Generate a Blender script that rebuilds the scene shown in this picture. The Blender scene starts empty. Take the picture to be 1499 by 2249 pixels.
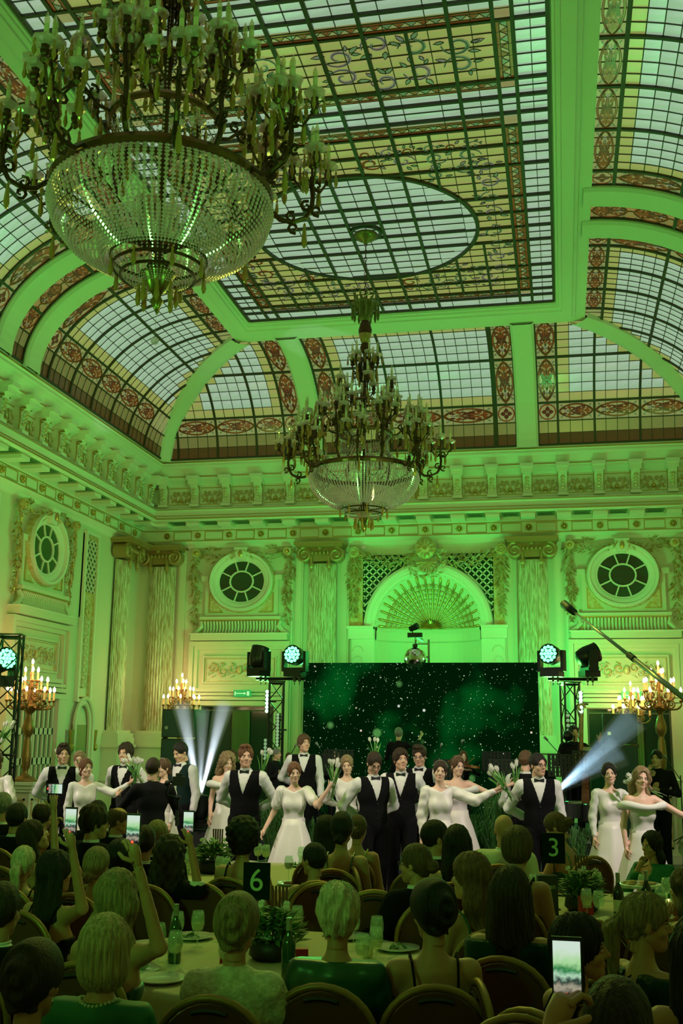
import bpy, math, random
import numpy as np
from mathutils import Matrix, Vector
from math import sin, cos, pi, radians, sqrt, atan2, hypot

SC = bpy.context.scene
COL = SC.collection
# ------------------------------------------------------------ camera
FPX, PCX, PCY = 2350.0, 749.5, 1124.5
def _d(px, py): return np.array([(px-PCX)/FPX, -(py-PCY)/FPX, -1.0])
def _n(v): return v/np.linalg.norm(v)
_yd = _n(_d(1237, 1621)); _xd = -_n(_d(-10900, 1475)); _xd = _n(_xd-_yd*_xd.dot(_yd)); _zd = np.cross(_xd, _yd)
RC = np.array([_xd, _yd, _zd]); CAM = np.array([0.0, 0.0, 2.0])
def ray(px, py): return RC @ _d(px, py)
def atY(px, py, Y): r = ray(px, py); return CAM+r*(Y/r[1])
def atX(px, py, X): r = ray(px, py); return CAM+r*(X/r[0])
def atZ(px, py, Z): r = ray(px, py); return CAM+r*((Z-2.0)/r[2])
def proj(p):
    c = RC.T @ (np.array(p, float)-CAM)
    return PCX-FPX*c[0]/c[2], PCY+FPX*c[1]/c[2]
cd = bpy.data.cameras.new('camera'); cam = bpy.data.objects.new('camera', cd); COL.objects.link(cam)
cd.sensor_fit = 'HORIZONTAL'; cd.sensor_width = 36.0; cd.lens = FPX/1499*36
M4 = Matrix([list(RC[0])+[CAM[0]], list(RC[1])+[CAM[1]], list(RC[2])+[CAM[2]], [0, 0, 0, 1]])
cam.matrix_world = M4; cd.clip_end = 200; SC.camera = cam
# ------------------------------------------------------------ view, world
SC.view_settings.view_transform = 'Standard'; SC.view_settings.look = 'None'
SC.view_settings.gamma = 1; SC.view_settings.use_curve_mapping = False; SC.view_settings.exposure = 0.0
W = bpy.data.worlds.new('night'); SC.world = W; W.use_nodes = True
W.node_tree.nodes['Background'].inputs[0].default_value = (0.01, 0.03, 0.01, 1); W.node_tree.nodes['Background'].inputs[1].default_value = 0.3
# ------------------------------------------------------------ lights of the room
GREEN = (0.15, 1.0, 0.13); YEL = (0.62, 1.0, 0.13); WARM = (1.0, 0.80, 0.42)
def lamp(name, kind, loc, energy, color, target=None, size=0.3, sizey=None, spot=None, blend=0.5, spread=None):
    l = bpy.data.lights.new(name, kind); l.energy = energy; l.color = color
    if kind == 'AREA':
        l.size = size
        if sizey: l.shape = 'RECTANGLE'; l.size_y = sizey
        if spread: l.spread = radians(spread)
    else: l.shadow_soft_size = size
    if kind == 'SPOT': l.spot_size = radians(spot); l.spot_blend = blend
    o = bpy.data.objects.new(name, l); COL.objects.link(o); o.location = loc
    if target is not None: o.rotation_euler = (Vector(target)-Vector(loc)).to_track_quat('-Z', 'Y').to_euler()
    return o
# green uplighters washing vault and cornice from the floor level behind and beside the guests
for i, (x, y, e, tx, ty, tz) in enumerate([(-5.6, 19.6, 330, -5.0, 13.0, 10), (-0.1, 19.6, 330, -0.8, 13.0, 10), (-8.3, 14.0, 300, -3.5, 16.0, 10), (2.8, 14.0, 300, -2.0, 16.0, 10),
                                       (-8.3, 5.0, 260, -4, 8.0, 10), (2.8, 5.0, 260, -1.5, 9.0, 10), (-3.0, 1.0, 300, -2.9, 14, 9.0)]):
    lamp('uplight_vault', 'SPOT', (x, y, 2.9), e*1.15, GREEN, (tx, ty, tz), 0.25, spot=130, blend=0.8)
# yellow-green wash on the far wall
lamp('wash_far_left', 'SPOT', (-6.0, 9.0, 3.6), 430, YEL, (-6.6, 23.0, 5.2), 0.4, spot=64, blend=0.8)
lamp('wash_far_right', 'SPOT', (0.6, 9.0, 3.6), 430, YEL, (0.9, 23.0, 5.2), 0.4, spot=64, blend=0.8)
lamp('wash_left_wall', 'SPOT', (0.5, 12.0, 3.4), 430, (0.72, 1.0, 0.28), (-9.6, 18.5, 4.2), 0.4, spot=70, blend=0.9)
# warm white front light on the dancers, from lamps high at both side walls and over the hall
lamp('front_light_left', 'SPOT', (-8.8, 10.6, 4.2), 620, (1.0, 0.80, 0.74), (-4.2, 13.6, 1.2), 0.12, spot=62, blend=0.6)
lamp('front_light_right', 'SPOT', (3.0, 10.6, 4.2), 620, (1.0, 0.80, 0.80), (-1.0, 13.6, 1.2), 0.12, spot=62, blend=0.6)
lamp('front_light_top', 'SPOT', (-2.9, 9.2, 6.6), 700, (1.0, 0.80, 0.76), (-2.9, 13.9, 1.1), 0.12, spot=56, blend=0.5)
# yellow-green back light over the tables, from above the stage edge
lamp('table_glow', 'AREA', (-2.9, 11.6, 6.2), 120, (0.80, 1.0, 0.10), (-2.7, 6.4, 0.9), 4.0, 1.2)
# ------------------------------------------------------------ materials
MATS = {}
def mat(name, col, rough=0.6, metal=0.0, emit=None, es=1.0, noise=None, bump=None, trans=0.0, spec=None, alpha=None, coat=0):
    """principled material; noise=(scale, amount, colour2, stretch) ; bump=(scale, strength)"""
    if name in MATS: return MATS[name]
    m = bpy.data.materials.new(name); m.use_nodes = True; nt = m.node_tree; b = nt.nodes['Principled BSDF']
    b.inputs['Base Color'].default_value = (*col, 1); b.inputs['Roughness'].default_value = rough; b.inputs['Metallic'].default_value = metal
    if trans: b.inputs['Transmission Weight'].default_value = trans
    if spec is not None: b.inputs['Specular IOR Level'].default_value = spec
    if alpha is not None: b.inputs['Alpha'].default_value = alpha
    if coat: b.inputs['Coat Weight'].default_value = coat
    if emit: b.inputs['Emission Color'].default_value = (*emit, 1); b.inputs['Emission Strength'].default_value = es
    if noise or bump:
        tc = nt.nodes.new('ShaderNodeTexCoord')
    if noise:
        sc, amt, c2, st = noise
        mp = nt.nodes.new('ShaderNodeMapping'); mp.inputs['Scale'].default_value = st
        nz = nt.nodes.new('ShaderNodeTexNoise'); nz.inputs['Scale'].default_value = sc; nz.inputs['Detail'].default_value = 4
        rp = nt.nodes.new('ShaderNodeValToRGB'); rp.color_ramp.elements[0].position = 0.5-amt; rp.color_ramp.elements[1].position = 0.5+amt
        rp.color_ramp.elements[0].color = (*col, 1); rp.color_ramp.elements[1].color = (*c2, 1)
        nt.links.new(tc.outputs['Object'], mp.inputs[0]); nt.links.new(mp.outputs[0], nz.inputs['Vector']); nt.links.new(nz.outputs['Fac'], rp.inputs[0])
        nt.links.new(rp.outputs[0], b.inputs['Base Color'])
        if emit: nt.links.new(rp.outputs[0], b.inputs['Emission Color'])
    if bump:
        n2 = nt.nodes.new('ShaderNodeTexNoise'); n2.inputs['Scale'].default_value = bump[0]; n2.inputs['Detail'].default_value = 3
        bp = nt.nodes.new('ShaderNodeBump'); bp.inputs['Strength'].default_value = bump[1]; bp.inputs['Distance'].default_value = 0.01
        if len(bump) > 2:
            m2 = nt.nodes.new('ShaderNodeMapping'); m2.inputs['Scale'].default_value = bump[2]; nt.links.new(tc.outputs['Object'], m2.inputs[0]); nt.links.new(m2.outputs[0], n2.inputs['Vector'])
        else: nt.links.new(tc.outputs['Object'], n2.inputs['Vector'])
        nt.links.new(n2.outputs['Fac'], bp.inputs['Height']); nt.links.new(bp.outputs[0], b.inputs['Normal'])
    MATS[name] = m; return m
def glassy(name, col, tf=0.5, rough=0.08):
    """thin crystal: part clear, part mirror-bright"""
    if name in MATS: return MATS[name]
    m = bpy.data.materials.new(name); m.use_nodes = True; nt = m.node_tree; nt.nodes.remove(nt.nodes['Principled BSDF'])
    t = nt.nodes.new('ShaderNodeBsdfTransparent'); t.inputs[0].default_value = (*[min(1, c*1.1) for c in col], 1)
    g = nt.nodes.new('ShaderNodeBsdfPrincipled'); g.inputs['Base Color'].default_value = (*col, 1); g.inputs['Roughness'].default_value = rough; g.inputs['Metallic'].default_value = 0.35; g.inputs['Specular IOR Level'].default_value = 1.0
    x = nt.nodes.new('ShaderNodeMixShader'); x.inputs[0].default_value = 1-tf
    nt.links.new(t.outputs[0], x.inputs[1]); nt.links.new(g.outputs[0], x.inputs[2]); nt.links.new(x.outputs[0], nt.nodes['Material Output'].inputs[0])
    MATS[name] = m; return m
PLA = mat('cream plaster', (0.72, 0.68, 0.55), 0.55, bump=(9, 0.08))
PLB = mat('cream wall plaster', (0.66, 0.60, 0.45), 0.6, bump=(6, 0.08))
GOLD = mat('gilding', (0.62, 0.40, 0.12), 0.32, 0.85, bump=(40, 0.15))
GOLP = mat('worn gilt relief', (0.66, 0.58, 0.36), 0.42, 0.25, noise=(14, 0.12, (0.60, 0.38, 0.12), (1, 1, 1)))
LEAD = mat('dark glazing bar', (0.045, 0.030, 0.012), 0.5)
BRON = mat('antique bronze', (0.11, 0.055, 0.022), 0.35, 0.8, bump=(60, 0.2))
BLK = mat('black', (0.006, 0.007, 0.007), 0.5)
DGRN = mat('dark green glass', (0.01, 0.05, 0.02), 0.15)
# backlit opalescent glass (it gives off light)
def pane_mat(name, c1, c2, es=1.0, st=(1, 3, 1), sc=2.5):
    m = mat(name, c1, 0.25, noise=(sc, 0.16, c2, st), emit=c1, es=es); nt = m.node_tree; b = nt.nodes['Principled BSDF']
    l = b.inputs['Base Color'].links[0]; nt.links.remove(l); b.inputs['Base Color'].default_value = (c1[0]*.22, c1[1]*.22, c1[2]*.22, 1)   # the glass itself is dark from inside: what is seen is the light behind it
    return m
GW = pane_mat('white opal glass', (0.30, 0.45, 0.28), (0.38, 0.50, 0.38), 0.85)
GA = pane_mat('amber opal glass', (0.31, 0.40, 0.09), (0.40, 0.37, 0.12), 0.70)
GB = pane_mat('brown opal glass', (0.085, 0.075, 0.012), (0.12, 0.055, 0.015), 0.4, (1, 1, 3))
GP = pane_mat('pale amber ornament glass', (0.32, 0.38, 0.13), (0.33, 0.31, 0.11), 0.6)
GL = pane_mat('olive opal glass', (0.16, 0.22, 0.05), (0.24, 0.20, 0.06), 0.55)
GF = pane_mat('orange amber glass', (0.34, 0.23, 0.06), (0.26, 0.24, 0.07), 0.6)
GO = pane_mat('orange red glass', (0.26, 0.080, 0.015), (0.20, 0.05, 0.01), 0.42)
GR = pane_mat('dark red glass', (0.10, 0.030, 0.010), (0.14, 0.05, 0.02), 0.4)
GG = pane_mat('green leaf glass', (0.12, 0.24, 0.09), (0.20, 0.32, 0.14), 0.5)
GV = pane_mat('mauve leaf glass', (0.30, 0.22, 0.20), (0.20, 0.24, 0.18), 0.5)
# ------------------------------------------------------------ mesh helpers
class MB:
    def __init__(s, xf=None): s.v = []; s.f = []; s.m = []; s.xf = xf; s.mi = 0
    def add(s, vs, fs, mi=None):
        o = len(s.v); xf = s.xf
        s.v.extend([tuple(xf(p)) for p in vs] if xf else [tuple(p) for p in vs])
        mi = s.mi if mi is None else mi
        s.f.extend([tuple(i+o for i in f) for f in fs]); s.m.extend([mi]*len(fs)); return s
    def box(s, a, b, mi=None):
        x0, y0, z0 = a; x1, y1, z1 = b
        return s.add([(x0,y0,z0),(x1,y0,z0),(x1,y1,z0),(x0,y1,z0),(x0,y0,z1),(x1,y0,z1),(x1,y1,z1),(x0,y1,z1)],
              [(0,3,2,1),(4,5,6,7),(0,1,5,4),(1,2,6,5),(2,3,7,6),(3,0,4,7)], mi)
    def bar(s, p, q, w, h, up=(0,0,1), mi=None):
        p = np.array(p, float); q = np.array(q, float); d = _n(q-p); u = np.array(up, float); sd = np.cross(d, u)
        if np.linalg.norm(sd) < 1e-5: sd = np.cross(d, (1,0,0))
        sd = _n(sd)*w/2; u = _n(np.cross(sd, d))*h/2; vs = []
        for c in (p, q):
            for a, b in ((-1,-1),(1,-1),(1,1),(-1,1)): vs.append(c+sd*a+u*b)
        return s.add(vs, [(0,1,2,3),(7,6,5,4),(0,4,5,1),(1,5,6,2),(2,6,7,3),(3,7,4,0)], mi)
    def tube(s, pts, r, n=6, mi=None, cap=True):
        pts = [np.array(p, float) for p in pts]; N = len(pts)
        rs = r if hasattr(r, '__len__') else [r]*N
        vs = []; pu = None
        for i, p in enumerate(pts):
            d = pts[min(i+1, N-1)]-pts[max(i-1, 0)]; L = np.linalg.norm(d); d = d/L if L > 1e-9 else np.array([0,0,1.])
            if pu is None:
                a = np.array([0,0,1.]) if abs(d[2]) < .9 else np.array([1.,0,0]); pu = _n(np.cross(d, a))
            else:
                pu = pu-d*pu.dot(d); pu = _n(pu) if np.linalg.norm(pu) > 1e-6 else _n(np.cross(d, (0.3, 0.5, 0.8)))
            w = np.cross(d, pu)
            for k in range(n):
                a = 2*pi*k/n; vs.append(p+(pu*cos(a)+w*sin(a))*rs[i])
        fs = [(i*n+k, i*n+(k+1) % n, (i+1)*n+(k+1) % n, (i+1)*n+k) for i in range(N-1) for k in range(n)]
        if cap: fs += [tuple(range(n-1, -1, -1)), tuple(range((N-1)*n, N*n))]
        return s.add(vs, fs, mi)
    def lathe(s, prof, n=12, c=(0,0,0), mi=None, cap=True, wav=None):
        vs = []
        for r, z in prof:
            for k in range(n):
                a = 2*pi*k/n; rr = r*(1+(wav(a, z) if wav else 0)); vs.append((c[0]+rr*cos(a), c[1]+rr*sin(a), c[2]+z))
        N = len(prof)
        fs = [(i*n+k, i*n+(k+1) % n, (i+1)*n+(k+1) % n, (i+1)*n+k) for i in range(N-1) for k in range(n)]
        if cap: fs += [tuple(range(n-1, -1, -1)), tuple(range((N-1)*n, N*n))]
        return s.add(vs, fs, mi)
    def ball(s, c, r, n=6, m=4, mi=None):
        rx, ry, rz = (r, r, r) if not hasattr(r, '__len__') else r
        vs = [(c[0], c[1], c[2]-rz)]
        for j in range(1, m):
            t = -pi/2+pi*j/m
            for k in range(n):
                a = 2*pi*k/n; vs.append((c[0]+rx*cos(t)*cos(a), c[1]+ry*cos(t)*sin(a), c[2]+rz*sin(t)))
        vs.append((c[0], c[1], c[2]+rz)); T = len(vs)-1
        fs = [(0, 1+(k+1) % n, 1+k) for k in range(n)]
        for j in range(m-2):
            o = 1+j*n
            fs += [(o+k, o+(k+1) % n, o+n+(k+1) % n, o+n+k) for k in range(n)]
        o = 1+(m-2)*n; fs += [(o+k, o+(k+1) % n, T) for k in range(n)]
        return s.add(vs, fs, mi)
    def prism(s, poly, h0, h1, mi=None):   # polygon in xy extruded in z
        n = len(poly)
        vs = [(p[0], p[1], h0) for p in poly]+[(p[0], p[1], h1) for p in poly]
        fs = [tuple(range(n-1, -1, -1)), tuple(range(n, 2*n))]+[(k, (k+1) % n, n+(k+1) % n, n+k) for k in range(n)]
        return s.add(vs, fs, mi)
    def ribbon(s, pts, w, h0, h1, mi=None):   # flat strip along 2D polyline, extruded h0..h1
        N = len(pts); L = []; R = []
        for i, p in enumerate(pts):
            a = pts[max(i-1, 0)]; b = pts[min(i+1, N-1)]; dx, dy = b[0]-a[0], b[1]-a[1]; q = hypot(dx, dy) or 1
            ww = (w[i] if hasattr(w, '__len__') else w)/2
            L.append((p[0]-dy/q*ww, p[1]+dx/q*ww)); R.append((p[0]+dy/q*ww, p[1]-dx/q*ww))
        vs = []
        for i in range(N): vs += [(*L[i], h0), (*R[i], h0), (*R[i], h1), (*L[i], h1)]
        fs = []
        for i in range(N-1):
            o = 4*i
            for k in range(4): fs.append((o+k, o+(k+1) % 4, o+4+(k+1) % 4, o+4+k))
        return s.add(vs, fs, mi)
    def mesh(s, name, mats, smooth=False):
        me = bpy.data.meshes.new(name); me.from_pydata(s.v, [], s.f); me.update()
        for m in (mats if isinstance(mats, (list, tuple)) else [mats]): me.materials.append(m)
        if any(s.m): me.polygons.foreach_set('material_index', s.m)
        if smooth: me.polygons.foreach_set('use_smooth', [True]*len(s.f))
        return me
    def build(s, name, mats, parent=None, smooth=False, loc=None):
        return link(name, s.mesh(name, mats, smooth), parent, loc)
def link(name, me, parent=None, loc=None, rot=None, scale=None):
    o = bpy.data.objects.new(name, me); COL.objects.link(o)
    if parent is not None: o.parent = parent
    if loc is not None: o.location = loc
    if rot is not None: o.rotation_euler = rot
    if scale is not None: o.scale = scale
    return o
def tag(o, label=None, cat=None, group=None, kind=None):
    if label: o['label'] = label
    if cat: o['category'] = cat
    if group: o['group'] = group
    if kind: o['kind'] = kind
    return o
def thing(name, label, cat, loc=(0,0,0), rz=0.0, group=None):
    o = bpy.data.objects.new(name, None); COL.objects.link(o); o.location = loc; o.rotation_euler = (0, 0, rz); o.empty_display_size = 0.1
    return tag(o, label, cat, group)
def struct(name, label=None):
    o = bpy.data.objects.new(name, None); COL.objects.link(o); tag(o, label, None, None, 'structure'); return o
def copy_tree(o, parent=None):
    c = o.copy(); COL.objects.link(c)
    if parent is not None: c.parent = parent
    for ch in o.children: copy_tree(ch, c)
    return c
def spiral(cx, cy, r0, r1, a0, turns, n=14):
    return [(cx+(r0+(r1-r0)*t)*cos(a0+2*pi*turns*t), cy+(r0+(r1-r0)*t)*sin(a0+2*pi*turns*t)) for t in np.linspace(0, 1, n)]
def leafpts(x, y, a, L, w):
    c, s_ = cos(a), sin(a)
    return [(x+c*u*L-s_*v*w, y+s_*u*L+c*v*w) for u, v in ((0,0),(.3,-.5),(.65,-.42),(1,0),(.65,.42),(.3,.5))]
def circ(cx, cy, rx, ry=None, n=24, a0=0, a1=2*pi):
    ry = ry or rx
    return [(cx+rx*cos(a), cy+ry*sin(a)) for a in np.linspace(a0, a1, n+1)]
# ============================================================ ROOM SHELL
XL, XR, YB, YF = -9.62, 3.90, 23.3, -0.5
XC, YC = -2.87, 11.40
H = 9.96
def FB(p): return (p[0], YB-p[1], p[2])            # back wall frame: x along, d out of wall, z
def FL(p): return (XL+p[1], p[0], p[2])            # left wall frame: s = Y
def FR(p): return (XR-p[1], p[0], p[2])
def FF(p): return (p[0], YF+p[1], p[2])
FLOOR = mat('dark wood parquet', (0.10, 0.075, 0.045), 0.35, noise=(3, 0.2, (0.06, 0.045, 0.03), (6, 1, 1)))
tag(MB().box((XL-.3, YF-.3, -.2), (XR+.3, YB+.9, 0)).build('floor', FLOOR), kind='structure')
wl = tag(MB(FL).box((YF-.3, -.3, 0), (YB+.3, 0, 8.1)).build('wall_left', PLB), kind='structure')
wr = tag(MB(FR).box((YF-.3, -.3, 0), (YB+.3, 0, 8.1)).build('wall_right', PLB), kind='structure')
wf = tag(MB(FF).box((XL-.3, -.3, 0), (XR+.3, 0, 8.1)).build('wall_front', PLB), kind='structure')
NX, NZ = atY(939, 1376, 23.3)[0], atY(939, 1376, 23.3)[2]; NR = 1.17
wb = MB(FB)
wb.box((XL-.3, -.3, 0), (NX-NR, 0, 8.1)); wb.box((NX+NR, -.3, 0), (XR+.3, 0, 8.1))
arch = [(NX+NR*cos(a), NZ+NR*sin(a)) for a in np.linspace(0, pi, 25)]
for i in range(24):
    (x0, z0), (x1, z1) = arch[i], arch[i+1]
    wb.add([(x0,0,z0),(x1,0,z1),(x1,0,8.1),(x0,0,8.1),(x0,-.3,z0),(x1,-.3,z1),(x1,-.3,8.1),(x0,-.3,8.1)], [(0,1,2,3),(0,4,5,1),(7,6,5,4)])
wbo = tag(wb.build('wall_back', PLB), kind='structure')
# ---- outer shell above the glass keeps the roof closed
tag(MB().box((XL-.5, YF-.5, 10.45), (XR+.5, YB+.5, 10.55)).build('ceiling', mat('dark roof void', (0.03, 0.03, 0.03), 0.9)), kind='structure')
# ============================================================ ENTABLATURE
def loop_profile(mb, prof, mi=0):
    vs = []; n = len(prof)
    for d, z in prof: vs += [(XL+d, YF+d, z), (XR-d, YF+d, z), (XR-d, YB-d, z), (XL+d, YB-d, z)]
    fs = [(i*4+k, i*4+(k+1) % 4, (i+1)*4+(k+1) % 4, (i+1)*4+k) for i in range(n-1) for k in range(4)]
    mb.add(vs, fs, mi)
tr = MB()
prof = [(.0, 8.12), (.80, 8.12), (.80, 8.05), (.77, 8.03), (.77, 7.98), (.70, 7.93), (.64, 7.85), (.60, 7.80), (.60, 7.76), (.56, 7.74), (.56, 7.70), (.42, 7.64), (.40, 7.62),
        (.38, 7.60), (.38, 7.12), (.42, 7.08), (.50, 7.07), (.50, 7.04), (.63, 7.02), (.63, 6.98), (.60, 6.96), (.60, 6.83), (.66, 6.80), (.66, 6.75), (.60, 6.72), (.20, 6.72),
        (.20, 6.62), (.16, 6.60), (.16, 6.34), (.12, 6.31), (.06, 6.27), (.04, 6.20), (0, 6.18)]
loop_profile(tr, prof)
ent = tag(tr.build('trim_1', PLA), 'cream entablature with gilded lines running round the room under the vault', kind='structure')
gl = MB()
for d, z, t in [(.81, 8.06, .012), (.61, 7.77, .012), (.385, 7.55, .008), (.385, 7.16, .008), (.635, 7.0, .008), (.61, 6.86, .008), (.67, 6.78, .012), (.17, 6.59, .008), (.17, 6.35, .008)]:
    loop_profile(gl, [(d-.01, z+t), (d+.003, z+t), (d+.003, z-t), (d-.01, z-t)])
gl.build('gilt_line', GOLD, ent)
# consoles on the frieze, modillions on the soffit, rosettes: shared meshes
def console_mesh():
    mb = MB(lambda p: (p[0]*1.05, p[1]*1.5, p[2]))
    mb.box((-.105, 0, .0), (.105, .13, .06)); mb.box((-.12, 0, .50), (.12, .20, .60)); mb.box((-.135, 0, .60), (.135, .26, .68))
    side = [(0, .06), (.07, .06), (.09, .12), (.08, .25), (.10, .38), (.15, .46), (.15, .50), (0, .50)]
    for k in range(1):
        vs = [(-.09, y, z) for y, z in side]+[(.09, y, z) for y, z in side]; n = len(side)
        mb.add(vs, [tuple(range(n-1, -1, -1)), tuple(range(n, 2*n))]+[(i, (i+1) % n, n+(i+1) % n, n+i) for i in range(n)])
    for sx in (-1, 1):
        mb.tube([(sx*.095, .075+.012*sin(q*3), .06+q*.40) for q in np.linspace(0, 1, 8)]+[(sx*.095, .12+.035*cos(a), .44+.035*sin(a)) for a in np.linspace(0, 5, 8)], .010, 4, mi=1)
    for q in range(4): mb.ball((0, .11+.01*q, .17+.07*q), (.05, .02, .032), 6, 4, mi=2)
    return mb
def relief_mesh(w, h, seed=0, gold=1):
    """symmetric acanthus scroll relief on a panel w x h in the x/z plane, rising along y"""
    rnd = random.Random(seed); mb = MB()
    fx = lambda P, y=.012: [(a, y, b) for a, b in P]
    for sx in (-1, 1):
        mb.tube(fx(spiral(sx*w*.36, h*.05, h*.26, h*.04, pi/2, sx*1.25, 16)), [.016]*10+[.013, .012, .010, .009, .008, .012], 5)
        mb.tube(fx([(sx*w*.36*(1-t), h*(.31-.55*sin(t*pi/1.4))) for t in np.linspace(0, 1, 9)]), .013, 5)
        mb.tube(fx(spiral(sx*w*.14, h*.22, h*.13, h*.02, -pi/2, -sx*1.1, 12)), .010, 5, mi=gold)
        for q in range(7):
            t = q/6; x = sx*w*(.40-.34*t); z = h*(-.28+.10*sin(t*6)); a = rnd.uniform(0, 6.3)
            mb.ball((x, .01, z), (.030+.012*rnd.random(), .014, .018), 6, 3, mi=gold if q % 3 == 0 else 0)
    mb.ball((0, .015, -h*.18), (.05, .025, .04), 6, 4, mi=gold); mb.ball((0, .015, h*.02), (.028, .018, .05), 6, 4)
    return mb
cm = console_mesh().mesh('console', [PLA, GOLD, GOLP]); rm = relief_mesh(.52, .40).mesh('frieze_relief', [GOLP, GOLD], True)
mm = MB().box((-.15, -.21, -.10), (.15, .21, 0)).box((-.165, -.23, -.02), (.165, .225, .0)).mesh('modillion', PLA)
mgl = MB().box((-.168, -.232, -.028), (.168, .228, -.02)).mesh('modillion_gilding', GOLD)
gr = MB()
gr.box((-.155, -.16, 0), (.155, .16, .004), 1)
for q in range(9): gr.box((-.15+.036*q, -.155, -.004), (-.135+.036*q, .155, 0), 0)
gr.box((-.19, -.19, -.012), (-.155, .19, .004)); gr.box((.155, -.19, -.012), (.19, .19, .004)); gr.box((-.155, .16, -.012), (.155, .19, .004)); gr.box((-.155, -.19, -.012), (.155, -.16, .004))
grm = gr.mesh('soffit_grille', [mat('grille green metal', (0.10, 0.20, 0.08), 0.5), BLK])
rs = MB()
rs.ball((0, .05, 0), (.035, .035, .035), 8, 5, mi=0)
for k in range(8):
    a = k*pi/4; rs.ball((.055*cos(a), .03, .055*sin(a)), (.026, .03, .026), 6, 4, mi=0)
rsm = rs.mesh('rosette', [GOLD], True)
fp = MB()
for x0, x1, z0, z1 in ((-.22, .22, .085, .10), (-.22, .22, -.10, -.085), (-.22, -.205, -.10, .10), (.205, .22, -.10, .10)): fp.box((x0, -.002, z0), (x1, .008, z1))
fpm = fp.mesh('gilt_panel_frame', GOLD)
SP = .757
def run(frame_rot, a0, a1, place, vis=lambda s: True):
    n = int(round((a1-a0)/SP)); st = (a1-a0)/n
    for i in range(n+1):
        s = a0+st*i
        if not vis(s): continue
        if 0 < i < n or True:
            link('console', cm, ent, place(s, .38, 7.08), (0, 0, frame_rot)); 
            link('modillion', mm, ent, place(s, .41, 6.72), (0, 0, frame_rot)); link('gilt_strip', mgl, ent, place(s, .41, 6.72), (0, 0, frame_rot))
            link('rosette', rsm, ent, place(s, .16, 6.47), (0, 0, frame_rot))
        if i < n:
            s2 = s+st/2
            link('frieze_relief', rm, ent, place(s2, .385, 7.34), (0, 0, frame_rot))
            link('soffit_grille', grm, ent, place(s2, .42, 6.715), (0, 0, frame_rot))
            link('panel_frame', fpm, ent, place(s2, .163, 6.47), (0, 0, frame_rot))
run(pi, XL+.75, XR-.75, lambda s, d, z: FB((s, d, z)))
run(-pi/2, YF+8.0, YB-.75, lambda s, d, z: FL((s, d, z)), vis=lambda s: s > 13.5)
# ============================================================ VAULT (coves)
RX, RZ, ZS = 2.58, 1.89, 8.07
def cove_pt(side, s, ph, off=0.0):
    """side 0 back, 1 left, 2 right; s along wall; ph arc angle; off inward offset"""
    c, sn = cos(ph), sin(ph)
    nd, nz = c/RX, -sn/RZ; q = hypot(nd, nz); nd /= q; nz /= q      # inward normal (towards room)
    d = .8+RX*(1-c)+off*nd*1.0; z = ZS+RZ*sn+off*nz
    return (FB, FL, FR, FF)[side]((s, d, z))
PH = [0.03, .163, .296, .498, 1.01, 1.5355]
# groin limits: at arc angle ph the back cove spans XL+.8+RX(1-c) .. XR-.8-RX(1-c)
def cov_d(ph): return .8+RX*(1-cos(ph))
def orn_panel(mb, m, flip=False):
    """vesica-and-palmette stained glass panel drawn in unit square (u,v) -> m(u,v,h)"""
    def P(pts, w, mi, h1=.012):
        L = []
        N = len(pts)
        for i, p in enumerate(pts):
            a = pts[max(i-1, 0)]; b = pts[min(i+1, N-1)]; dx, dy = b[0]-a[0], b[1]-a[1]; q = hypot(dx, dy) or 1
            L.append(((p[0]-dy/q*w/2, p[1]+dx/q*w/2), (p[0]+dy/q*w/2, p[1]-dx/q*w/2)))
        vs = []
        for l, r in L: vs += [m(*l, h1), m(*r, h1)]
        mb.add(vs, [(2*i, 2*i+1, 2*i+3, 2*i+2) for i in range(N-1)], mi)
    def F(pts, mi, h1=.014): mb.add([m(a, b, h1) for a, b in pts], [tuple(range(len(pts)))], mi)
    for sg in (-1, 1):
        P([(t, .5+sg*.46*sin(pi*t)**.65) for t in np.linspace(0, 1, 13)], .085, 0)
        P([(t, .5+sg*.505*sin(pi*t)**.65) for t in np.linspace(0, 1, 13)], .020, 2, .016); P([(t, .5+sg*.405*sin(pi*t)**.65) for t in np.linspace(0, 1, 13)], .020, 2, .016)
        P([(u, .5+sg*v) for u, v in spiral(.36, .17, .12, .025, -pi/2, .95, 9)], .085, 1)
        P([(u, .5+sg*v) for u, v in spiral(.64, .19, .13, .03, pi/2, -.9, 9)], .085, 0)
        P([(.2, .5), (.3, .5+sg*.05), (.4, .5+sg*.05), (.5, .5+sg*.03), (.62, .5+sg*.06), (.8, .5)], .034, 2)
        for (u, v, a, L, w, mi) in ((.48, .06, 1.0, .30, .17, 1), (.52, .05, .3, .26, .15, 0), (.30, .14, 1.6, .20, .12, 0), (.70, .20, 1.2, .18, .12, 1), (.80, .10, .7, .18, .14, 0), (.22, .10, 2.2, .18, .13, 1), (.12, .30, 2.3, .12, .07, 3), (.88, .30, .8, .12, .07, 3)):
            F([(p, .5+sg*(q)) for p, q in leafpts(u, v, a, L, w)], mi)
        for cu in (.03, .97):
            P([(cu, .5+sg*.12), (cu+(.10 if cu < .5 else -.10), .5+sg*.30), (cu+(.02 if cu < .5 else -.02), .5+sg*.45)], .022, 2)
    F(leafpts(.14, .5, 0, .12, .10), 4); F(leafpts(.30, .5, 0, .13, .12), 0); F(leafpts(.72, .5, 0, .22, .20), 0); F(leafpts(.46, .5, 0, .16, .16), 1)
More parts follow.
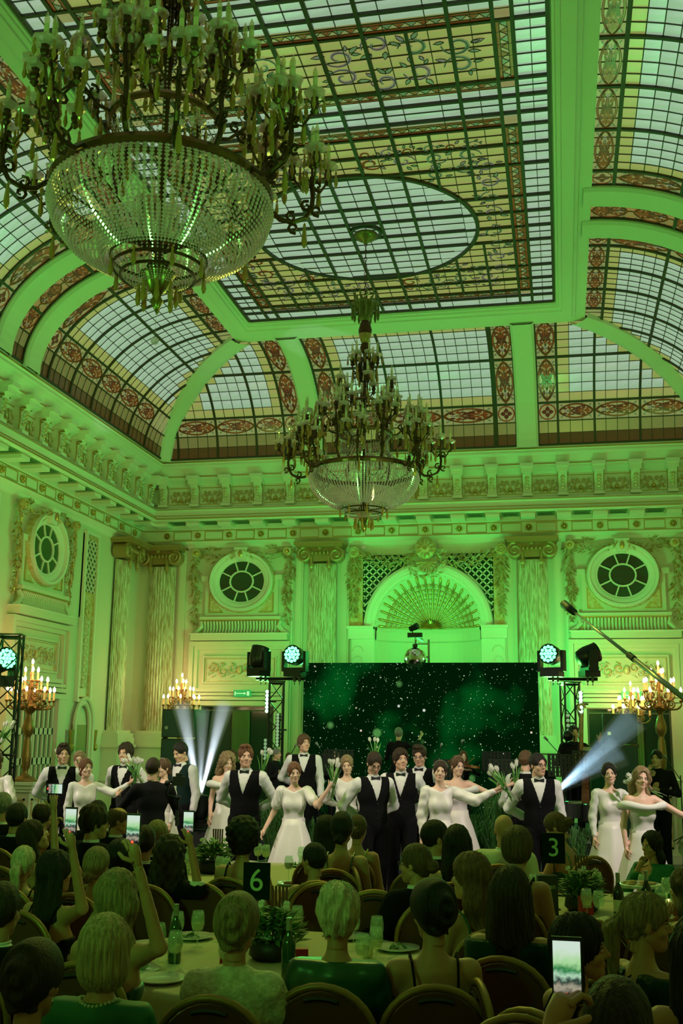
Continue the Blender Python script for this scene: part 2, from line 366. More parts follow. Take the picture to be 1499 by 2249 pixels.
def rosette_panel(mb, m):
    def P(pts, w, mi, h1=.012):
        vs = []; N = len(pts)
        for i, p in enumerate(pts):
            a = pts[max(i-1, 0)]; b = pts[min(i+1, N-1)]; dx, dy = b[0]-a[0], b[1]-a[1]; q = hypot(dx, dy) or 1
            vs += [m(p[0]-dy/q*w/2, p[1]+dx/q*w/2, h1), m(p[0]+dy/q*w/2, p[1]-dx/q*w/2, h1)]
        mb.add(vs, [(2*i, 2*i+1, 2*i+3, 2*i+2) for i in range(N-1)], mi)
    P(circ(.5, .5, .40, n=18), .07, 0)
    for k in range(4):
        a = k*pi/2
        mb.add([m(u, v, .014) for u, v in leafpts(.5+.03*cos(a), .5+.03*sin(a), a, .28, .24)], [tuple(range(6))], 1)
        mb.add([m(u, v, .014) for u, v in leafpts(.5+.4*cos(a+pi/4), .5+.4*sin(a+pi/4), a+pi/4, .12, .12)], [tuple(range(6))], 3)
ORN = [GO, GR, LEAD, GG, GV]
class Panes:
    """panes of one window: the largest in view become single objects, the rest one joined part"""
    def __init__(s, parent): s.p = parent; s.L = []
    def add(s, quad, m): s.L.append((quad, m))
    def flush(s, cap=300):
        def area(q):
            try: pts = [proj(p) for p in q]
            except Exception: return 0
            cx = sum(p[0] for p in pts)/len(pts); cy = sum(p[1] for p in pts)/len(pts)
            c = RC.T @ (np.mean(np.array(q), 0)-CAM)
            if c[2] > -0.5 or not (-60 < cx < 1560 and -60 < cy < 2300): return 0
            return abs(sum(pts[i][0]*pts[(i+1) % len(pts)][1]-pts[(i+1) % len(pts)][0]*pts[i][1] for i in range(len(pts))))/2
        A = sorted(s.L, key=lambda t: -area(t[0]))
        cache = {}
        big = [t for t in A[:cap] if area(t[0]) > 60]; rest = A[len(big):]
        for q, m in big:
            q = np.array(q); c = q.mean(0); key = (m.name,)+tuple(np.round((q-c).ravel(), 3))
            if key not in cache:
                n = len(q); nr = _n(np.cross(q[1]-q[0], q[2]-q[1]))*.006
                mb = MB(); mb.add([p-c+nr for p in q]+[p-c-nr for p in q], [tuple(range(n)), tuple(range(2*n-1, n-1, -1))]+[(i, n+i, n+(i+1) % n, (i+1) % n) for i in range(n)])
                cache[key] = mb.mesh('pane', m)
            link('pane', cache[key], s.p, c)
        ms = sorted({m.name for _, m in rest})
        if rest:
            mb = MB()
            for q, m in rest: mb.add(q, [tuple(range(len(q)))], ms.index(m.name))
            tag(mb.build('small_panes', [MATS_BY[n] for n in ms], s.p), kind='stuff')
MATS_BY = {m.name: m for m in (GW, GA, GB, GP, GO, GR, GG, GV, GL, GF)}
def clip_poly(poly, keep):   # keep: list of (a,b,c) with a*u+b*v+c>=0
    for a, b, c in keep:
        out = []
        for i in range(len(poly)):
            p, q = poly[i], poly[(i+1) % len(poly)]; fp_, fq = a*p[0]+b*p[1]+c, a*q[0]+b*q[1]+c
            if fp_ >= 0: out.append(p)
            if (fp_ >= 0) != (fq >= 0): t = fp_/(fp_-fq); out.append((p[0]+(q[0]-p[0])*t, p[1]+(q[1]-p[1])*t))
        poly = out
        if len(poly) < 3: return []
    return poly
def cove_window(name, label, side, s0, s1, bars, stripA, stripB, topstrip, groin=None, subs=.235, flower=False):
    """s0..s1 along wall; bars heavy transverse bars; stripA/B bool ornament strip at the s0/s1 end; groin None|'lo'|'hi' clipped by diagonal rib"""
    w = struct(name, label); pn = Panes(w); bar = MB(); thin = MB(); orn = MB()
    NB = 0.40; rows = []
    # rows of panes: arc levels
    lev = [(PH[0], PH[1], 'B'), (PH[1], PH[2], 'L'), (PH[2], PH[3], 'O')]
    top = 1.40 if topstrip else PH[5]
    inner = list(np.linspace(PH[3], PH[4], 6))+list(np.linspace(PH[4], top, 6))[1:]
    for i in range(len(inner)-1): lev.append((inner[i], inner[i+1], 'A' if i in (0, len(inner)-2) else 'W'))
    if topstrip: lev.append((top, PH[5], 'T'))
    XLc, XRc = (XL, XR) if side == 0 else (YF, YB)
    def lim(ph):     # s limits at this arc angle because of the diagonal
        d = cov_d(ph)
        lo = XLc+d+.17 if groin == 'lo' else s0
        hi = XRc-d-.17 if groin == 'hi' else s1
        return max(lo, s0), min(hi, s1)
    cols = sorted(set([s0, s1]+bars+([s0+.42] if stripA else [])+([s1-.42] if stripB else [])))
    def quadc(a, b, p0, p1, off=0.0):
        l0, h0 = lim(p0); l1, h1 = lim(p1)
        poly = [(a, 0), (b, 0), (b, 1), (a, 1)]
        poly = clip_poly(poly, [(1, -(l1-l0), -l0), (-1, (h1-h0), h0)])
        return [cove_pt(side, u, p0+(p1-p0)*v, off) for u, v in poly]
    sub = []
    for i in range(len(cols)-1):
        a, b = cols[i], cols[i+1]; n = max(1, int(round((b-a)/subs))); orns = (stripA and i == 0) or (stripB and i == len(cols)-2)
        for k in range(n): sub.append((a+(b-a)*k/n, a+(b-a)*(k+1)/n, orns, k == 0 and not orns and ((stripA and i == 1) or False), k == n-1 and stripB and i == len(cols)-3))
    for (p0, p1, kind) in lev:
        for (a, b, orns, eA, eB) in sub:
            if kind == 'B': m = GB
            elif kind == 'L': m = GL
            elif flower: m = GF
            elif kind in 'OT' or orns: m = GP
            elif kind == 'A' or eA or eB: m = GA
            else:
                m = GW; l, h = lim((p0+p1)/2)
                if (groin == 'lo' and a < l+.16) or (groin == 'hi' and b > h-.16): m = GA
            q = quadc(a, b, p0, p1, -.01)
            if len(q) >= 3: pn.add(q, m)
    # transverse bars along the arc
    def arc_bar(mb, s, ph0, ph1, wd, h):
        pts = []
        for ph in np.linspace(ph0, ph1, 22):
            l, h_ = lim(ph)
            if l-.02 <= s <= h_+.02: pts.append(ph)
        if len(pts) < 2: return
        vs = []
        for ph in pts:
            for ds, off in ((-wd/2, -.015), (wd/2, -.015), (wd/2, h), (-wd/2, h)): vs.append(cove_pt(side, s+ds, ph, off))
        mb.add(vs, [(4*i+k, 4*i+(k+1) % 4, 4*i+4+(k+1) % 4, 4*i+4+k) for i in range(len(pts)-1) for k in range(4)])
    def long_bar(mb, ph, wd, h):
        l, h_ = lim(ph); dp = wd/2/2.3
        if h_-l < .05: return
        vs = []
        for s in (l, h_):
            for dph, off in ((-dp, -.015), (dp, -.015), (dp, h), (-dp, h)): vs.append(cove_pt(side, s, ph+dph, off))
        mb.add(vs, [(0,1,2,3),(7,6,5,4),(0,4,5,1),(1,5,6,2),(2,6,7,3),(3,7,4,0)])
    for s in cols: arc_bar(bar, s, PH[0], PH[5], .05 if s not in (s0, s1) else .06, .03)
    for (a, b, o_, _, _) in sub:
        if a not in cols: arc_bar(thin, a, PH[0], PH[5], .013, .008)
    for ph in (PH[0], PH[2], PH[3], PH[4], PH[5])+((top,) if topstrip else ()): long_bar(bar, ph, .028 if ph == PH[2] else .05, .03)
    for (p0, p1, k) in lev: long_bar(thin, p0, .012, .008)
    # ornaments
    def cell(a, b, p0, p1, horiz):
        l0, h0 = lim(p0); l1, h1 = lim(p1); l = max(l0, l1); h_ = min(h0, h1)
        if b > h_+.3 or a < l-.3: return
        def m(u, v, hh):
            if not horiz: u, v = v, u
            ph = p0+(p1-p0)*(.04+.92*v); l, h2 = lim(ph)
            return cove_pt(side, min(max(a+(b-a)*u, l), h2), ph, hh)
        orn_panel(orn, m)
    for i in range(len(cols)-1):
        a, b = cols[i], cols[i+1]; strip = (stripA and i == 0) or (stripB and i == len(cols)-2)
        if strip:
            rosette_panel(orn, lambda u, v, hh: cove_pt(side, a+(b-a)*u, PH[2]+(PH[3]-PH[2])*v, hh))
            if topstrip: rosette_panel(orn, lambda u, v, hh: cove_pt(side, a+(b-a)*u, top+(PH[5]-top)*v, hh))
            pl = [PH[3], (PH[3]+PH[4])/2+.02, PH[4], (PH[4]+top)/2, top] if side else [PH[3], PH[4], top]
            if side: pl = [PH[3], PH[4]-.02, top]
            for k in range(len(pl)-1): cell(a+.02, b-.02, pl[k]+.01, pl[k+1]-.01, False)
        else:
            if flower:
                for k in range(5): p0 = PH[2]+(PH[5]-PH[2])*k/5; cell(a+.03, b-.03, p0+.01, p0+(PH[5]-PH[2])/5-.01, False)
                continue
            cell(a+.03, b-.03, PH[2]+.012, PH[3]-.012, True)
            if topstrip: cell(a+.03, b-.03, top+.012, PH[5]-.012, True)
    pn.flush(); bar.build('glazing_bar', LEAD, w); tag(thin.build('lead_lines', LEAD, w), kind='stuff')
    if orn.v: tag(orn.build('glass_ornament', ORN, w), kind='stuff')
    return w
cove_window('window_1', 'wide stained glass panel in the middle of the far vault', 0, -5.05, -.79, [-3.50, -2.37, -1.26+.0], True, True, False)
cove_window('window_2', 'triangular stained glass panel at the right of the far vault', 0, -.34, 3.1, [.84, 1.77, 2.7], True, False, False, 'hi')
cove_window('window_3', 'triangular stained glass panel at the left corner of the far vault', 0, -8.82, -5.5, [-8.44, -7.5, -6.58], False, True, False, 'lo')
cove_window('window_4', 'large stained glass panel in the left vault beside the corner rib', 1, 16.32, 22.5, [17.62, 18.55, 19.45, 20.4, 21.3], True, False, True, 'hi')
cove_window('window_5', 'large stained glass panel in the right vault beside the corner rib', 2, 16.40, 22.5, [17.7, 18.6, 19.5, 20.4, 21.3], True, False, True, 'hi')
cove_window('window_6', 'stained glass panel of the left vault nearest the camera', 1, 7.9, 14.86, [8.4, 9.4, 10.38, 11.36, 12.34, 13.32], True, True, True)
cove_window('window_7', 'stained glass panel of the right vault nearest the camera', 2, 7.9, 14.82, [8.4, 9.4, 10.38, 11.36, 12.34, 13.32], True, True, True)
cove_window('window_8', 'narrow flowered glass strip between the twin ribs of the left vault', 1, 15.36, 15.82, [], False, False, False, flower=True)
cove_window('window_9', 'narrow flowered glass strip between the twin ribs of the right vault', 2, 15.36, 15.86, [], False, False, False, flower=True)
# ribs
def rib(mb, side, a, b, h=.10):
    phs = np.linspace(0, pi/2, 19); vs = []
    for ph in phs:
        for s, off in ((a, -.06), (a, h*.6), (a+.05, h), (b-.05, h), (b, h*.6), (b, -.06)): vs.append(cove_pt(side, s, ph, off))
    mb.add(vs, [(6*i+k, 6*i+k+1, 6*i+6+k+1, 6*i+6+k) for i in range(18) for k in range(5)])
rb = MB()
for a, b in ((-5.52, -5.06), (-.80, -.34)): rib(rb, 0, a, b)
for a, b in ((15.82, 16.34), (14.84, 15.36)): rib(rb, 1, a, b)
for a, b in ((15.86, 16.42), (14.80, 15.36)): rib(rb, 2, a, b)
for a, b in ((7.4, 7.9), (0, .1)): rib(rb, 1, a, b); rib(rb, 2, a, b)
for sd in (1, 2):   # the part of the cove behind the camera
    vs = [cove_pt(sd, s, ph, -.02) for ph in np.linspace(0, pi/2, 13) for s in (YF, 7.6)]
    rb.add(vs, [(2*i, 2*i+1, 2*i+3, 2*i+2) for i in range(12)])
vs = [cove_pt(3, s, ph, -.02) for ph in np.linspace(0, pi/2, 13) for s in (XL, XR)]
rb.add(vs, [(2*i, 2*i+1, 2*i+3, 2*i+2) for i in range(12)])
# diagonal corner ribs
for sx in (0, 1):
    vs = []
    for ph in np.linspace(0, pi/2, 19):
        d = cov_d(ph); c, sn = cos(ph), sin(ph); nd, nz = c/RX, -sn/RZ; q = hypot(nd, nz); nd /= q; nz /= q
        for t, off in ((-.20, -.03), (-.17, .09), (-.08, .13), (.08, .13), (.17, .09), (.20, -.03)):
            x = XL+d+t*.9+off*nd*.9; y = YB-d+t*.9-off*nd*.9
            if sx: x = XR-d-t*.9-off*nd*.9; y = YB-d+t*.9-off*nd*.9
            vs.append((x, y, ZS+RZ*sn+off*nz))
    rb.add(vs, [(6*i+k, 6*i+k+1, 6*i+6+k+1, 6*i+6+k) for i in range(18) for k in range(5)])
tag(rb.build('trim_2', PLA), 'cream plaster ribs dividing the glazed vault', kind='structure')
# ============================================================ FLAT SKYLIGHT
SX0, SX1, SY0, SY1 = -5.80, .06, 3.75, 19.05
fr = MB()
def flat_frame(prof):   # prof list of (offset outward from skylight opening 0..1, z); outer rect = end of coves
    ox = [XL+.8+RX, XR-.8-RX]; oy = [YF+.8+RX, YB-.8-RX]; vs = []
    for t, z in prof:
        e = .12 if t >= 1 else 0; x0 = SX0+(ox[0]-SX0)*t-e; x1 = SX1+(ox[1]-SX1)*t+e; y0 = SY0+(oy[0]-SY0)*t-e; y1 = SY1+(oy[1]-SY1)*t+e
        vs += [(x0, y0, z), (x1, y0, z), (x1, y1, z), (x0, y1, z)]
    fr.add(vs, [(4*i+k, 4*i+(k+1) % 4, 4*i+4+(k+1) % 4, 4*i+4+k) for i in range(len(prof)-1) for k in range(4)])
flat_frame([(-.01, H+.08), (-.01, H), (.07, H-.02), (.09, H-.05), (.16, H-.05), (.18, H-.08), (.30, H-.09), (.32, H-.12), (.70, H-.12), (.73, H-.09), (.84, H-.08), (.87, H-.05), (1.0, H-.05), (1.02, H+.05)])
tag(fr.build('trim_3', PLA), 'moulded cream frame round the flat glass ceiling', kind='structure')
sk = struct('window_10', 'great flat stained glass ceiling with round and oblong flowered panels')
pn = Panes(sk)
CX = [-5.80, -5.41, -5.19, -4.69, -4.19, -3.69, -3.13, -2.60, -2.05, -1.55, -1.05, -.55, -.33, .06]
RYh = [19.05, 18.69, 18.42, 17.94, 17.40, 16.43, 15.93, 15.43, 14.94, 14.01, 13.48, 13.01, 12.72, 12.34, 11.97]
RY = RYh+[2*YC-y for y in reversed(RYh)]
C1 = (XC-.015, 15.72); CRAD = 1.79
PX0, PX1 = -5.19, -.55
def fold(y): return y if y > YC else 2*YC-y
def inpanel(x, y):
    y = fold(y); return PX0 < x < PX1 and (13.01 < y < 18.42 or y < 11.97)
def rect(a, b, c, d, z): return [(a, c, z), (b, c, z), (b, d, z), (a, d, z)]
lead = MB(); leadt = MB()
for i in range(len(CX)-1):
    for j in range(len(RY)-1):
        x0, x1, y1, y0 = CX[i], CX[i+1], RY[j], RY[j+1]; xm, ym = (x0+x1)/2, (y0+y1)/2; ys = fold(ym)
        nx = 2 if x1-x0 > .3 else 1; ny = max(1, int(round((y1-y0)/.245)))
        for a in range(nx):
            for b in range(ny):
                q = [x0+(x1-x0)*a/nx, x0+(x1-x0)*(a+1)/nx, y0+(y1-y0)*b/ny, y0+(y1-y0)*(b+1)/ny]
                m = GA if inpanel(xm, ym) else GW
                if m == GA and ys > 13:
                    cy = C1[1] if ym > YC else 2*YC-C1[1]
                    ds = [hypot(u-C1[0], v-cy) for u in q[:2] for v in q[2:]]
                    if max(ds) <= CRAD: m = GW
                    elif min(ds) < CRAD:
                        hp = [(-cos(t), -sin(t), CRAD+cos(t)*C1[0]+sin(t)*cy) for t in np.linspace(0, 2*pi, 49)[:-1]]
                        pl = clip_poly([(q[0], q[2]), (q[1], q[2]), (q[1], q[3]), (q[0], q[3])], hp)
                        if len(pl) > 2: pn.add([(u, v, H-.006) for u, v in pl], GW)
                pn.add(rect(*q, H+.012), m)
            if a: leadt.box((x0+(x1-x0)*a/nx-.005, y0, H-.012), (x0+(x1-x0)*a/nx+.005, y1, H+.005))
        for b in range(1, ny): leadt.box((x0, y0+(y1-y0)*b/ny-.004, H-.012), (x1, y0+(y1-y0)*b/ny+.004, H+.005))
# pale amber strips under the orange borders lie a little proud of the white panes
bo = MB()
for s2 in (1, -1):
    f = (lambda y: y) if s2 == 1 else (lambda y: 2*YC-y)
    rs_ = [(-5.41, -.33, 18.42, 18.62), (-5.41, -.33, 12.81, 13.01), (-5.41, -5.19, 12.81, 18.62), (-.55, -.33, 12.81, 18.62), (-5.41, -.33, 11.97, 12.17), (-5.41, -5.19, YC, 12.17), (-.55, -.33, YC, 12.17)]
    for x0, x1, y0, y1 in rs_: bo.box((x0+.01, min(f(y0), f(y1)), H-.004), (x1-.01, max(f(y0), f(y1)), H+.004))
bo.build('border_glass', GP, sk)
pn.flush()
for k, x in enumerate(CX):
    if k in (4, 9):   # these bars stop at the round panels
        for (a, b) in ((16.90, 18.42), (13.01, 14.5), (10.83, 11.97)): 
            for g in sorted({(round(a, 3), round(b, 3)), (round(2*YC-b, 3), round(2*YC-a, 3))}): lead.box((x-.02, g[0], H-.035), (x+.02, g[1], H+.01))
        continue
    if k in (3, 10):
        for (a, b) in ((16.43, SY1-.35), (12.72, 14.94)): 
            for g in sorted({(round(a, 3), round(b, 3)), (round(2*YC-b, 3), round(2*YC-a, 3))}): lead.box((x-.02, g[0], H-.035), (x+.02, g[1], H+.01))
        lead.box((x-.024, 2*YC-12.72, H-.035), (x+.024, 12.72, H+.01)); continue
    lead.box((x-.024, SY0, H-.035), (x+.024, SY1, H+.01))
for y in RY: lead.box((SX0, y-.02, H-.034), (SX1, y+.02, H+.01))
for cy in (C1[1], 2*YC-C1[1]):
    lead.ribbon(circ(C1[0], cy, CRAD, n=64), .06, H-.04, H+.01); lead.ribbon(circ(C1[0], cy, .24, n=24), .05, H-.045, H+.01)
lead.build('glazing_bar', LEAD, sk); tag(leadt.build('lead_lines', LEAD, sk), kind='stuff')
# flowered ornament of the flat panels: scrolls and leaves, and the orange borders
om = MB(); rnd = random.Random(4)
def scroll(x, y, ang, s, sgn=1, n=3):
    """running scroll of coloured glass starting at x,y"""
    for k in range(n):
        cx = x+cos(ang)*s*(k*1.5+.7); cy = y+sin(ang)*s*(k*1.5+.7); sg = sgn*(1 if k % 2 == 0 else -1)
        pts = spiral(cx, cy, .55*s, .14*s, ang+pi, sg*1.15, 15)
        om.ribbon(pts, [.05*s+.10*s*sin(pi*t) for t in np.linspace(0, 1, 15)], H-.010, H-.004, rnd.choice((3, 3, 4, 4, 0)))
        om.ribbon(pts, .022*s, H-.014, H-.008, 2)
        ex, ey = pts[-1]
        for q in range(4):
            a = ang+rnd.uniform(-2.8, 2.8); L = s*rnd.uniform(.3, .5); px_, py_ = cx+.5*s*cos(a), cy+.5*s*sin(a)
            lp = leafpts(px_, py_, a+rnd.uniform(-.8, .8), L, L*.42)
            om.add([(u, v, H-.012) for u, v in lp], [tuple(range(6))], rnd.choice((3, 3, 4)))
            om.ribbon(lp+[lp[0]], .010, H-.016, H-.010, 2)
        om.add([(ex+.06*s*cos(a), ey+.06*s*sin(a), H-.015) for a in np.linspace(0, 2*pi, 7)[:-1]], [tuple(range(6))], 3)
for cy, sy in ((C1[1], 1), (2*YC-C1[1], -1)):
    for sx in (-1, 1):
        for s2 in (-1, 1):
            qx, qy = C1[0]+sx*2.05, cy+s2*2.05
            scroll(qx, qy, atan2(0, -sx), .31, s2, 4); scroll(qx, qy-s2*.1, atan2(-s2, 0), .31, -sx, 4)
            scroll(qx-sx*.15, qy-s2*.28, atan2(-s2*.3, -sx), .27, -s2, 2); scroll(qx+sx*.0, qy+s2*.25, atan2(0, -sx), .20, s2, 6)
for sx in (-1, 1):
    for s2 in (-1, 1):
        scroll(C1[0]+sx*.25, YC+s2*.12, atan2(s2*.35, sx), .34, s2, 2); scroll(C1[0]+sx*1.15, YC+s2*.26, atan2(-s2*.10, sx), .34, -s2, 2)
# orange meander borders
def border(x0, y0, x1, y1, w):
    L = hypot(x1-x0, y1-y0); ux, uy = (x1-x0)/L, (y1-y0)/L; vx, vy = -uy, ux; n = int(L/.14)
    P = lambda a, b: (x0+ux*a+vx*b, y0+uy*a+vy*b)
    for b in (-.36*w, .36*w): om.ribbon([P(0, b), P(L, b)], w*.20, H-.010, H-.004, 0); om.ribbon([P(0, b*1.35), P(L, b*1.35)], .010, H-.014, H-.008, 2); om.ribbon([P(0, b*.7), P(L, b*.7)], .010, H-.014, H-.008, 2)
    for k in range(n):
        a = (k+.5)*L/n
        om.add([(*P(a-.05, -.2*w), H-.012), (*P(a+.05, -.2*w), H-.012), (*P(a, .2*w), H-.012)], [(0, 1, 2)], 0 if k % 2 else 3)
        om.ribbon([P(a-.07, -.24*w), P(a, .24*w), P(a+.07, -.24*w)], .010, H-.016, H-.010, 2)
for s2 in (1, -1):
    f = (lambda y: y) if s2 == 1 else (lambda y: 2*YC-y)
    for y in (18.52, 12.91): border(-5.19, f(y), -.55, f(y), .17)
    for x in (-5.30, -.44): border(x, f(13.01), x, f(18.42), .18); border(x, f(11.97), x, YC, .18)
    border(-5.19, f(12.07), -.55, f(12.07), .17)
tag(om.build('glass_ornament', [GO, GR, LEAD, GG, GV], sk), kind='stuff')
# ============================================================ WALL DECORATION
def _octa(s, c, d, L, w, mi=None, t=None):
    c = np.array(c, float); d = _n(np.array(d, float)); a = np.array([0,0,1.]) if abs(d[2]) < .9 else np.array([1.,0,0])
    u = _n(np.cross(d, a))*w/2; v = _n(np.cross(d, u))*(t or w*.5)/2
    return s.add([c-d*L/2, c+u, c+v, c-u, c-v, c+d*L/2], [(0,2,1),(0,3,2),(0,4,3),(0,1,4),(5,1,2),(5,2,3),(5,3,4),(5,4,1)], mi)
MB.octa = _octa
def foliage(mb, path, width, n, seed=1, gold=.3, lift=.05, size=.09):
    """carved leaf garland following a path of (s, d, z) points"""
    rnd = random.Random(seed); P = [np.array(p, float) for p in path]
    for k in range(n):
        t = k/(n-1)*(len(P)-1); i = min(int(t), len(P)-2); p = P[i]+(P[i+1]-P[i])*(t-i); d = P[i+1]-P[i]
        w = width(k/(n-1)) if callable(width) else width; sd = np.array([d[2], 0, -d[0]]); sd = sd/(np.linalg.norm(sd)+1e-9)
        o = rnd.uniform(-1, 1); dirv = _n(d)+sd*(o*1.4)+np.array([0, rnd.uniform(.1, .6), 0])
        mb.octa(p+sd*o*w/2+np.array([0, lift*(1-o*o)+.01, 0]), dirv, size*rnd.uniform(.7, 1.4), size*.55, 1 if rnd.random() < gold else 0)
def moulding(mb, x0, x1, z0, z1, w, d0, d1, mi=0):   # rectangular frame moulding in a wall frame
    mb.box((x0, d0, z0), (x1, d1, z0+w), mi); mb.box((x0, d0, z1-w), (x1, d1, z1), mi); mb.box((x0, d0, z0+w), (x0+w, d1, z1-w), mi); mb.box((x1-w, d0, z0+w), (x1, d1, z1-w), mi)
MARB = mat('streaked marble', (0.70, 0.64, 0.48), 0.35, noise=(13, 0.12, (0.38, 0.26, 0.13), (3.4, 3.4, .36)))
WALLV = [PLB, GOLP, GOLD, PLA]
def oval_ring(mb, cx, cz, rx, rz, prof, n=40, mi=0):   # prof: list of (radial offset, d)
    vs = []
    for o, d in prof:
        for k in range(n):
            a = 2*pi*k/n; vs.append((cx+(rx+o)*cos(a), d, cz+(rz+o)*sin(a)))
    mb.add(vs, [(i*n+k, i*n+(k+1) % n, (i+1)*n+(k+1) % n, (i+1)*n+k) for i in range(len(prof)-1) for k in range(n)], mi)
def bay(frame, xc, wall, wn, seed, dark, door):
    """oval window over a fluted shelf, carved overdoor panel and a door"""
    ZO = 5.40; rx, rz = .53, .47
    w = struct(wn, 'oval window with eight spokes and a carved garland')
    g = MB(frame); n = 40
    g.add([(xc+(rx+.02)*cos(2*pi*k/n), .078, ZO+(rz+.02)*sin(2*pi*k/n)) for k in range(n)], [tuple(range(n))]); g.build('pane', dark, w)
    f = MB(frame)
    oval_ring(f, xc, ZO, rx, rz, [(-.01, .07), (0, .10), (.03, .11), (.05, .13), (.10, .15), (.13, .15), (.15, .20), (.20, .21), (.22, .14), (.24, .0)])
    oval_ring(f, xc, ZO, .27, .235, [(-.02, .075), (-.015, .11), (.015, .11), (.02, .075)])
    for k in range(8):
        a = k*pi/4+pi/8+.12*sin(2*(k*pi/4+pi/8)); f.bar((xc+.28*cos(a), .09, ZO+.245*sin(a)), (xc+rx*cos(a), .09, ZO+rz*sin(a)), .03, .03, (0, 1, 0))
    f.build('window_frame', PLA, w)
    gi = MB(frame); oval_ring(gi, xc, ZO, rx, rz, [(.222, .14), (.235, .15), (.25, .10), (.25, .02)]); oval_ring(gi, xc, ZO, rx, rz, [(.13, .152), (.137, .16), (.145, .155)]); gi.build('gilt_ring', GOLP, w)
    # pedestal block beneath, ledge, fluted cove, slab
    b = MB(frame)
    b.box((xc-.86, 0, 4.62), (xc+.86, .07, 5.45)); b.box((xc-.95, 0, 5.42), (xc-.78, .11, 5.54)); b.box((xc+.78, 0, 5.42), (xc+.95, .11, 5.54))
    for sx in (-1, 1):
        b.add([(xc+sx*.74, .075, 4.70), (xc+sx*.42, .075, 4.70), (xc+sx*.55, .075, 4.86), (xc+sx*.68, .075, 5.05), (xc+sx*.74, .075, 5.15)], [(0, 1, 2, 3, 4)], 1)
        b.bar((xc+sx*.42, .08, 4.70), (xc+sx*.75, .08, 4.70), .02, .02, mi=2); b.bar((xc+sx*.75, .08, 4.70), (xc+sx*.75, .08, 5.15), .02, .02, (1,0,0), 2)
    b.box((xc-.95, 0, 4.52), (xc+.95, .16, 4.60)); b.box((xc-.92, 0, 4.50), (xc+.92, .17, 4.525), 2)
    nf = 24
    for k in range(nf):
        x = xc-.86+1.72*(k+.5)/nf
        b.tube([(x*1.0, .13, 4.50), (x, .09, 4.40), (x, .10, 4.30), (x, .16, 4.22)], .028, 5, mi=0)
    b.box((xc-.90, 0, 4.22), (xc+.90, .06, 4.5), 1)
    for sx in (-1, 1): b.tube([(xc+sx*.93, .08, 4.50), (xc+sx*.90, .12, 4.38), (xc+sx*1.0, .12, 4.27), (xc+sx*1.13, .12, 4.22)], [.05, .06, .05, .03], 6)
    b.box((xc-1.12, 0, 4.06), (xc+1.12, .24, 4.21)); b.box((xc-1.15, 0, 4.19), (xc+1.15, .26, 4.22), 3)
    # overdoor panel
    moulding(b, xc-1.17, xc+1.17, 2.62, 4.04, .10, 0, .16); moulding(b, xc-1.06, xc+1.06, 2.74, 3.94, .08, 0, .10); moulding(b, xc-.86, xc+.86, 3.10, 3.72, .035, 0, .07)
    moulding(b, xc-.80, xc+.80, 3.16, 3.66, .012, 0, .03, 1)
    b.box((xc-1.02, 0, 2.92), (xc+1.02, .12, 3.0)); b.box((xc-1.05, 0, 2.84), (xc+1.05, .16, 2.90)); b.box((xc-1.02, 0, 2.74), (xc+1.02, .20, 2.82))
    b.build('wall_panel', WALLV, w)
    o = MB(frame)
    for sx in (-1, 1):
        for q in range(3):
            X = xc+sx*(.16+.22*q); o.tube([(u, .035, v) for u, v in spiral(X, 3.41+.03*(-1)**q, .12, .02, pi/2*q, sx*1.2*(-1)**q, 12)], .018, 5, mi=1)
            o.tube([(u, .03, v) for u, v in spiral(X+sx*.1, 3.33+.15*(q % 2), .07, .015, 0, -sx, 9)], .014, 5, mi=0)
            o.octa((X, .03, 3.55), (sx, 0, .5), .14, .07, 1); o.octa((X, .03, 3.27), (sx, 0, -.5), .14, .07, 0)
    o.ball((xc, .03, 3.41), (.07, .04, .10), 8, 5, 1)
    o.build('carved_scroll', WALLV, w, True)
    # garland
    gm = MB(frame)
    for sx in (-1, 1):
        foliage(gm, [(xc+sx*.10, .2, 6.08), (xc+sx*.35, .1, 5.98), (xc+sx*.62, .05, 5.93), (xc+sx*.88, .05, 6.0), (xc+sx*1.03, .05, 6.10)], lambda t: .10+.12*sin(pi*t), 70, seed+sx, .2, .06, .10)
        foliage(gm, [(xc+sx*.55, .02, 6.20), (xc+sx*.80, .03, 6.18), (xc+sx*1.05, .04, 6.05)], .10, 22, seed+5+sx, .3, .03, .10)
        foliage(gm, [(xc+sx*1.10, .05, 6.10), (xc+sx*1.13, .05, 5.6), (xc+sx*1.08, .05, 5.2), (xc+sx*1.05, .05, 4.85)], lambda t: .34*(1-.25*t)*(.75+.25*cos(t*16)), 150, seed+9+sx, .32, .07, .11)
        foliage(gm, [(xc+sx*1.07, .04, 4.80), (xc+sx*1.10, .04, 4.62), (xc+sx*1.08, .03, 4.42)], lambda t: .05+.20*sin(pi*t), 34, seed+19+sx, .45, .04, .09)
        gm.tube([(xc+sx*1.08, .12, 6.06), (xc+sx*1.08, .20, 6.06)], .10, 10, 0); gm.ball((xc+sx*1.08, .20, 6.06), (.05, .04, .05), 6, 4, 1)
    gm.add([(xc-.10, .22, 5.88), (xc+.10, .22, 5.88), (xc+.16, .26, 6.16), (xc-.16, .26, 6.16), (xc-.10, .0, 5.88), (xc+.10, 0, 5.88), (xc+.16, 0, 6.16), (xc-.16, 0, 6.16)], [(0,1,2,3),(0,4,5,1),(1,5,6,2),(2,6,7,3),(3,7,4,0)], 3)
    gm.ball((xc, .27, 6.02), (.05, .03, .09), 6, 5, 2)
    gm.build('garland', [GOLP, GOLD, GOLD, PLA], w)
    # flat corner pilaster strips
    door(frame, xc)
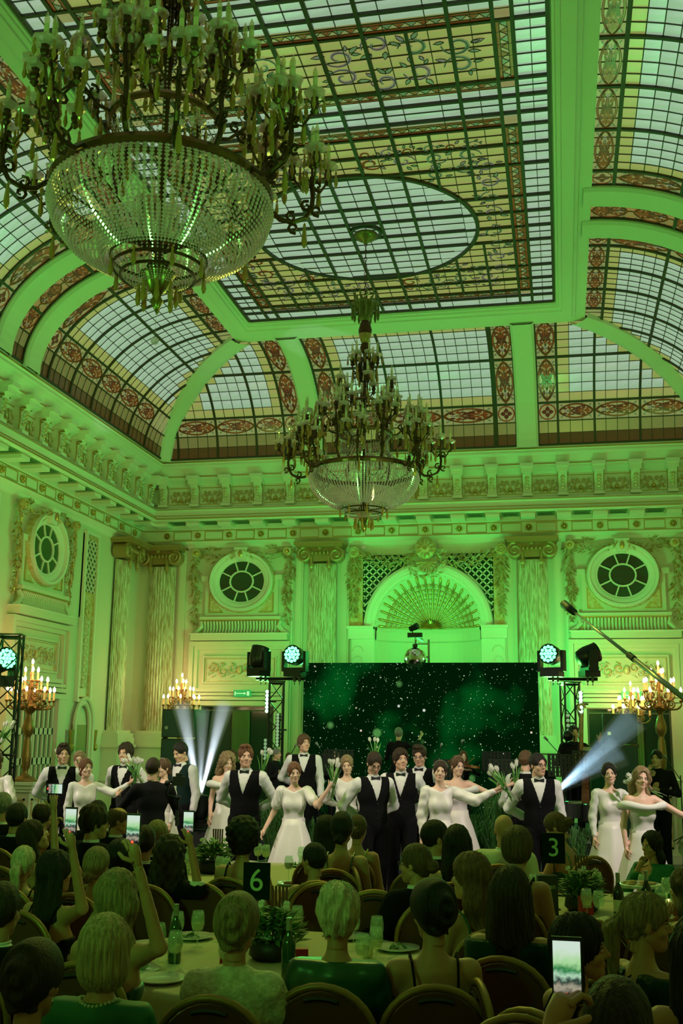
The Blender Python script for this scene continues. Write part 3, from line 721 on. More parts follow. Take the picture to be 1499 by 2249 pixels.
def column(frame, x, name='column', label='', mb_only=False, zbase=2.05, w=.33):
    """engaged marble column with gilded ionic capital"""
    t = struct('trim_4'); t.name = 'trim_4'
    s = MB(frame); n = 15; zs = [zbase, zbase+1.2, zbase+2.6, 5.75]; vs = []
    rnd = random.Random(int(x*10))
    for z in zs:
        ww = w*(1-.035*(z-zbase)/3.7)
        for k in range(n*2+1):
            a = pi*k/(2*n); fl = .018 if k % 2 else 0; vs.append((x-cos(a)*(ww-fl), .05+sin(a)*(ww*.62-fl), z))
    m = 2*n+1
    s.add(vs, [(i*m+k, i*m+k+1, (i+1)*m+k+1, (i+1)*m+k) for i in range(len(zs)-1) for k in range(m-1)]); s.build('shaft', MARB, t)
    b = MB(frame)
    for z0, z1, q in ((zbase-.06, zbase, .05), (zbase-.16, zbase-.06, .10), (zbase-.30, zbase-.16, .12), (zbase-.36, zbase-.30, .16), (zbase-.95, zbase-.36, .12), (zbase-1.05, zbase-.95, .17), (0, zbase-1.05, .12)):
        b.box((x-w-q, 0, z0), (x+w+q, .26+q, z1))
    b.build('pedestal', PLB, t)
    c = MB(frame)
    for z0, z1, q in ((6.15, 6.21, .24), (6.10, 6.15, .20)): c.box((x-w-q, 0, z0), (x+w+q, .30+q, z1))
    c.box((x-w-.02, 0, 5.80), (x+w+.02, .30, 6.10))
    for sx in (-1, 1):
        c.tube([(u, .36, v) for u, v in spiral(x+sx*.36, 5.94, .17, .02, pi/2, -sx*1.9, 26)], [.040]*14+list(np.linspace(.038, .02, 12)), 6)
        c.tube([(x+sx*.36, .05, 5.94), (x+sx*.36, .36, 5.94)], .165, 14)
        c.ball((x+sx*.20, .34, 5.70), (.065, .06, .09), 7, 5); c.ball((x+sx*.20, .34, 5.60), (.035, .035, .06), 6, 4); c.tube([(x+sx*.20, .36, 5.90), (x+sx*.20, .36, 5.74)], .03, 5)
    for k in range(5): c.ball((x-.18+.09*k, .36, 5.98), (.04, .035, .055), 6, 4)
    for k in range(5):
        a = pi*(k+.5)/5; c.octa((x+.09*cos(a), .42, 6.10+.09*sin(a)), (cos(a), .3, sin(a)), .18, .08)
    c.ball((x, .44, 6.08), .05, 6, 4)
    c.build('capital', mat('antique gold capital', (0.40, 0.24, 0.09), 0.42, 0.35, bump=(25, .2)), t)
    return t
DW = mat('door white paint', (0.60, 0.56, 0.44), 0.4)
CURT = mat('olive curtain', (0.10, 0.12, 0.035), 0.8, bump=(3, .4, (14, 1, .2)))
dcount = [0]
def dark_door(frame, xc):
    dcount[0] += 1; t = struct('door_%d' % dcount[0], 'tall glazed double door standing dark under the carved overdoor')
    b = MB(frame)
    b.box((xc-1.17, 0, 0), (xc-.84, .14, 2.62)); b.box((xc+.84, 0, 0), (xc+1.17, .14, 2.62)); b.box((xc-.84, 0, 2.60), (xc+.84, .10, 2.66)); b.build('door_frame', PLB, t)
    g = MB(frame); g.box((xc-.84, .005, .1), (xc+.84, .02, 2.60)); g.build('door_glass', mat('dark door glass', (0.012, 0.03, 0.02), .08), t)
    m = MB(frame)
    m.box((xc-.84, .02, 0), (xc-.80, .07, 2.6)); m.box((xc+.80, .02, 0), (xc+.84, .07, 2.6)); m.box((xc-.84, .02, 2.5), (xc+.84, .06, 2.53)); m.box((xc-.84, .02, 0), (xc+.84, .07, .25)); m.build('door_leaf', mat('dark green door', (0.05, 0.07, 0.04), .4), t)
    c = MB(frame)
    for k in range(9):
        x = xc-.10+.045*k; c.tube([(x, .07, .0), (x, .07, 2.5)], .026, 5)
    c.build('curtain', CURT, t)
def french_door(frame, xc):
    dcount[0] += 1; t = struct('door_%d' % dcount[0], 'cream french door with narrow panes')
    b = MB(frame); b.box((xc-1.17, 0, 0), (xc-.84, .14, 2.62)); b.box((xc+.84, 0, 0), (xc+1.17, .14, 2.62)); b.box((xc-.84, 0, 0), (xc+.84, .03, 2.62)); b.build('door_frame', PLB, t)
    for sx in (-1, 1):
        for k in range(4):
            for j in range(4):
                x = xc+sx*(.14+.18*k); z0 = .45+.54*j
                MB(frame).box((x-.055, .025, z0), (x+.055, .045, z0+.42)).build('door_pane', mat('mirror pane', (0.16, 0.20, 0.10), .12, .3), t)
        m = MB(frame)
        for k in range(5): m.box((xc+sx*(.05+.18*k)-.025, .03, .2), (xc+sx*(.05+.18*k)+.025, .07, 2.6))
        for j in range(5): m.box((xc+sx*.44-.42, .03, .33+.54*j), (xc+sx*.44+.42, .07, .45+.54*j))
        m.build('door_leaf', DW, t)
WD = mat('dusky window glass', (0.05, 0.035, 0.02), 0.25, noise=(2, .15, (0.03, 0.06, 0.03), (1, 1, 3)))
BX = 4.20
bay(FB, XC-BX, None, 'window_11', 10, WD, dark_door); bay(FB, XC+BX, None, 'window_12', 20, WD, dark_door); bay(FL, 18.55, None, 'window_13', 30, mat('green lit window glass', (0.03, 0.09, 0.02), .2), french_door)  # left wall window: plain dark green glass colour
for x in (-8.98, XC-2.32, XC+2.32, -XC*2*0+3.24): column(FB, x)
column(FL, 22.2)
# flat strips beside the columns
st = MB(FB)
for x in (XC-2.85, XC+2.85, XC-1.80, XC+1.80, -8.50, 2.76): st.box((x-.09, 0, 0), (x+.09, .07, 6.2)); st.box((x-.05, .07, .4), (x+.05, .09, 6.0))
for x in (XC-3.02, XC+3.02): st.box((x-.02, 0, 0), (x+.02, .05, 6.2), 1)
tag(st.build('trim_5', [PLB, PLA, GOLP]), kind='structure')
# lattice slots of the left wall
def lattice(mb, x0, x1, z0, z1, st_, w=.018, d0=.03, d1=.05, keep=None, mi=0):
    n = int((x1-x0+z1-z0)/st_)+2
    for k in range(n):
        c = k*st_
        for sg in (1, -1):
            poly = []
            a = (x0+c, z0) if sg == 1 else (x1-c, z0)
            b = (a[0]-sg*(z1-z0), z1)
            # clip segment to x0..x1
            pts = []
            for t in np.linspace(0, 1, 40):
                p = (a[0]+(b[0]-a[0])*t, a[1]+(b[1]-a[1])*t)
                if x0 <= p[0] <= x1 and (keep is None or keep(*p)): pts.append(p)
            if len(pts) >= 2: mb.bar((pts[0][0], (d0+d1)/2, pts[0][1]), (pts[-1][0], (d0+d1)/2, pts[-1][1]), w, d1-d0, (0, 1, 0), mi)
lt = MB(FL)
for s0 in (20.35, 16.15):
    lt.box((s0-.05, .0, 4.3), (s0+.60, .03, 6.05), 1); lt.box((s0+.02, .03, 4.85), (s0+.53, .035, 5.95), 2)
    moulding(lt, s0-.05, s0+.60, 2.6, 6.10, .06, 0, .09); lattice(lt, s0+.02, s0+.53, 4.85, 5.95, .17, .022, .035, .06)
    moulding(lt, s0+.0, s0+.55, 2.7, 6.02, .02, .0, .06, 1)
    for k in range(12): lt.tube([(u, .04, v) for u, v in circ(s0+.275, 2.95+.15*k, .10, .06, 8)], .012, 4, 1)
lt2 = struct('trim_6', 'lattice slots in the left wall'); lt.build('lattice', [PLA, GOLP, DGRN], lt2)
# arched niche door low on the left wall
an = MB(FL); xx = 20.65
an.ribbon([(xx-.42, 0), (xx-.42, 1.9)], .10, 0, .1) if False else None
for r_, dd in ((.42, .10), (.34, .06)): an.tube([(xx-r_, dd, .0), (xx-r_, dd, 2.15)]+[(xx-r_*cos(a), dd, 2.15+r_*1.25*sin(a)) for a in np.linspace(.1, pi-.1, 12)]+[(xx+r_, dd, 2.15), (xx+r_, dd, 0)], .045, 6)
an.box((xx-.34, 0, 0), (xx+.34, .02, 2.15), 1)
for sx in (-1, 1): an.tube([(xx+sx*.55, .10, 1.75), (xx+sx*.55, .10, 2.05)], [.03, .06], 7, 2); an.ball((xx+sx*.55, .12, 1.70), (.06, .06, .08), 7, 5, 2)
an.build('arch_moulding', [PLB, mat('olive niche', (0.30, 0.28, 0.12), .6), GOLD], lt2)
# ============================================================ SHELL NICHE
ni = struct('trim_7', 'arched niche with a gilded shell fan, lattice spandrels and a garland')
a_ = MB(FB)
vs = []
prof = [(1.17, -.02), (1.17, .04), (1.21, .08), (1.25, .08), (1.27, .12), (1.34, .14), (1.40, .12), (1.42, .03), (1.42, 0)]
n = 32
for r_, d in prof:
    for k in range(n+1): a = pi*k/n; vs.append((NX+r_*cos(a), d, NZ+r_*sin(a)))
a_.add(vs, [(i*(n+1)+k, i*(n+1)+k+1, (i+1)*(n+1)+k+1, (i+1)*(n+1)+k) for i in range(len(prof)-1) for k in range(n)])
for sx in (-1, 1):
    x = NX+sx*1.17; a_.box((min(x, x+sx*.5), 0, 0), (max(x, x+sx*.5), .12, NZ-.28)); a_.box((min(x, x+sx*.55), 0, NZ-.28), (max(x, x+sx*.55), .24, NZ-.02)); a_.box((min(x, x+sx*.58), 0, NZ-.06), (max(x, x+sx*.58), .28, NZ))
    for k in range(8): a_.tube([(u, .13, v) for u, v in circ(NX+sx*1.52, NZ-.55-.22*k, .12, .12, 8, 0, pi)], .015, 4)
a_.build('arch_moulding', PLA, ni)
# curved recess: wall half cylinder + dome with shell
rc = MB(FB); n = 24
DP = .75
vs = []
for z in (0, NZ-.30, NZ-.27, NZ-.10, NZ-.06, NZ):
    e = 0 if z in (0, NZ-.30) else (.05 if z in (NZ-.10, NZ-.27) else .08)
    for k in range(n+1): a = pi*k/n; vs.append((NX+(NR-e*.6)*cos(a), -(DP-e)*sin(a), z))
rc.add(vs, [(i*(n+1)+k, i*(n+1)+k+1, (i+1)*(n+1)+k+1, (i+1)*(n+1)+k) for i in range(5) for k in range(n)])
rc.build('recess', PLB, ni)
dm = MB(FB); NR2 = 19; vs = []
def dome(t, a, lift=0):  # t radial 0..1, a angle 0..pi
    r_ = NR*t; d = -DP*.85*sqrt(max(0, 1-t*t))-.0+lift
    return (NX+r_*cos(a), d, NZ+r_*sin(a))
for i, t in enumerate(np.linspace(0.03, 1, 12)):
    for k in range(NR2*4+1):
        a = pi*k/(NR2*4); vs.append(dome(t, a, .05*t*abs(sin(a*NR2))))
m = NR2*4+1
dm.add(vs, [(i*m+k, i*m+k+1, (i+1)*m+k+1, (i+1)*m+k) for i in range(11) for k in range(m-1)]); dm.build('shell', PLA, ni, True)
for k in range(NR2+1):
    a = pi*(k+.0)/NR2; a = min(max(a, .03), pi-.03)
    MB(FB).tube([dome(t, a, .04) for t in np.linspace(.12, .97, 9)], list(np.linspace(.012, .030, 9)), 6).build('shell_rib', GOLD, ni, True)
bd = MB(FB)
for k in range(NR2):
    a = pi*(k+.5)/NR2
    for j in range(7):
        t = .30+.085*j; bd.ball(dome(t, a, .05), (.010+.011*j*.6,)*3, 6, 4, 0)
    bd.tube([dome(.97+.03*sin(q), a+(-.5+q/pi)*pi/NR2, .05) for q in np.linspace(0, pi, 6)], .014, 4, 1)
for k in range(14):
    a = pi*(k+.5)/14; bd.octa(dome(.10+.0*k, a, .10), (cos(a), .3, sin(a)*.6), .34 if abs(cos(a)) > .5 else .2, .09, 1)
bd.build('shell_beads', [GOLP, GOLD], ni)
sp_ = MB(FB)
for sx in (-1, 1):
    x0, x1 = (NX-1.42-.02, NX) if sx < 0 else (NX, NX+1.42)
    kf = lambda x, z: hypot(x-NX, z-NZ) > 1.43 and z < NZ+1.62 and abs(x-NX) > .45
    back = []
    pts = [(NX+sx*1.43*cos(a), NZ+1.43*sin(a)) for a in np.linspace(0.02, 1.25, 14)]
    poly = pts+[(pts[-1][0], NZ+1.60), (NX+sx*1.45, NZ+1.60)]
    sp_.add([(u, .012, v) for u, v in poly], [tuple(range(len(poly))) if sx < 0 else tuple(reversed(range(len(poly))))], 1)
    lattice(sp_, NX-1.44 if sx < 0 else NX, NX if sx < 0 else NX+1.44, NZ+.05, NZ+1.62, .165, .028, .02, .05, kf)
sp_.build('lattice', [PLA, DGRN], ni)
gg = MB(FB)
foliage(gg, [(NX-.22, .15, NZ+1.55), (NX-.6, .12, NZ+1.42), (NX-1.0, .08, NZ+1.42), (NX-1.4, .08, NZ+1.55), (NX-1.62, .08, NZ+1.66)], lambda t: .12+.20*sin(pi*min(1, t*1.1)), 150, 3, .12, .08, .12)
foliage(gg, [(NX+.22, .15, NZ+1.55), (NX+.6, .12, NZ+1.42), (NX+1.0, .08, NZ+1.42), (NX+1.4, .08, NZ+1.55), (NX+1.62, .08, NZ+1.66)], lambda t: .12+.20*sin(pi*min(1, t*1.1)), 150, 4, .12, .08, .12)
for sx in (-1, 1):
    foliage(gg, [(NX+sx*1.64, .06, NZ+1.5), (NX+sx*1.64, .06, NZ+1.0), (NX+sx*1.64, .06, NZ+.2)], lambda t: .34*(.45+.55*sin(pi*min(1, t*1.15+.1))), 150, 7+sx, .15, .10, .12)
    gg.tube([(NX+sx*1.62, .02, NZ+1.66), (NX+sx*1.62, .18, NZ+1.66)], .13, 12); gg.tube([(u, .19, v) for u, v in spiral(NX+sx*1.62, NZ+1.66, .12, .02, 0, 2, 20)], .014, 4)
    gg.box((NX+sx*1.64-.20, 0, NZ), (NX+sx*1.64+.20, .04, NZ+1.6))
# central cartouche
gg.ball((NX-.02, .20, NZ+1.70), (.24, .14, .24), 12, 8, 0); gg.ball((NX-.02, .36, NZ+1.68), .04, 6, 5, 1)
for k in range(12): a = k*pi/6; gg.octa((NX-.02+.16*cos(a), .32, NZ+1.68+.16*sin(a)), (cos(a), 0, sin(a)), .16, .10, 0)
foliage(gg, [(NX-.02+.36*cos(a), .16, NZ+1.45+.40*sin(a)) for a in np.linspace(pi*.8, pi*2.2, 10)], .2, 90, 12, .1, .08, .12)
for k in range(9): a = pi+pi*(k+.5)/9; gg.tube([(NX, .14, NZ+1.40), (NX+.24*cos(a), .22, NZ+1.42+.26*sin(a))], [.02, .035], 5)
gg.build('garland', [GOLP, GOLD], ni)
# small boxes in the wall band: round smoke detectors etc.
for (px_, py_) in ((1250, 385), (1242, 680)):
    p = atZ(px_, py_, H-.10); o = tag(MB().lathe([(.0, 0), (.05, .0), (.085, .03), (.085, .06)], 12).build('ceiling_speaker', PLA, loc=p), 'small round cream fitting on the flat ceiling frame, '+('beside the round glass panel' if py_ < 500 else 'at the far corner'), 'fitting')
# ============================================================ CHANDELIERS
CRY = glassy('crystal', (0.95, 0.78, 0.88), .40, .10)
CRD = glassy('crystal bright', (0.95, 0.80, 0.88), .5, .05)
AMB = glassy('amber prism', (0.62, 0.36, 0.10), .2, .2)
BOB = glassy('frosted bobeche glass', (0.90, 0.72, 0.78), .35, .25)
CAN = mat('candle sleeve', (0.80, 0.62, 0.45), .5)
BULB = glassy('unlit bulb', (0.85, 0.80, 0.62), .55, .08)
def oct_bead(mb, c, r, mi=None, z=1.0): mb.octa(c, (0, 0, 1), r*2*z, r*2, mi, r*2)
def prism_drop(mb, c, L, w=.022, mi=0):   # hanging faceted drop, top at c
    x, y, z = c
    mb.lathe([(.002, 0), (w*.35, -.012), (w*.5, -.03), (w*.35, -.045), (w*.55, -.06), (w*.9, -L*.72), (w*.5, -L*.92), (.001, -L)], 5, c, mi, cap=False)
def candle_mesh():
    mb = MB()
    mb.lathe([(.006, -.10), (.030, -.075), (.034, -.05), (.026, -.03), (.030, 0)], 8, mi=1)
    mb.lathe([(.030, -.01), (.052, .0), (.074, .018), (.078, .042), (.070, .042), (.045, .012), (.02, .01)], 12, mi=2, cap=False, wav=lambda a, z: .12*cos(5*a))
    mb.lathe([(.018, 0), (.018, .15)], 8, mi=0)
    mb.lathe([(.012, .15), (.020, .17), (.019, .20), (.004, .245)], 7, mi=3)
    for k in range(3):
        a = 2*pi*k/3+.3; prism_drop(mb, (.074*cos(a), .074*sin(a), .02), .13 if k % 2 else .16, .020, 4)
    return mb
CME = candle_mesh().mesh('candle', [CAN, BRON, BOB, BULB, AMB])
def strand_mesh(prof, n, r0, r1, mi=0):
    """string of cut beads hanging along a profile of (r, z)"""
    mb = MB(); P = [np.array(p, float) for p in prof]; L = [0]
    for i in range(len(P)-1): L.append(L[-1]+np.linalg.norm(P[i+1]-P[i]))
    for k in range(n):
        s = L[-1]*(k+.5)/n; i = max(j for j in range(len(L)-1) if L[j] <= s); t = (s-L[i])/(L[i+1]-L[i]); p = P[i]+(P[i+1]-P[i])*t; r = r0+(r1-r0)*k/n
        mb.octa((p[0], 0, p[1]), (0, 0, 1), r*2, r*1.7, mi, r*1.2)
    return mb
def arm_mesh(pts, r, leafy=True, holders=()):
    mb = MB(); mb.tube(pts, r, 7)
    if leafy:
        for k in range(2, len(pts)-1, 2):
            p = pts[k]; d = np.array(pts[min(k+1, len(pts)-1)])-np.array(pts[k-1]); d = _n(d); nrm = np.array([-d[2], 0, d[0]])
            for sg in (-1, 1):
                c = np.array(p)+nrm*sg*.045
                mb.tube([(c[0]+q[0], 0, c[2]+q[1]) for q in spiral(0, 0, .05, .012, sg*1.2, sg*1.1, 9)], [.013]*6+[.010, .008, .012], 5)
            mb.octa((p[0], 0, p[2]), d, .10, .05)
    for h in holders:
        c, hx = h
        mb.tube([c, ((c[0]+hx[0])/2, (c[1]+hx[1])/2, c[2]-.03), hx], .011, 5)
        mb.lathe([(.012, -.04), (.035, -.015), (.030, 0), (.012, .02)], 7, hx)
    return mb
def build_chandelier(label):
    T = thing('chandelier', label, 'chandelier', (0, 0, 0), 0, 'pair of tiered crystal chandeliers')
    # central stem, rods and crown
    s = MB()
    s.lathe([(.05, -.62), (.09, -.58), (.03, -.5), (.025, .2), (.06, .25), (.025, .3), (.03, 1.1), (.07, 1.15), (.05, 1.25), (.025, 1.3), (.03, 1.9), (.06, 1.95), (.08, 2.02), (.05, 2.1), (.09, 2.2), (.11, 2.3), (.08, 2.42), (.035, 2.5), (.03, 2.56)], 12)
    for k in range(8):
        a = k*pi/4; s.tube([(.05*cos(a), .05*sin(a), -.45), (.78*cos(a), .78*sin(a), .02)], .010, 4)
        s.tube([(.05*cos(a), .05*sin(a), 1.85), (.10*cos(a), .10*sin(a), 1.75), (.09*cos(a), .09*sin(a), 1.55), (.05*cos(a), .05*sin(a), 1.45)], .012, 4)
    s.build('stem', BRON, T, True)
    g = MB(); g.lathe([(.04, 2.44), (.10, 2.5), (.13, 2.62), (.20, 2.72), (.21, 2.76), (.12, 2.78), (.03, 2.80)], 14, wav=lambda a, z: .08*cos(7*a))
    for k in range(14): a = 2*pi*k/14; prism_drop(g, (.21*cos(a), .21*sin(a), 2.74), .26, .026)
    for k in range(10): a = 2*pi*k/10; g.tube([(.10*cos(a), .10*sin(a), 2.76), (.17*cos(a), .17*sin(a), 2.84), (.19*cos(a), .19*sin(a), 2.95)], [.02, .015, .012], 5)
    g.build('crown', mat('olive glass crown', (0.22, 0.20, 0.06), .2, .3), T)
    v = MB(); v.lathe([(.03, 2.05), (.07, 2.12), (.10, 2.22), (.085, 2.36), (.04, 2.44)], 12); v.build('glass_vase', AMB, T, True)
    c = MB()
    ztop = H-6.0-.02
    z = 2.80; k = 0
    while z < ztop-.12:
        ax = (1, 0) if k % 2 else (0, 1)
        c.tube([(.018*cos(q)*ax[0], .018*cos(q)*ax[1], z+.035+.038*sin(q)) for q in np.linspace(0, 2*pi, 9)], .006, 4, cap=False); z += .062; k += 1
    c.build('chain', BRON, T)
    r = MB(); r.lathe([(.03, ztop-.16), (.06, ztop-.12), (.14, ztop-.08), (.19, ztop-.03), (.19, ztop)], 18); r.build('ceiling_rose', mat('gilt ceiling rose', (0.25, 0.22, 0.06), .35, .6), T, True)
    # hoops
    HM = mat('bronze hoop', (0.20, 0.10, 0.045), .25, .85, bump=(30, .15))
    for (rr, z, hgt) in ((.83, .0, .07), (.42, .60, .05), (.20, 1.12, .04)):
        h = MB(); h.lathe([(rr-.012, z-hgt/2), (rr+.012, z-hgt/2), (rr+.022, z), (rr+.012, z+hgt/2), (rr-.012, z+hgt/2), (rr-.012, z-hgt/2)], 64, cap=False); h.build('hoop', HM, T)
    # crystal strands: shared meshes, one object each
    def strands(prof, n, nb, r0, r1, name, mt=CRY, ph=0):
        me = strand_mesh(prof, nb, r0, r1).mesh(name, mt)
        for k in range(n): link(name, me, T, (0, 0, 0), (0, 0, 2*pi*k/n+ph))
    strands([(.82, -.03), (.85, -.12), (.80, -.27), (.68, -.42), (.52, -.52), (.40, -.56)], 104, 25, .025, .014, 'crystal_strand')
    strands([(.42, .57), (.36, .50), (.38, .32), (.55, .12), (.78, .02)], 56, 22, .010, .018, 'upper_strand')
    strands([(.36, -.52), (.33, -.60), (.24, -.69), (.13, -.74)], 56, 14, .010, .008, 'lower_strand')
    strands([(.20, 1.10), (.20, 1.0), (.15, .9), (.06, .85)], 24, 10, .012, .010, 'top_strand')
    for z0, rr in ((-.52, .36), (-.60, .34), (-.665, .28)):
        h = MB(); h.lathe([(rr-.006, z0-.01), (rr+.008, z0-.01), (rr+.008, z0+.01), (rr-.006, z0+.01), (rr-.006, z0-.01)], 40, cap=False); h.build('wire_hoop', BRON, T)
    # inner flat prisms of the bowl, seen as bright fringe
    fr_ = MB()
    for k in range(64):
        a = 2*pi*k/64; fr_.bar((.50*cos(a), .50*sin(a), -.30), (.42*cos(a), .42*sin(a), -.54), .03, .008, (cos(a), sin(a), 0))
    fr_.build('inner_prisms', CRD, T)
    b = MB(); b.lathe([(.02, -.80), (.07, -.77), (.10, -.70), (.12, -.66), (.14, -.64)], 12, mi=0)
    b.lathe([(.004, -.95), (.02, -.92), (.05, -.86), (.03, -.82), (.05, -.78)], 10, mi=0); b.build('finial', mat('gilt finial', (0.30, 0.22, 0.07), .3, .7), T, True)
    q = MB()
    for k in range(8): q.octa((0, 0, -.96-.022*k), (0, 0, 1), .02, .012)
    q.ball((0, 0, -1.17), .032, 8, 6); q.build('crystal_drop', CRD, T)
    pd = MB()
    for k in range(8): a = k*pi/4; prism_drop(pd, (.14*cos(a), .14*sin(a), -.72), .19, .026)
    for k in range(8): a = k*pi/4+.3; prism_drop(pd, (.36*cos(a), .36*sin(a), -.56), .17, .024)
    tag(pd.build('amber_prisms', AMB, T), kind='stuff')
    sw = MB()
    for k in range(8):
        a = k*pi/4
        for j in range(20):
            t = j/19; rr = .05+.14*t; z = 1.9-.75*t-.10*sin(pi*t); sw.octa((rr*cos(a), rr*sin(a), z), (0, 0, 1), .022, .014)
    sw.build('bead_swags', CRY, T)
    def tier(n, phase, pts, r, holders, name='arm'):
        am = arm_mesh(pts, r, True, holders)
        for hs in holders: prism_drop(am, (hs[1][0]*.94, hs[1][1]*.8, hs[1][2]-.06), .20, .026, 1)
        prism_drop(am, (pts[3][0], .02, pts[3][2]-.03), .22, .028, 1)
        me = am.mesh(name, [BRON, AMB])
        for k in range(n):
            a = link(name, me, T, (0, 0, 0), (0, 0, 2*pi*k/n+phase))
            for c_, hx in holders: link('candle', CME, a, (hx[0], hx[1], hx[2]+.10), (0, 0, k*.7))
    def hold(cx, cz, rad, n, rise, ph=0): return [((cx, 0, cz), (cx+rad*cos(2*pi*k/n+ph), rad*sin(2*pi*k/n+ph), cz+rise)) for k in range(n)]
    # lowest, widest tier: scrolled arms sweeping out and up from the main hoop
    tier(8, .1, [(.84, 0, 0), (.92, 0, -.07), (1.02, 0, -.08), (1.12, 0, -.03), (1.17, 0, .06), (1.18, 0, .16), (1.17, 0, .26), (1.17, 0, .33)], .020, hold(1.17, .26, .17, 3, .10, .5)+[((1.17, 0, .30), (1.17, 0, .44))])
    tier(8, .1+pi/8, [(.80, 0, .03), (.86, 0, .10), (.88, 0, .22), (.86, 0, .36), (.88, 0, .48), (.92, 0, .58), (.92, 0, .66)], .020, hold(.92, .60, .17, 3, .08, 1.2)+[((.92, 0, .66), (.92, 0, .78))])
    tier(6, .3, [(.44, 0, .60), (.52, 0, .62), (.60, 0, .70), (.66, 0, .76), (.68, 0, .84)], .015, [((.68, 0, .84), (.70, .09, .92)), ((.68, 0, .84), (.70, -.09, .92))])
    tier(6, .8, [(.20, 0, 1.10), (.28, 0, 1.08), (.36, 0, 1.12), (.42, 0, 1.18), (.44, 0, 1.24)], .013, [((.42, 0, 1.2), (.46, .0, 1.32)), ((.36, 0, 1.12), (.40, .10, 1.16))])
    tier(6, 0, [(.03, 0, 1.62), (.08, 0, 1.58), (.14, 0, 1.60), (.19, 0, 1.66), (.20, 0, 1.72)], .011, [((.20, 0, 1.70), (.20, 0, 1.76))])
    return T
ch = build_chandelier('crystal chandelier of four tiers hanging further off, over the stage end of the hall')
ch.location = (XC-.015, 15.72, 5.97)
ch2 = copy_tree(ch); ch2.location = (XC-.015, 7.08, 6.02); ch2.rotation_euler = (0, 0, .35)
ch2['label'] = 'huge crystal chandelier hanging nearest the camera at the upper left'
# ============================================================ CANDELABRA
FL_ = mat('lit flame bulb', (1, .8, .5), .4, emit=(1.0, 0.72, 0.36), es=34)
WAX = mat('ivory candle tube', (0.80, 0.50, 0.20), .5, emit=(1.0, .45, .12), es=.35)
CGO = mat('candelabrum gilding', (0.30, 0.155, 0.05), .38, .75, bump=(60, .6))
def candelabrum(label, loc, hgt=1.78):
    T = thing('candelabrum', label, 'candelabrum', loc, .2, 'tall gilded candelabra with lit candles')
    s = MB()
    s.lathe([(.20, 0), (.21, .02), (.17, .05), (.10, .08), (.05, .12), (.045, .18), (.065, .22), (.075, .40), (.06, .62), (.045, .68), (.05, .72), (.085, .78), (.10, .86), (.07, .98), (.05, 1.03), (.045, 1.08), (.10, 1.14), (.17, 1.20), (.16, 1.22), (.05, 1.23), (.03, 1.4), (.05, 1.45), (.02, 1.5), (.025, 1.68), (.045, 1.72), (.02, 1.75)], 14, wav=lambda a, z: .05*cos(6*a+z*20))
    s.build('stem', CGO, T, True)
    cm_ = MB(); cm_.lathe([(.012, -.03), (.034, -.01), (.036, 0), (.016, .012)], 9, mi=0); cm_.lathe([(.017, .0), (.017, .14)], 8, mi=1); cm_.lathe([(.010, .14), (.022, .165), (.018, .195), (.002, .225)], 8, mi=2)
    cme = cm_.mesh('candle', [CGO, WAX, FL_])
    for (n, R_, z0, z1, ph) in ((8, .38, 1.22, 1.30, .1), (6, .26, 1.36, 1.47, .4), (3, .12, 1.55, 1.63, .9)):
        pts = [(.03, 0, z0), (R_*.4, 0, z0-.07), (R_*.8, 0, z0-.06), (R_*1.0, 0, z0+.0), (R_, 0, z1-.02)]
        m = MB(); m.tube(pts, .014, 6); m.tube([(R_*.55+q[0], 0, z0+.03+q[1]) for q in spiral(0, 0, .07, .015, -1.5, 1.4, 12)], .011, 5); m.octa((R_*.9, 0, z0-.04), (1, 0, .5), .08, .05)
        me = m.mesh('arm', CGO, True)
        for k in range(n):
            a = link('arm', me, T, (0, 0, 0), (0, 0, 2*pi*k/n+ph)); link('candle', cme, a, (R_, 0, z1))
    for k in range(8):
        a = 2*pi*k/8; s2 = MB().octa((.16*cos(a), .16*sin(a), 1.19), (cos(a), sin(a), -.4), .12, .08, 0); s2.build('leaf', CGO, T)
    link('candle', cme, T, (0, 0, 1.76))
    lamp('candle_glow', 'POINT', (loc[0], loc[1], loc[2]+1.9), 26 if loc[1] < 18 else 14, (1.0, .62, .26), size=.25)
    return T
def pedestal(label, loc, w=.33, h=1.2):
    T = thing('pedestal', label, 'pedestal', loc, 0, 'cream panelled pedestals under the candelabra')
    b = MB(); b.box((-w, -w, 0), (w, w, .14)); b.box((-w+.05, -w+.05, .14), (w-.05, w-.05, h-.16)); b.build('body', PLB, T)
    b = MB(); b.box((-w+.01, -w+.01, h-.16), (w-.01, w-.01, h-.11)); b.box((-w-.02, -w-.02, h-.11), (w+.02, w+.02, h-.05)); b.box((-w-.06, -w-.06, h-.05), (w+.06, w+.06, h)); b.build('cap', PLA, T)
    b = MB()
    for r_ in (0, pi/2, pi, -pi/2):
        c, s = cos(r_), sin(r_); b.xf = lambda p: (p[0]*c-p[1]*s, p[0]*s+p[1]*c, p[2])
        for x0, x1, z0, z1 in ((-w+.12, w-.12, .24, .27), (-w+.12, w-.12, h-.29, h-.26), (-w+.12, -w+.15, .24, h-.26), (w-.15, w-.12, .24, h-.26)): b.box((x0, -w+.03, z0), (x1, -w+.055, z1))
    b.build('panel_moulding', GOLP, T)
    return T
pL = atY(54, 1716, 16.6); pR = atY(1456, 1712, 19.2)
pedestal('cream panelled pedestal at the left edge, carrying a candelabrum beside the black truss', (pL[0], 16.6, 0), .25, pL[2]); candelabrum('tall gilded candelabrum with many lit candles on the pedestal at the left edge', (pL[0], 16.6, pL[2]))
pedestal('cream panelled pedestal at the right edge, carrying a candelabrum', (pR[0], 19.2, 0), .22, pR[2]); candelabrum('tall gilded candelabrum with lit candles on the pedestal at the right edge', (pR[0], 19.2, pR[2]), 1.6)
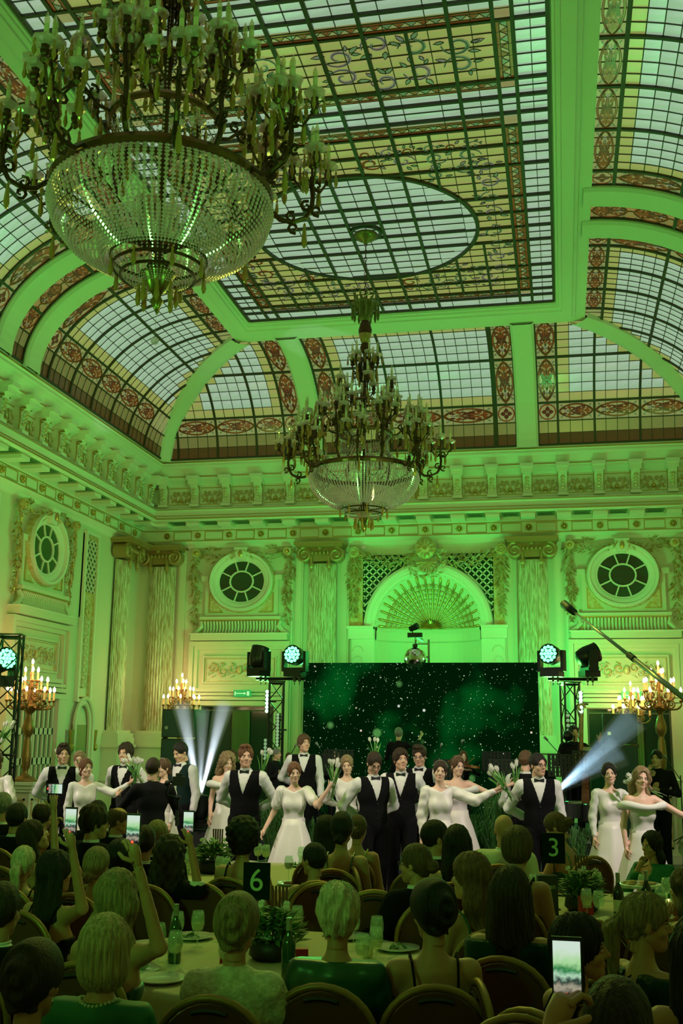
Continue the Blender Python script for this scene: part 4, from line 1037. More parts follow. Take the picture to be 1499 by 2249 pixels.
p = atY(395, 1610, 22.3); pedestal('cream pedestal standing behind the left black loudspeaker', (p[0], 22.3, 0), .28, 1.3); candelabrum('lit candelabrum rising behind the left black loudspeaker', (p[0], 22.3, 1.3))
p = atY(1388, 1610, 22.4); pedestal('cream pedestal standing behind the right black loudspeaker', (p[0], 22.4, 0), .28, 1.15); candelabrum('lit candelabrum half hidden behind the right black loudspeaker', (p[0], 22.4, 1.15))
# ============================================================ STAGE AND ITS GEAR
CARP = mat('black stage carpet', (0.012, 0.014, 0.012), .9, bump=(80, .3))
t = thing('stage', 'low black carpeted stage platform below the screen', 'stage', (-2.9, 19.6, 0))
MB().box((-3.2, -2.0, .0), (3.35, 1.7, .45)).build('platform', CARP, t); MB().box((-3.2, -2.03, .41), (3.35, -2.0, .455)).build('edge_strip', mat('grey metal edge', (.35, .36, .34), .4, .6), t)
t = thing('dais', 'lower black step in front of the stage', 'platform', (-2.9, 16.2, 0)); MB().box((-2.4, -1.0, 0), (3.0, 1.35, .20)).build('platform', CARP, t)
def px_box(x0, x1, y0, y1, Y): a = atY(x0, y0, Y); b = atY(x1, y1, Y); return a, b
# LED wall, built of panels
SL, SR, ST = atY(668, 1456, 21.4)[0], atY(1180, 1456, 21.4)[0], atY(668, 1456, 21.4)[2]
led = thing('led_screen', 'wide LED screen showing a green starry sky behind the orchestra', 'screen', ((SL+SR)/2, 21.4, .45))
MB().box((-2.4, -.06, -.449), (2.4, .12, .02)).build('base', bpy.data.materials.get('black'), led)
def star_mat():
    m = bpy.data.materials.new('starry green screen'); m.use_nodes = True; nt = m.node_tree; N = nt.nodes; Lk = nt.links; N.remove(N['Principled BSDF'])
    tc = N.new('ShaderNodeTexCoord'); em = N.new('ShaderNodeEmission'); em.inputs['Strength'].default_value = 1.0
    def stars(scale, size, soft, dens, col, seed):
        mp = N.new('ShaderNodeMapping'); mp.inputs['Location'].default_value = (seed, seed*.7, seed*.3); Lk.new(tc.outputs['Object'], mp.inputs[0])
        v = N.new('ShaderNodeTexVoronoi'); v.inputs['Scale'].default_value = scale; Lk.new(mp.outputs[0], v.inputs['Vector']); v.voronoi_dimensions = '3D'
        r = N.new('ShaderNodeMapRange'); r.inputs['From Min'].default_value = size; r.inputs['From Max'].default_value = size*soft; r.inputs['To Min'].default_value = 0; r.inputs['To Max'].default_value = 1; Lk.new(v.outputs['Distance'], r.inputs['Value'])
        sp = N.new('ShaderNodeSeparateColor'); Lk.new(v.outputs['Color'], sp.inputs[0])
        g = N.new('ShaderNodeMath'); g.operation = 'GREATER_THAN'; g.inputs[1].default_value = dens; Lk.new(sp.outputs[0], g.inputs[0])
        q = N.new('ShaderNodeMath'); q.operation = 'MULTIPLY'; Lk.new(r.outputs[0], q.inputs[0]); Lk.new(g.outputs[0], q.inputs[1])
        c = N.new('ShaderNodeMixRGB'); c.blend_type = 'MIX'; c.inputs[1].default_value = (0, 0, 0, 1); c.inputs[2].default_value = (*col, 1); Lk.new(q.outputs[0], c.inputs[0]); return c
    base = N.new('ShaderNodeTexNoise'); base.inputs['Scale'].default_value = .55; base.inputs['Detail'].default_value = 3; Lk.new(tc.outputs['Object'], base.inputs['Vector'])
    rp = N.new('ShaderNodeValToRGB'); rp.color_ramp.elements[0].position = .50; rp.color_ramp.elements[0].color = (0.0004, 0.010, 0.0015, 1); rp.color_ramp.elements[1].position = .72; rp.color_ramp.elements[1].color = (0.001, 0.13, 0.016, 1); Lk.new(base.outputs['Fac'], rp.inputs[0])
    last = rp
    for a in ((9, .13, .3, .5, (.8, .95, .6), 1.3), (15, .16, .3, .6, (.35, .75, .30), 4.1), (3.2, .085, .35, .55, (1.0, .85, .6), 7.7), (2.1, .22, .6, .75, (.07, .22, .05), 2.2), (22, .17, .3, .66, (.45, .55, .25), 9.9), (2.6, .095, .2, .55, (.9, 1.0, .9), 3.3)):
        s_ = stars(*a); ad = N.new('ShaderNodeMixRGB'); ad.blend_type = 'ADD'; ad.inputs[0].default_value = 1; Lk.new(last.outputs[0], ad.inputs[1]); Lk.new(s_.outputs[0], ad.inputs[2]); last = ad
    Lk.new(last.outputs[0], em.inputs[0]); Lk.new(em.outputs[0], N['Material Output'].inputs[0]); return m
SM = star_mat(); hw = (SR-SL)/2
nxp, nzp = 10, 6; pw = 2*hw/nxp; phh = (ST-.45-.05)/nzp
for i in range(nxp):
    for j in range(nzp):
        x0 = -hw+pw*i; z0 = .05+phh*j
        MB().box((x0+.001, -.04, z0+.001), (x0+pw-.001, .04, z0+phh-.001)).build('led_panel', SM, led)
MB().box((-hw, .04, 0), (hw, .12, ST-.5)).build('rear_frame', BLK, led)
MET = mat('black steel', (0.012, 0.014, 0.013), .4, .5)
def truss(label, loc, h, w=.26, rz=0.3):
    T = thing('truss_tower', label, 'truss', loc, rz, 'black lattice towers carrying stage lights'); c = w/2
    for sx in (-1, 1):
        for sy in (-1, 1): MB().tube([(sx*c, sy*c, 0), (sx*c, sy*c, h)], .020, 8).build('chord', MET, T)
    n = int(h/.30)
    for f in range(4):
        b = MB(); cc = [(-c, -c), (c, -c), (c, c), (-c, c)]; p, q = cc[f], cc[(f+1) % 4]
        for k in range(n):
            a, d = (p, q) if k % 2 else (q, p); b.tube([(*a, h*k/n), (*d, h*(k+1)/n)], .010, 5)
        for z in (0.03, h/2, h-.03): b.tube([(*p, z), (*q, z)], .014, 5)
        b.build('bracing', MET, T)
    MB().box((-c-.12, -c-.12, 0), (c+.12, c+.12, .02)).build('base_plate', MET, T); MB().box((-c-.03, -c-.03, h), (c+.03, c+.03, h+.02)).build('top_plate', MET, T)
    return T
TYP = 19.4
tl = atY(607, 1498, TYP); tr_ = atY(1250, 1500, TYP)
truss('black lattice tower left of the screen carrying two moving heads', (tl[0], TYP, 0), tl[2]); truss('black lattice tower right of the screen carrying two moving heads', (tr_[0], TYP, 0), tr_[2])
tq = atY(14, 1540, 14.2); truss('black lattice tower at the far left edge behind the candelabrum', (tq[0], 14.2, 0), 3.35, .30)
for (xa, xb, nm) in ((562, 668, 'left'), (1203, 1312, 'right')):
    a = atY(xa, 1499, TYP); b = atY(xb, 1499, TYP)
    o = thing('lighting_bar', 'black crossbar on top of the %s tower with clamps for the lights' % nm, 'crossbar', ((a[0]+b[0])/2, TYP, tl[2]+.04)); L = (b[0]-a[0])/2
    MB().tube([(-L, 0, .02), (L, 0, .02)], .028, 8).build('bar', MET, o)
    m = MB()
    for x in (-L*.8, -L*.6, L*.6, L*.8): m.box((x-.02, -.035, -.03), (x+.02, .035, .06)); m.tube([(x, 0, -.03), (x, 0, -.09)], .008, 5)
    m.build('clamps', MET, o)
LENS_ON = mat('lit green lens', (.2, 1, .5), .2, emit=(0.08, 1.0, 0.24), es=7)
LENS_OFF = mat('dark lens', (.02, .03, .03), .05)
def moving_head(label, loc, rz, tilt, on=True, big=1.0, yel=False):
    T = thing('moving_head_light', label, 'stage light', loc, rz, 'moving head stage lights')
    MB().box((-.15*big, -.12*big, 0), (.15*big, .12*big, .09*big)).build('base', MET, T)
    y = MB()
    for sx in (-1, 1): y.prism([(sx*.17*big, 0), (sx*.20*big, 0), (sx*.20*big, 0)], 0, 0.001) if False else y.box((sx*.185*big-.022*big, -.07*big, .08*big), (sx*.185*big+.022*big, .07*big, .40*big))
    y.box((-.20*big, -.08*big, .09*big), (.20*big, .08*big, .14*big)); y.build('yoke', MET, T)
    hd = MB(); R = .15*big
    hd.lathe([(.06*big, -.20*big), (.12*big, -.17*big), (R, -.05*big), (R, .12*big), (R*1.04, .14*big), (R*.96, .14*big)], 20)
    ho = hd.build('head', MET, T, True, (0, 0, .33*big)); ho.rotation_euler = (tilt, 0, 0)
    ln = MB(); n = 19 if on else 1
    if on:
        for k in range(19):
            rr, a = (0, 0) if k == 0 else ((.055*big, k*pi/3) if k < 7 else (.108*big, k*pi/6))
            ln.lathe([(.026*big, .132*big), (.026*big, .146*big), (.012*big, .152*big)], 8, (rr*cos(a), rr*sin(a), 0))
    else: ln.lathe([(R*.9, .135*big), (R*.5, .155*big), (.01, .16*big)], 16)
    ln.build('lens', LENS_ON if on else LENS_OFF, ho, True)
    if on:
        q = MB(); q.lathe([(R*.94, .128*big), (R*.94, .131*big)], 20); q.build('face', mat('dim green face', (.05, .4, .2), .3, emit=(.05, .9, .3), es=2.5), ho)
    return T
def mh(px_, py_, Y, *a, **k): p = atY(px_, py_, Y); return p
p = atY(567, 1494, TYP); moving_head('dark moving head at the left end of the left crossbar, lens turned up', (p[0], TYP, tl[2]+.10), 2.6-pi, -.3, False, 1.15)
p = atY(647, 1494, TYP); moving_head('moving head glowing green beside the left edge of the screen', (p[0], TYP, tl[2]+.10), -.15, pi/2-.1, True, 1.15); GL1 = (p[0], TYP-.35, tl[2]+.48)
p = atY(1212, 1494, TYP); moving_head('moving head glowing green beside the right edge of the screen', (p[0], TYP, tl[2]+.10), -.35, pi/2-.1, True, 1.15); GL2 = (p[0], TYP-.35, tl[2]+.48)
p = atY(1294, 1494, TYP); moving_head('dark moving head at the right end of the right crossbar, tipped sideways', (p[0], TYP, tl[2]+.10), 1.9, 1.2, False, 1.15)
p = atY(-2, 1500, 14.2); moving_head('green moving head cut by the left edge of the picture', (p[0], 14.2, p[2]-.05), 1.1, pi/2-.2, True, 1.1)
for g_, tg in ((GL1, (-3.6, 18.5, 9.0)), (GL2, (-2.0, 18.5, 9.0))): pass
# the green glow the two lit heads throw on the wall beside the screen
lamp('head_glow_left', 'POINT', (GL1[0]-.1, TYP+1.6, GL1[2]-.1), 210, (.06, 1.0, .18), size=.25)
lamp('head_glow_right', 'POINT', (GL2[0]+.1, TYP+1.6, GL2[2]-.1), 210, (.06, 1.0, .18), size=.25)
lamp('niche_glow', 'POINT', (NX, 22.5, NZ-.6), 60, (.06, 1.0, .16), size=.3)
def led_bar(label, px_, y0, y1, Y, n, on):
    a = atY(px_, y0, Y); b = atY(px_, y1, Y); T = thing('led_bar', label, 'stage light', (a[0], Y, b[2]), 0, 'upright LED bars on the towers'); h = a[2]-b[2]
    MB().box((-.04, 0, 0), (.04, .06, h)).build('housing', MET, T)
    me = MB().ball((0, 0, 0), (.032, .018, .032), 8, 5).mesh('cell_on', mat('lit green cell', (.3, 1, .5), .3, emit=(.35, 1, .5), es=9) if on else mat('pale cell', (.4, .5, .4), .2, emit=(.2, .35, .2), es=.6), True)  # cells that are off still get a faint glow in their material
    for k in range(n): link('led_cell', me, T, (0, -.012, h*(k+.5)/n))
    m = MB().bar((0, .06, h*.5), (.12, .16, h*.5), .03, .03); m.build('bracket', MET, T)
led_bar('upright bar of bright green cells left of the left tower', 587, 1515, 1566, TYP-.1, 6, True)
led_bar('upright bar of pale unlit cells on the left tower', 610, 1566, 1640, TYP-.3, 10, False)
led_bar('lower upright bar of pale cells left of the grey haired musician', 583, 1622, 1670, TYP-.1, 6, False)
led_bar('upright bar of bright green cells on the right tower', 1274, 1518, 1574, TYP-.2, 7, True)
led_bar('short bar of pale unlit cells low on the right tower', 1246, 1566, 1610, TYP-.3, 4, False)
# small lit lamp behind the bass player
p = atY(1247, 1616, 18.8)
def par(label, loc, rz=pi, on=True, up=0):
    T = thing('par_lamp', label, 'stage light', loc, rz); h = MB(); h.lathe([(.04, -.12), (.085, -.08), (.09, .06), (.08, .06)], 14); ho = h.build('can', MET, T, True, (0, 0, .14)); ho.rotation_euler = (-pi/2+up, 0, 0)
    l = MB(); l.lathe([(.075, .045), (.03, .06)], 12); l.build('lens', LENS_ON, ho)
    b = MB(); b.tube([(-.1, 0, .14), (-.1, 0, 0), (.1, 0, 0), (.1, 0, .14)], .01, 5); b.build('bracket', MET, T)
par('small green lamp shining low beside the double bass player', (p[0], 18.8, p[2]-.14), 0)
p = atY(577, 1768, 15.4); par('small green lamp among the grasses beside the young man with arms folded behind', (p[0], 15.4, .2), 0)
# mirror ball on a bracket in front of the screen top
p = atY(911, 1446, 20.6)
T = thing('mirror_ball', 'mirror ball hanging over the top edge of the screen', 'mirror ball', p)
mbm = MB(); mbm.ball((0, 0, 0), .215, 28, 18); mo = mbm.build('ball', mat('mirror tiles', (.8, .8, .7), .08, 1.0), T)
m = MB(); m.lathe([(.03, .2), (.05, .22), (.05, .27), (.01, .28)], 10); m.tube([(0, 0, .28), (0, 0, .42)], .006, 5); m.build('motor_cap', MET, T)
T = thing('ball_bracket', 'black bracket with a small spotlight holding the mirror ball', 'bracket', (p[0], p[1], p[2]+.40))
MB().box((-.14, -.06, .0), (.14, .06, .09)).build('motor', MET, T); m = MB(); m.tube([(-.10, 0, .16), (.06, -.05, .22)], [.05, .07], 10); m.tube([(-.05, 0, .09), (-.05, 0, .18)], .012, 5); m.build('spotlight', MET, T)
m = MB()
for sx in (-1, 1): m.box((sx*.13-.02, 1.1, -p[2]-.4), (sx*.13+.02, 1.14, .06))
for k in range(14): m.box((-.13, 1.105, -.05-.26*k), (.13, 1.135, -.02-.26*k))
m.box((-.03, .0, .02), (.03, 1.14, .06))
m.build('ladder_mast', mat('dull metal mast', (.15, .16, .12), .4, .6), T)
# loudspeakers
def speaker(label, x0, x1, y0, Y, cab=(0.004, 0.035, 0.028)):
    a = atY(x0, y0, Y); b = atY(x1, y0, Y); T = thing('loudspeaker', label, 'loudspeaker', ((a[0]+b[0])/2, Y, 0), .0, 'tall black loudspeakers'); w = (b[0]-a[0])/2
    zz = a[2]; m = mat('dark grille', cab, .6, bump=(90, .3))
    for z0, z1 in ((0, zz*.40), (zz*.40, zz*.80), (zz*.80, zz)):
        MB().box((-w, 0, z0+.01), (w, .6, z1-.01)).build('cabinet', BLK, T); MB().box((-w+.02, -.012, z0+.03), (w-.02, .0, z1-.03)).build('grille', m, T)
    q = MB()
    for z in (zz*.78, zz*.42): q.box((w, .1, z), (w+.02, .3, z+.06)); q.box((-w-.02, .1, z), (-w, .3, z+.06))
    MB().box((-w+.06, -.014, zz*.86), (-w+.11, -.012, zz*.88)).build('badge', mat('silver badge', (.5, .5, .5), .3, .8), T)
    q.build('side_handle', MET, T)
speaker('tall black loudspeaker stack left of the white light beams', 357, 426, 1556, 17.2)
speaker('tall dark loudspeaker stack at the right under the blue light beam', 1323, 1397, 1566, 17.4)
# microphone boom crossing the picture at the right
a = atY(1238, 1327, 9.0); b = atY(1520, 1548, 7.2)
T = thing('camera_boom', 'long grey telescopic boom pole slanting in from the right edge', 'boom pole', tuple(b)); D = a-b
m = MB(); m.tube([(0, 0, 0), tuple(D*.42)], [.020, .018], 10); m.build('lower_tube', mat('grey aluminium', (.35, .34, .36), .3, .8), T, True)
m = MB(); m.tube([tuple(D*.40), tuple(D*.93)], [.014, .010], 8); m.build('upper_tube', mat('grey aluminium', (0, 0, 0)), T, True)
m = MB(); m.tube([tuple(D*.39), tuple(D*.43)], .024, 10); m.build('lock_collar', BLK, T)
m = MB(); m.tube([tuple(D*.90), tuple(D)], [.028, .036], 10); m.build('camera_head', BLK, T, True)
# security camera dome and exit signs
p = atY(297, 1184, 22.9); tag(MB().ball((0, 0, 0), (.10, .10, .07), 12, 8).box((-.10, -.10, .0), (.10, .10, .05)).build('camera_dome', MET, loc=(p[0], 22.9, p[2])), 'small dark camera dome under the cornice near the left corner', 'camera')
def exit_sign(px_, py_, Y, label):
    p = atY(px_, py_, Y); T = thing('exit_sign', label, 'sign', (p[0], Y, p[2]), 0, 'green emergency signs over the doors')
    MB().box((-.20, -.02, -.075), (.20, .02, .075)).build('plate', mat('green sign plate', (.02, .35, .12), .4, emit=(.02, .35, .12), es=.4), T)
    q = MB(); q.box((-.14, -.028, -.008), (.04, -.02, .008)); q.add([(.04, -.026, -.03), (.09, -.026, 0), (.04, -.026, .03)], [(0, 1, 2)]); q.box((.11, -.028, -.045), (.16, -.02, .045)); q.box((-.17, -.028, -.04), (-.15, -.02, .04))
    q.build('pictogram', mat('pale sign mark', (.7, .9, .7), .4, emit=(.6, .9, .6), es=.5), T)
exit_sign(532, 1523, 23.07, 'green emergency exit sign over the left dark doors'); exit_sign(1386, 1527, 23.07, 'green emergency exit sign over the right dark doors')
# ============================================================ SMOKE IN THE LIGHT BEAMS
def beam(label, apex, tip, r0, r1, dens, energy, col, spot):
    apex = np.array(apex, float); tip = np.array(tip, float); m = MB(); m.tube([apex, tip], [r0, r1], 20)
    me = bpy.data.materials.new('beam haze'); me.use_nodes = True; nt = me.node_tree; nt.nodes.remove(nt.nodes['Principled BSDF'])
    v = nt.nodes.new('ShaderNodeVolumeScatter'); v.inputs['Density'].default_value = dens; v.inputs['Anisotropy'].default_value = .2; v.inputs['Color'].default_value = (1, 1, 1, 1)
    nt.links.new(v.outputs[0], nt.nodes['Material Output'].inputs['Volume'])
    o = tag(m.build('haze_beam', me, None, True), label, 'haze', None, 'stuff')
    d = _n(tip-apex)
    lamp('beam_lamp', 'SPOT', apex+d*.075, energy, col, tuple(tip), .02, spot=spot, blend=.35)
    return o
BA = atY(439, 1752, 14.8)
for (px_, py_, nm) in ((399, 1548, 'left'), (445, 1560, 'middle'), (492, 1545, 'right')):
    tp = atY(px_, py_, 15.6); beam('white light beam in smoke, the %s one of three rising from the floor lamp' % nm, BA, tp, .03, .16 if nm != 'middle' else .11, 1.2, 2600 if nm != 'middle' else 700, (.75, .88, 1.0), 9)
BB = atY(1212, 1745, 14.6)
for (px_, py_, nm, e) in ((1392, 1575, 'upper', 170), (1360, 1650, 'lower', 90)):
    tp = atY(px_, py_, 14.9); beam('pale blue light beam in smoke, %s of two behind the short haired man' % nm, BB, tp, .03, .22, .55, e*4, (.45, .75, 1.0), 15)
moving_head('white moving head on the floor throwing three beams upward', (BA[0], 14.8, BA[2]-.42), pi, .15, False, .95)
T = thing('light_case', 'black flight case carrying the white moving head', 'case', (BA[0], 14.8, 0)); MB().box((-.3, -.25, 0), (.3, .25, BA[2]-.44)).build('box', BLK, T)
for sx in (-1, 1):
    for sy in (-1, 1): MB().box((sx*.29-.02, sy*.24-.02, 0), (sx*.29+.02, sy*.24+.02, BA[2]-.435)).build('edge_trim', MET, T)
tag(MB().ball((0, 0, 0), .05, 10, 8).build('lamp_glow', mat('white lamp lens', (1, 1, 1), .3, emit=(.8, .9, 1), es=30), loc=BA+np.array([0, -.05, 0])), 'blazing white lens of the moving head under the three beams', 'lens')
# ============================================================ FIGURES
GSKIN = mat('tanned skin', (0.48, 0.24, 0.13), .5); SKIN = mat('skin', (0.62, 0.36, 0.25), .5); SKIN2 = mat('fair skin', (0.70, 0.44, 0.32), .5)  # guests: dimness of the hall put into a darker skin colour
LIP = mat('lips', (0.50, 0.20, 0.17), .4); EYEW = mat('eye white', (0.75, 0.72, 0.68), .25); IRIS = mat('iris', (0.03, 0.02, 0.015), .15); BROW = mat('brow', (0.06, 0.035, 0.02), .8)
def hair_mat(name, c1, c2):
    m = mat(name, tuple(c*.7 for c in c1), .55, noise=(22, .16, c2, (4, 4, .22)), bump=(45, 1.0, (4, 4, .15)), spec=.3); return m
HAIR = {'black': hair_mat('black hair', (.010, .008, .007), (.022, .016, .012)), 'dark': hair_mat('dark brown hair', (.028, .016, .009), (.050, .028, .014)), 'brown': hair_mat('brown hair', (.085, .045, .022), (.14, .075, .035)),
        'auburn': hair_mat('auburn hair', (.13, .055, .025), (.20, .09, .04)), 'ash': hair_mat('ash blond hair', (.22, .14, .07), (.36, .25, .13)), 'blond': hair_mat('blond hair', (.42, .30, .15), (.62, .48, .27)),
        'platinum': hair_mat('pale blond hair', (.58, .48, .30), (.80, .70, .50)), 'grey': hair_mat('grey hair', (.16, .15, .14), (.30, .29, .27))}
WHITE = mat('white shirt cotton', (.70, .69, .68), .7, bump=(18, .35)); SATIN = mat('white satin', (.74, .70, .66), .42, bump=(7, .25)); VEST = mat('black vest cloth', (.004, .004, .005), .9, spec=.15)
SUIT = mat('black suit cloth', (.004, .005, .006), .9, spec=.15); GVEST = mat('deep green vest', (.004, .020, .016), .8, spec=.2); LAP = mat('satin lapel', (.012, .012, .013), .25)
DGS = mat('dark green satin', (.006, .075, .030), .35, bump=(5, .4)); SEQ = mat('green sequins', (.004, .05, .022), .18, .6, bump=(260, 1.0)); LACE = mat('ivory lace', (.52, .50, .36), .8, noise=(34, .10, (.70, .68, .52), (1, 1, 1)), bump=(60, .8)); BDR = mat('black dress cloth', (.005, .005, .006), .85, spec=.2)
EMER = mat('emerald dress', (.005, .14, .045), .6); IVO = mat('ivory jacket', (.55, .54, .42), .7, bump=(20, .3)); TULLE = mat('white tulle', (.72, .72, .66), .8); YEG = mat('yellow green gown', (.42, .50, .14), .6)
def rcone(P, a, b, ra, rb):
    a = np.array(a, float); b = np.array(b, float); ba = b-a; L2 = ba.dot(ba)+1e-12
    t = np.clip(((P-a) @ ba)/L2, 0, 1)
    return np.linalg.norm(P-(a+t[..., None]*ba), axis=-1)-(ra+(rb-ra)*t)
def elli(P, c, r, R=None):
    q = (P-np.array(c, float))
    if R is not None: q = q @ R
    r = np.array(r, float); k0 = np.linalg.norm(q/r, axis=-1); k1 = np.linalg.norm(q/(r*r), axis=-1)+1e-9
    return k0*(k0-1)/k1
def smin(a, b, k):
    h = np.clip(.5+.5*(b-a)/k, 0, 1); return b+(a-b)*h-k*h*(1-h)
def surface_nets(F, lo, hi, h):
    n = [int(math.ceil((hi[i]-lo[i])/h))+1 for i in range(3)]
    ax = [lo[i]+h*np.arange(n[i]) for i in range(3)]
    G = np.stack(np.meshgrid(*ax, indexing='ij'), -1); V = F(G).astype(np.float32)
    V[0], V[-1] = abs(V[0])+1e-3, abs(V[-1])+1e-3; V[:, 0], V[:, -1] = abs(V[:, 0])+1e-3, abs(V[:, -1])+1e-3; V[:, :, 0], V[:, :, -1] = abs(V[:, :, 0])+1e-3, abs(V[:, :, -1])+1e-3
    S = V < 0; nx, ny, nz = [k-1 for k in n]
    cnt = np.zeros((nx, ny, nz), np.int8)
    cs = [(i, j, k) for i in (0, 1) for j in (0, 1) for k in (0, 1)]
    for i, j, k in cs: cnt += S[i:i+nx, j:j+ny, k:k+nz]
    act = (cnt > 0) & (cnt < 8); idx = -np.ones((nx, ny, nz), np.int64); A = np.argwhere(act); idx[act] = np.arange(len(A))
    acc = np.zeros((len(A), 3)); c = np.zeros(len(A))
    for a in range(3):
        for o in cs:
            if o[a]: continue
            o2 = list(o); o2[a] = 1
            v0 = V[A[:, 0]+o[0], A[:, 1]+o[1], A[:, 2]+o[2]]; v1 = V[A[:, 0]+o2[0], A[:, 1]+o2[1], A[:, 2]+o2[2]]
            m = (v0 < 0) != (v1 < 0); t = np.where(m, v0/(v0-v1+1e-12), 0); p = np.tile(np.array(o, float), (len(A), 1)); p[:, a] += t
            acc += p*m[:, None]; c += m
    vs = (A+acc/np.maximum(c, 1)[:, None])*h+np.array(lo); fs = []
    for a in range(3):
        b, d = (a+1) % 3, (a+2) % 3; s0 = [slice(1, k) for k in (nx, ny, nz)]; s0[a] = slice(0, (nx, ny, nz)[a])
        E0 = S[tuple(slice(s.start, s.stop) for s in s0)]; s1 = list(s0); s1[a] = slice(s0[a].start+1, s0[a].stop+1); E1 = S[tuple(s1)]
        for flip, mm in ((False, E0 & ~E1), (True, ~E0 & E1)):
            q = np.argwhere(mm)+np.array([s.start for s in s0])
            if len(q) == 0: continue
            def at(db, dd): r = q.copy(); r[:, b] -= db; r[:, d] -= dd; return idx[r[:, 0], r[:, 1], r[:, 2]]
            f = np.stack([at(0, 0), at(1, 0), at(1, 1), at(0, 1)], 1)
            fs.append(f[:, ::-1] if flip else f)
    return vs, (np.concatenate(fs) if fs else np.zeros((0, 4), int))
def fast_mesh(name, vs, fs, mats, mi=None, smooth=True):
    me = bpy.data.meshes.new(name); n = len(fs)
    me.vertices.add(len(vs)); me.vertices.foreach_set('co', np.asarray(vs, np.float32).ravel())
    me.loops.add(n*4); me.loops.foreach_set('vertex_index', np.asarray(fs, np.int32).ravel())
    me.polygons.add(n); me.polygons.foreach_set('loop_start', np.arange(n, dtype=np.int32)*4); me.polygons.foreach_set('loop_total', np.full(n, 4, np.int32))
    me.polygons.foreach_set('use_smooth', np.full(n, smooth)); 
    for m in mats: me.materials.append(m)
    if mi is not None: me.polygons.foreach_set('material_index', np.asarray(mi, np.int32))
    me.update(calc_edges=True); me.validate(); return me
# ---- head, in its own frame: origin between the ears, face towards +y
def head_field(P, fem):
    j = .92 if fem else 1.0
    d = elli(P, (0, -.012, .035), (.076, .098, .094)); d = smin(d, elli(P, (0, .030, -.030), (.060*j, .066, .085)), .03)
    d = smin(d, elli(P, (0, .064, -.098), (.026*j, .022, .020)), .03); d = smin(d, rcone(P, (-.05*j, .005, -.065), (0, .062, -.095), .018, .016), .03); d = smin(d, rcone(P, (.05*j, .005, -.065), (0, .062, -.095), .018, .016), .03)
    d = smin(d, rcone(P, (0, .090, .012), (0, .112, -.026), .007, .012), .012); d = smin(d, rcone(P, (-.012, .098, -.031), (.012, .098, -.031), .008, .008), .008)
    d = smin(d, rcone(P, (-.034, .082, .020), (.034, .082, .020), .010, .010), .014)
    for s in (-1, 1):
        d = -smin(-d, elli(P, (s*.031, .098, .000), (.018, .016, .012)), .010); d = smin(d, elli(P, (s*.030, .079, -.001), (.0155, .012, .0115)), .003)
        d = smin(d, elli(P, (s*.044, .058, -.034), (.02, .02, .018)), .02)
        d = smin(d, elli(P, (s*.078, -.008, -.010), (.008, .019, .030)), .006)
    d = smin(d, rcone(P, (-.014, .093, -.060), (.014, .093, -.060), .0065, .0065), .005); d = smin(d, rcone(P, (-.011, .090, -.071), (.011, .090, -.071), .007, .007), .005)
    d = smin(d, rcone(P, (0, -.02, -.05), (0, -.035, -.13), .052 if not fem else .044, .056 if not fem else .045), .02)
    return d
def build_head(fem, h=.0055):
    vs, fs = surface_nets(lambda G: head_field(G, fem), (-.10, -.12, -.135), (.10, .13, .145), h)
    c = vs[fs].mean(1); mi = np.zeros(len(fs), int)
    mi[(abs(c[:, 0]) < .018-.25*abs(c[:, 2]+.066)) & (c[:, 1] > .084) & (abs(c[:, 2]+.066) < .0085)] = 1
    for s in (-1, 1):
        e = ((c[:, 0]-s*.030)/.0145)**2+((c[:, 2]+.001)/.0065)**2; mi[(e < 1) & (c[:, 1] > .075)] = 2
        e2 = ((c[:, 0]-s*.030)/.0062)**2+((c[:, 2]+.001)/.0065)**2; mi[(e2 < 1) & (c[:, 1] > .075)] = 3
        mi[(abs(c[:, 0]-s*.031) < .017) & (abs(c[:, 2]-.021-.003*(1-((c[:, 0]-s*.031)/.02)**2)) < (.0035 if fem else .0048)) & (c[:, 1] > .06)] = 4
        mi[(abs(c[:, 0]-s*.030) < .0155) & (abs(c[:, 2]-.0065) < .0022) & (c[:, 1] > .075)] = 4
    return vs, fs, mi
HEADS = {True: build_head(True), False: build_head(False)}
HLOW = {True: build_head(True, .009), False: build_head(False, .009)}
def rotm(yaw, pitch=0, roll=0):
    cy_, sy = cos(yaw), sin(yaw); cp, sp = cos(pitch), sin(pitch); cr, sr = cos(roll), sin(roll)
    Rz = np.array([[cy_, -sy, 0], [sy, cy_, 0], [0, 0, 1]]); Rx = np.array([[1, 0, 0], [0, cp, -sp], [0, sp, cp]]); Ry = np.array([[cr, 0, sr], [0, 1, 0], [-sr, 0, cr]])
    return Rz @ Rx @ Ry
HAIRC = {}
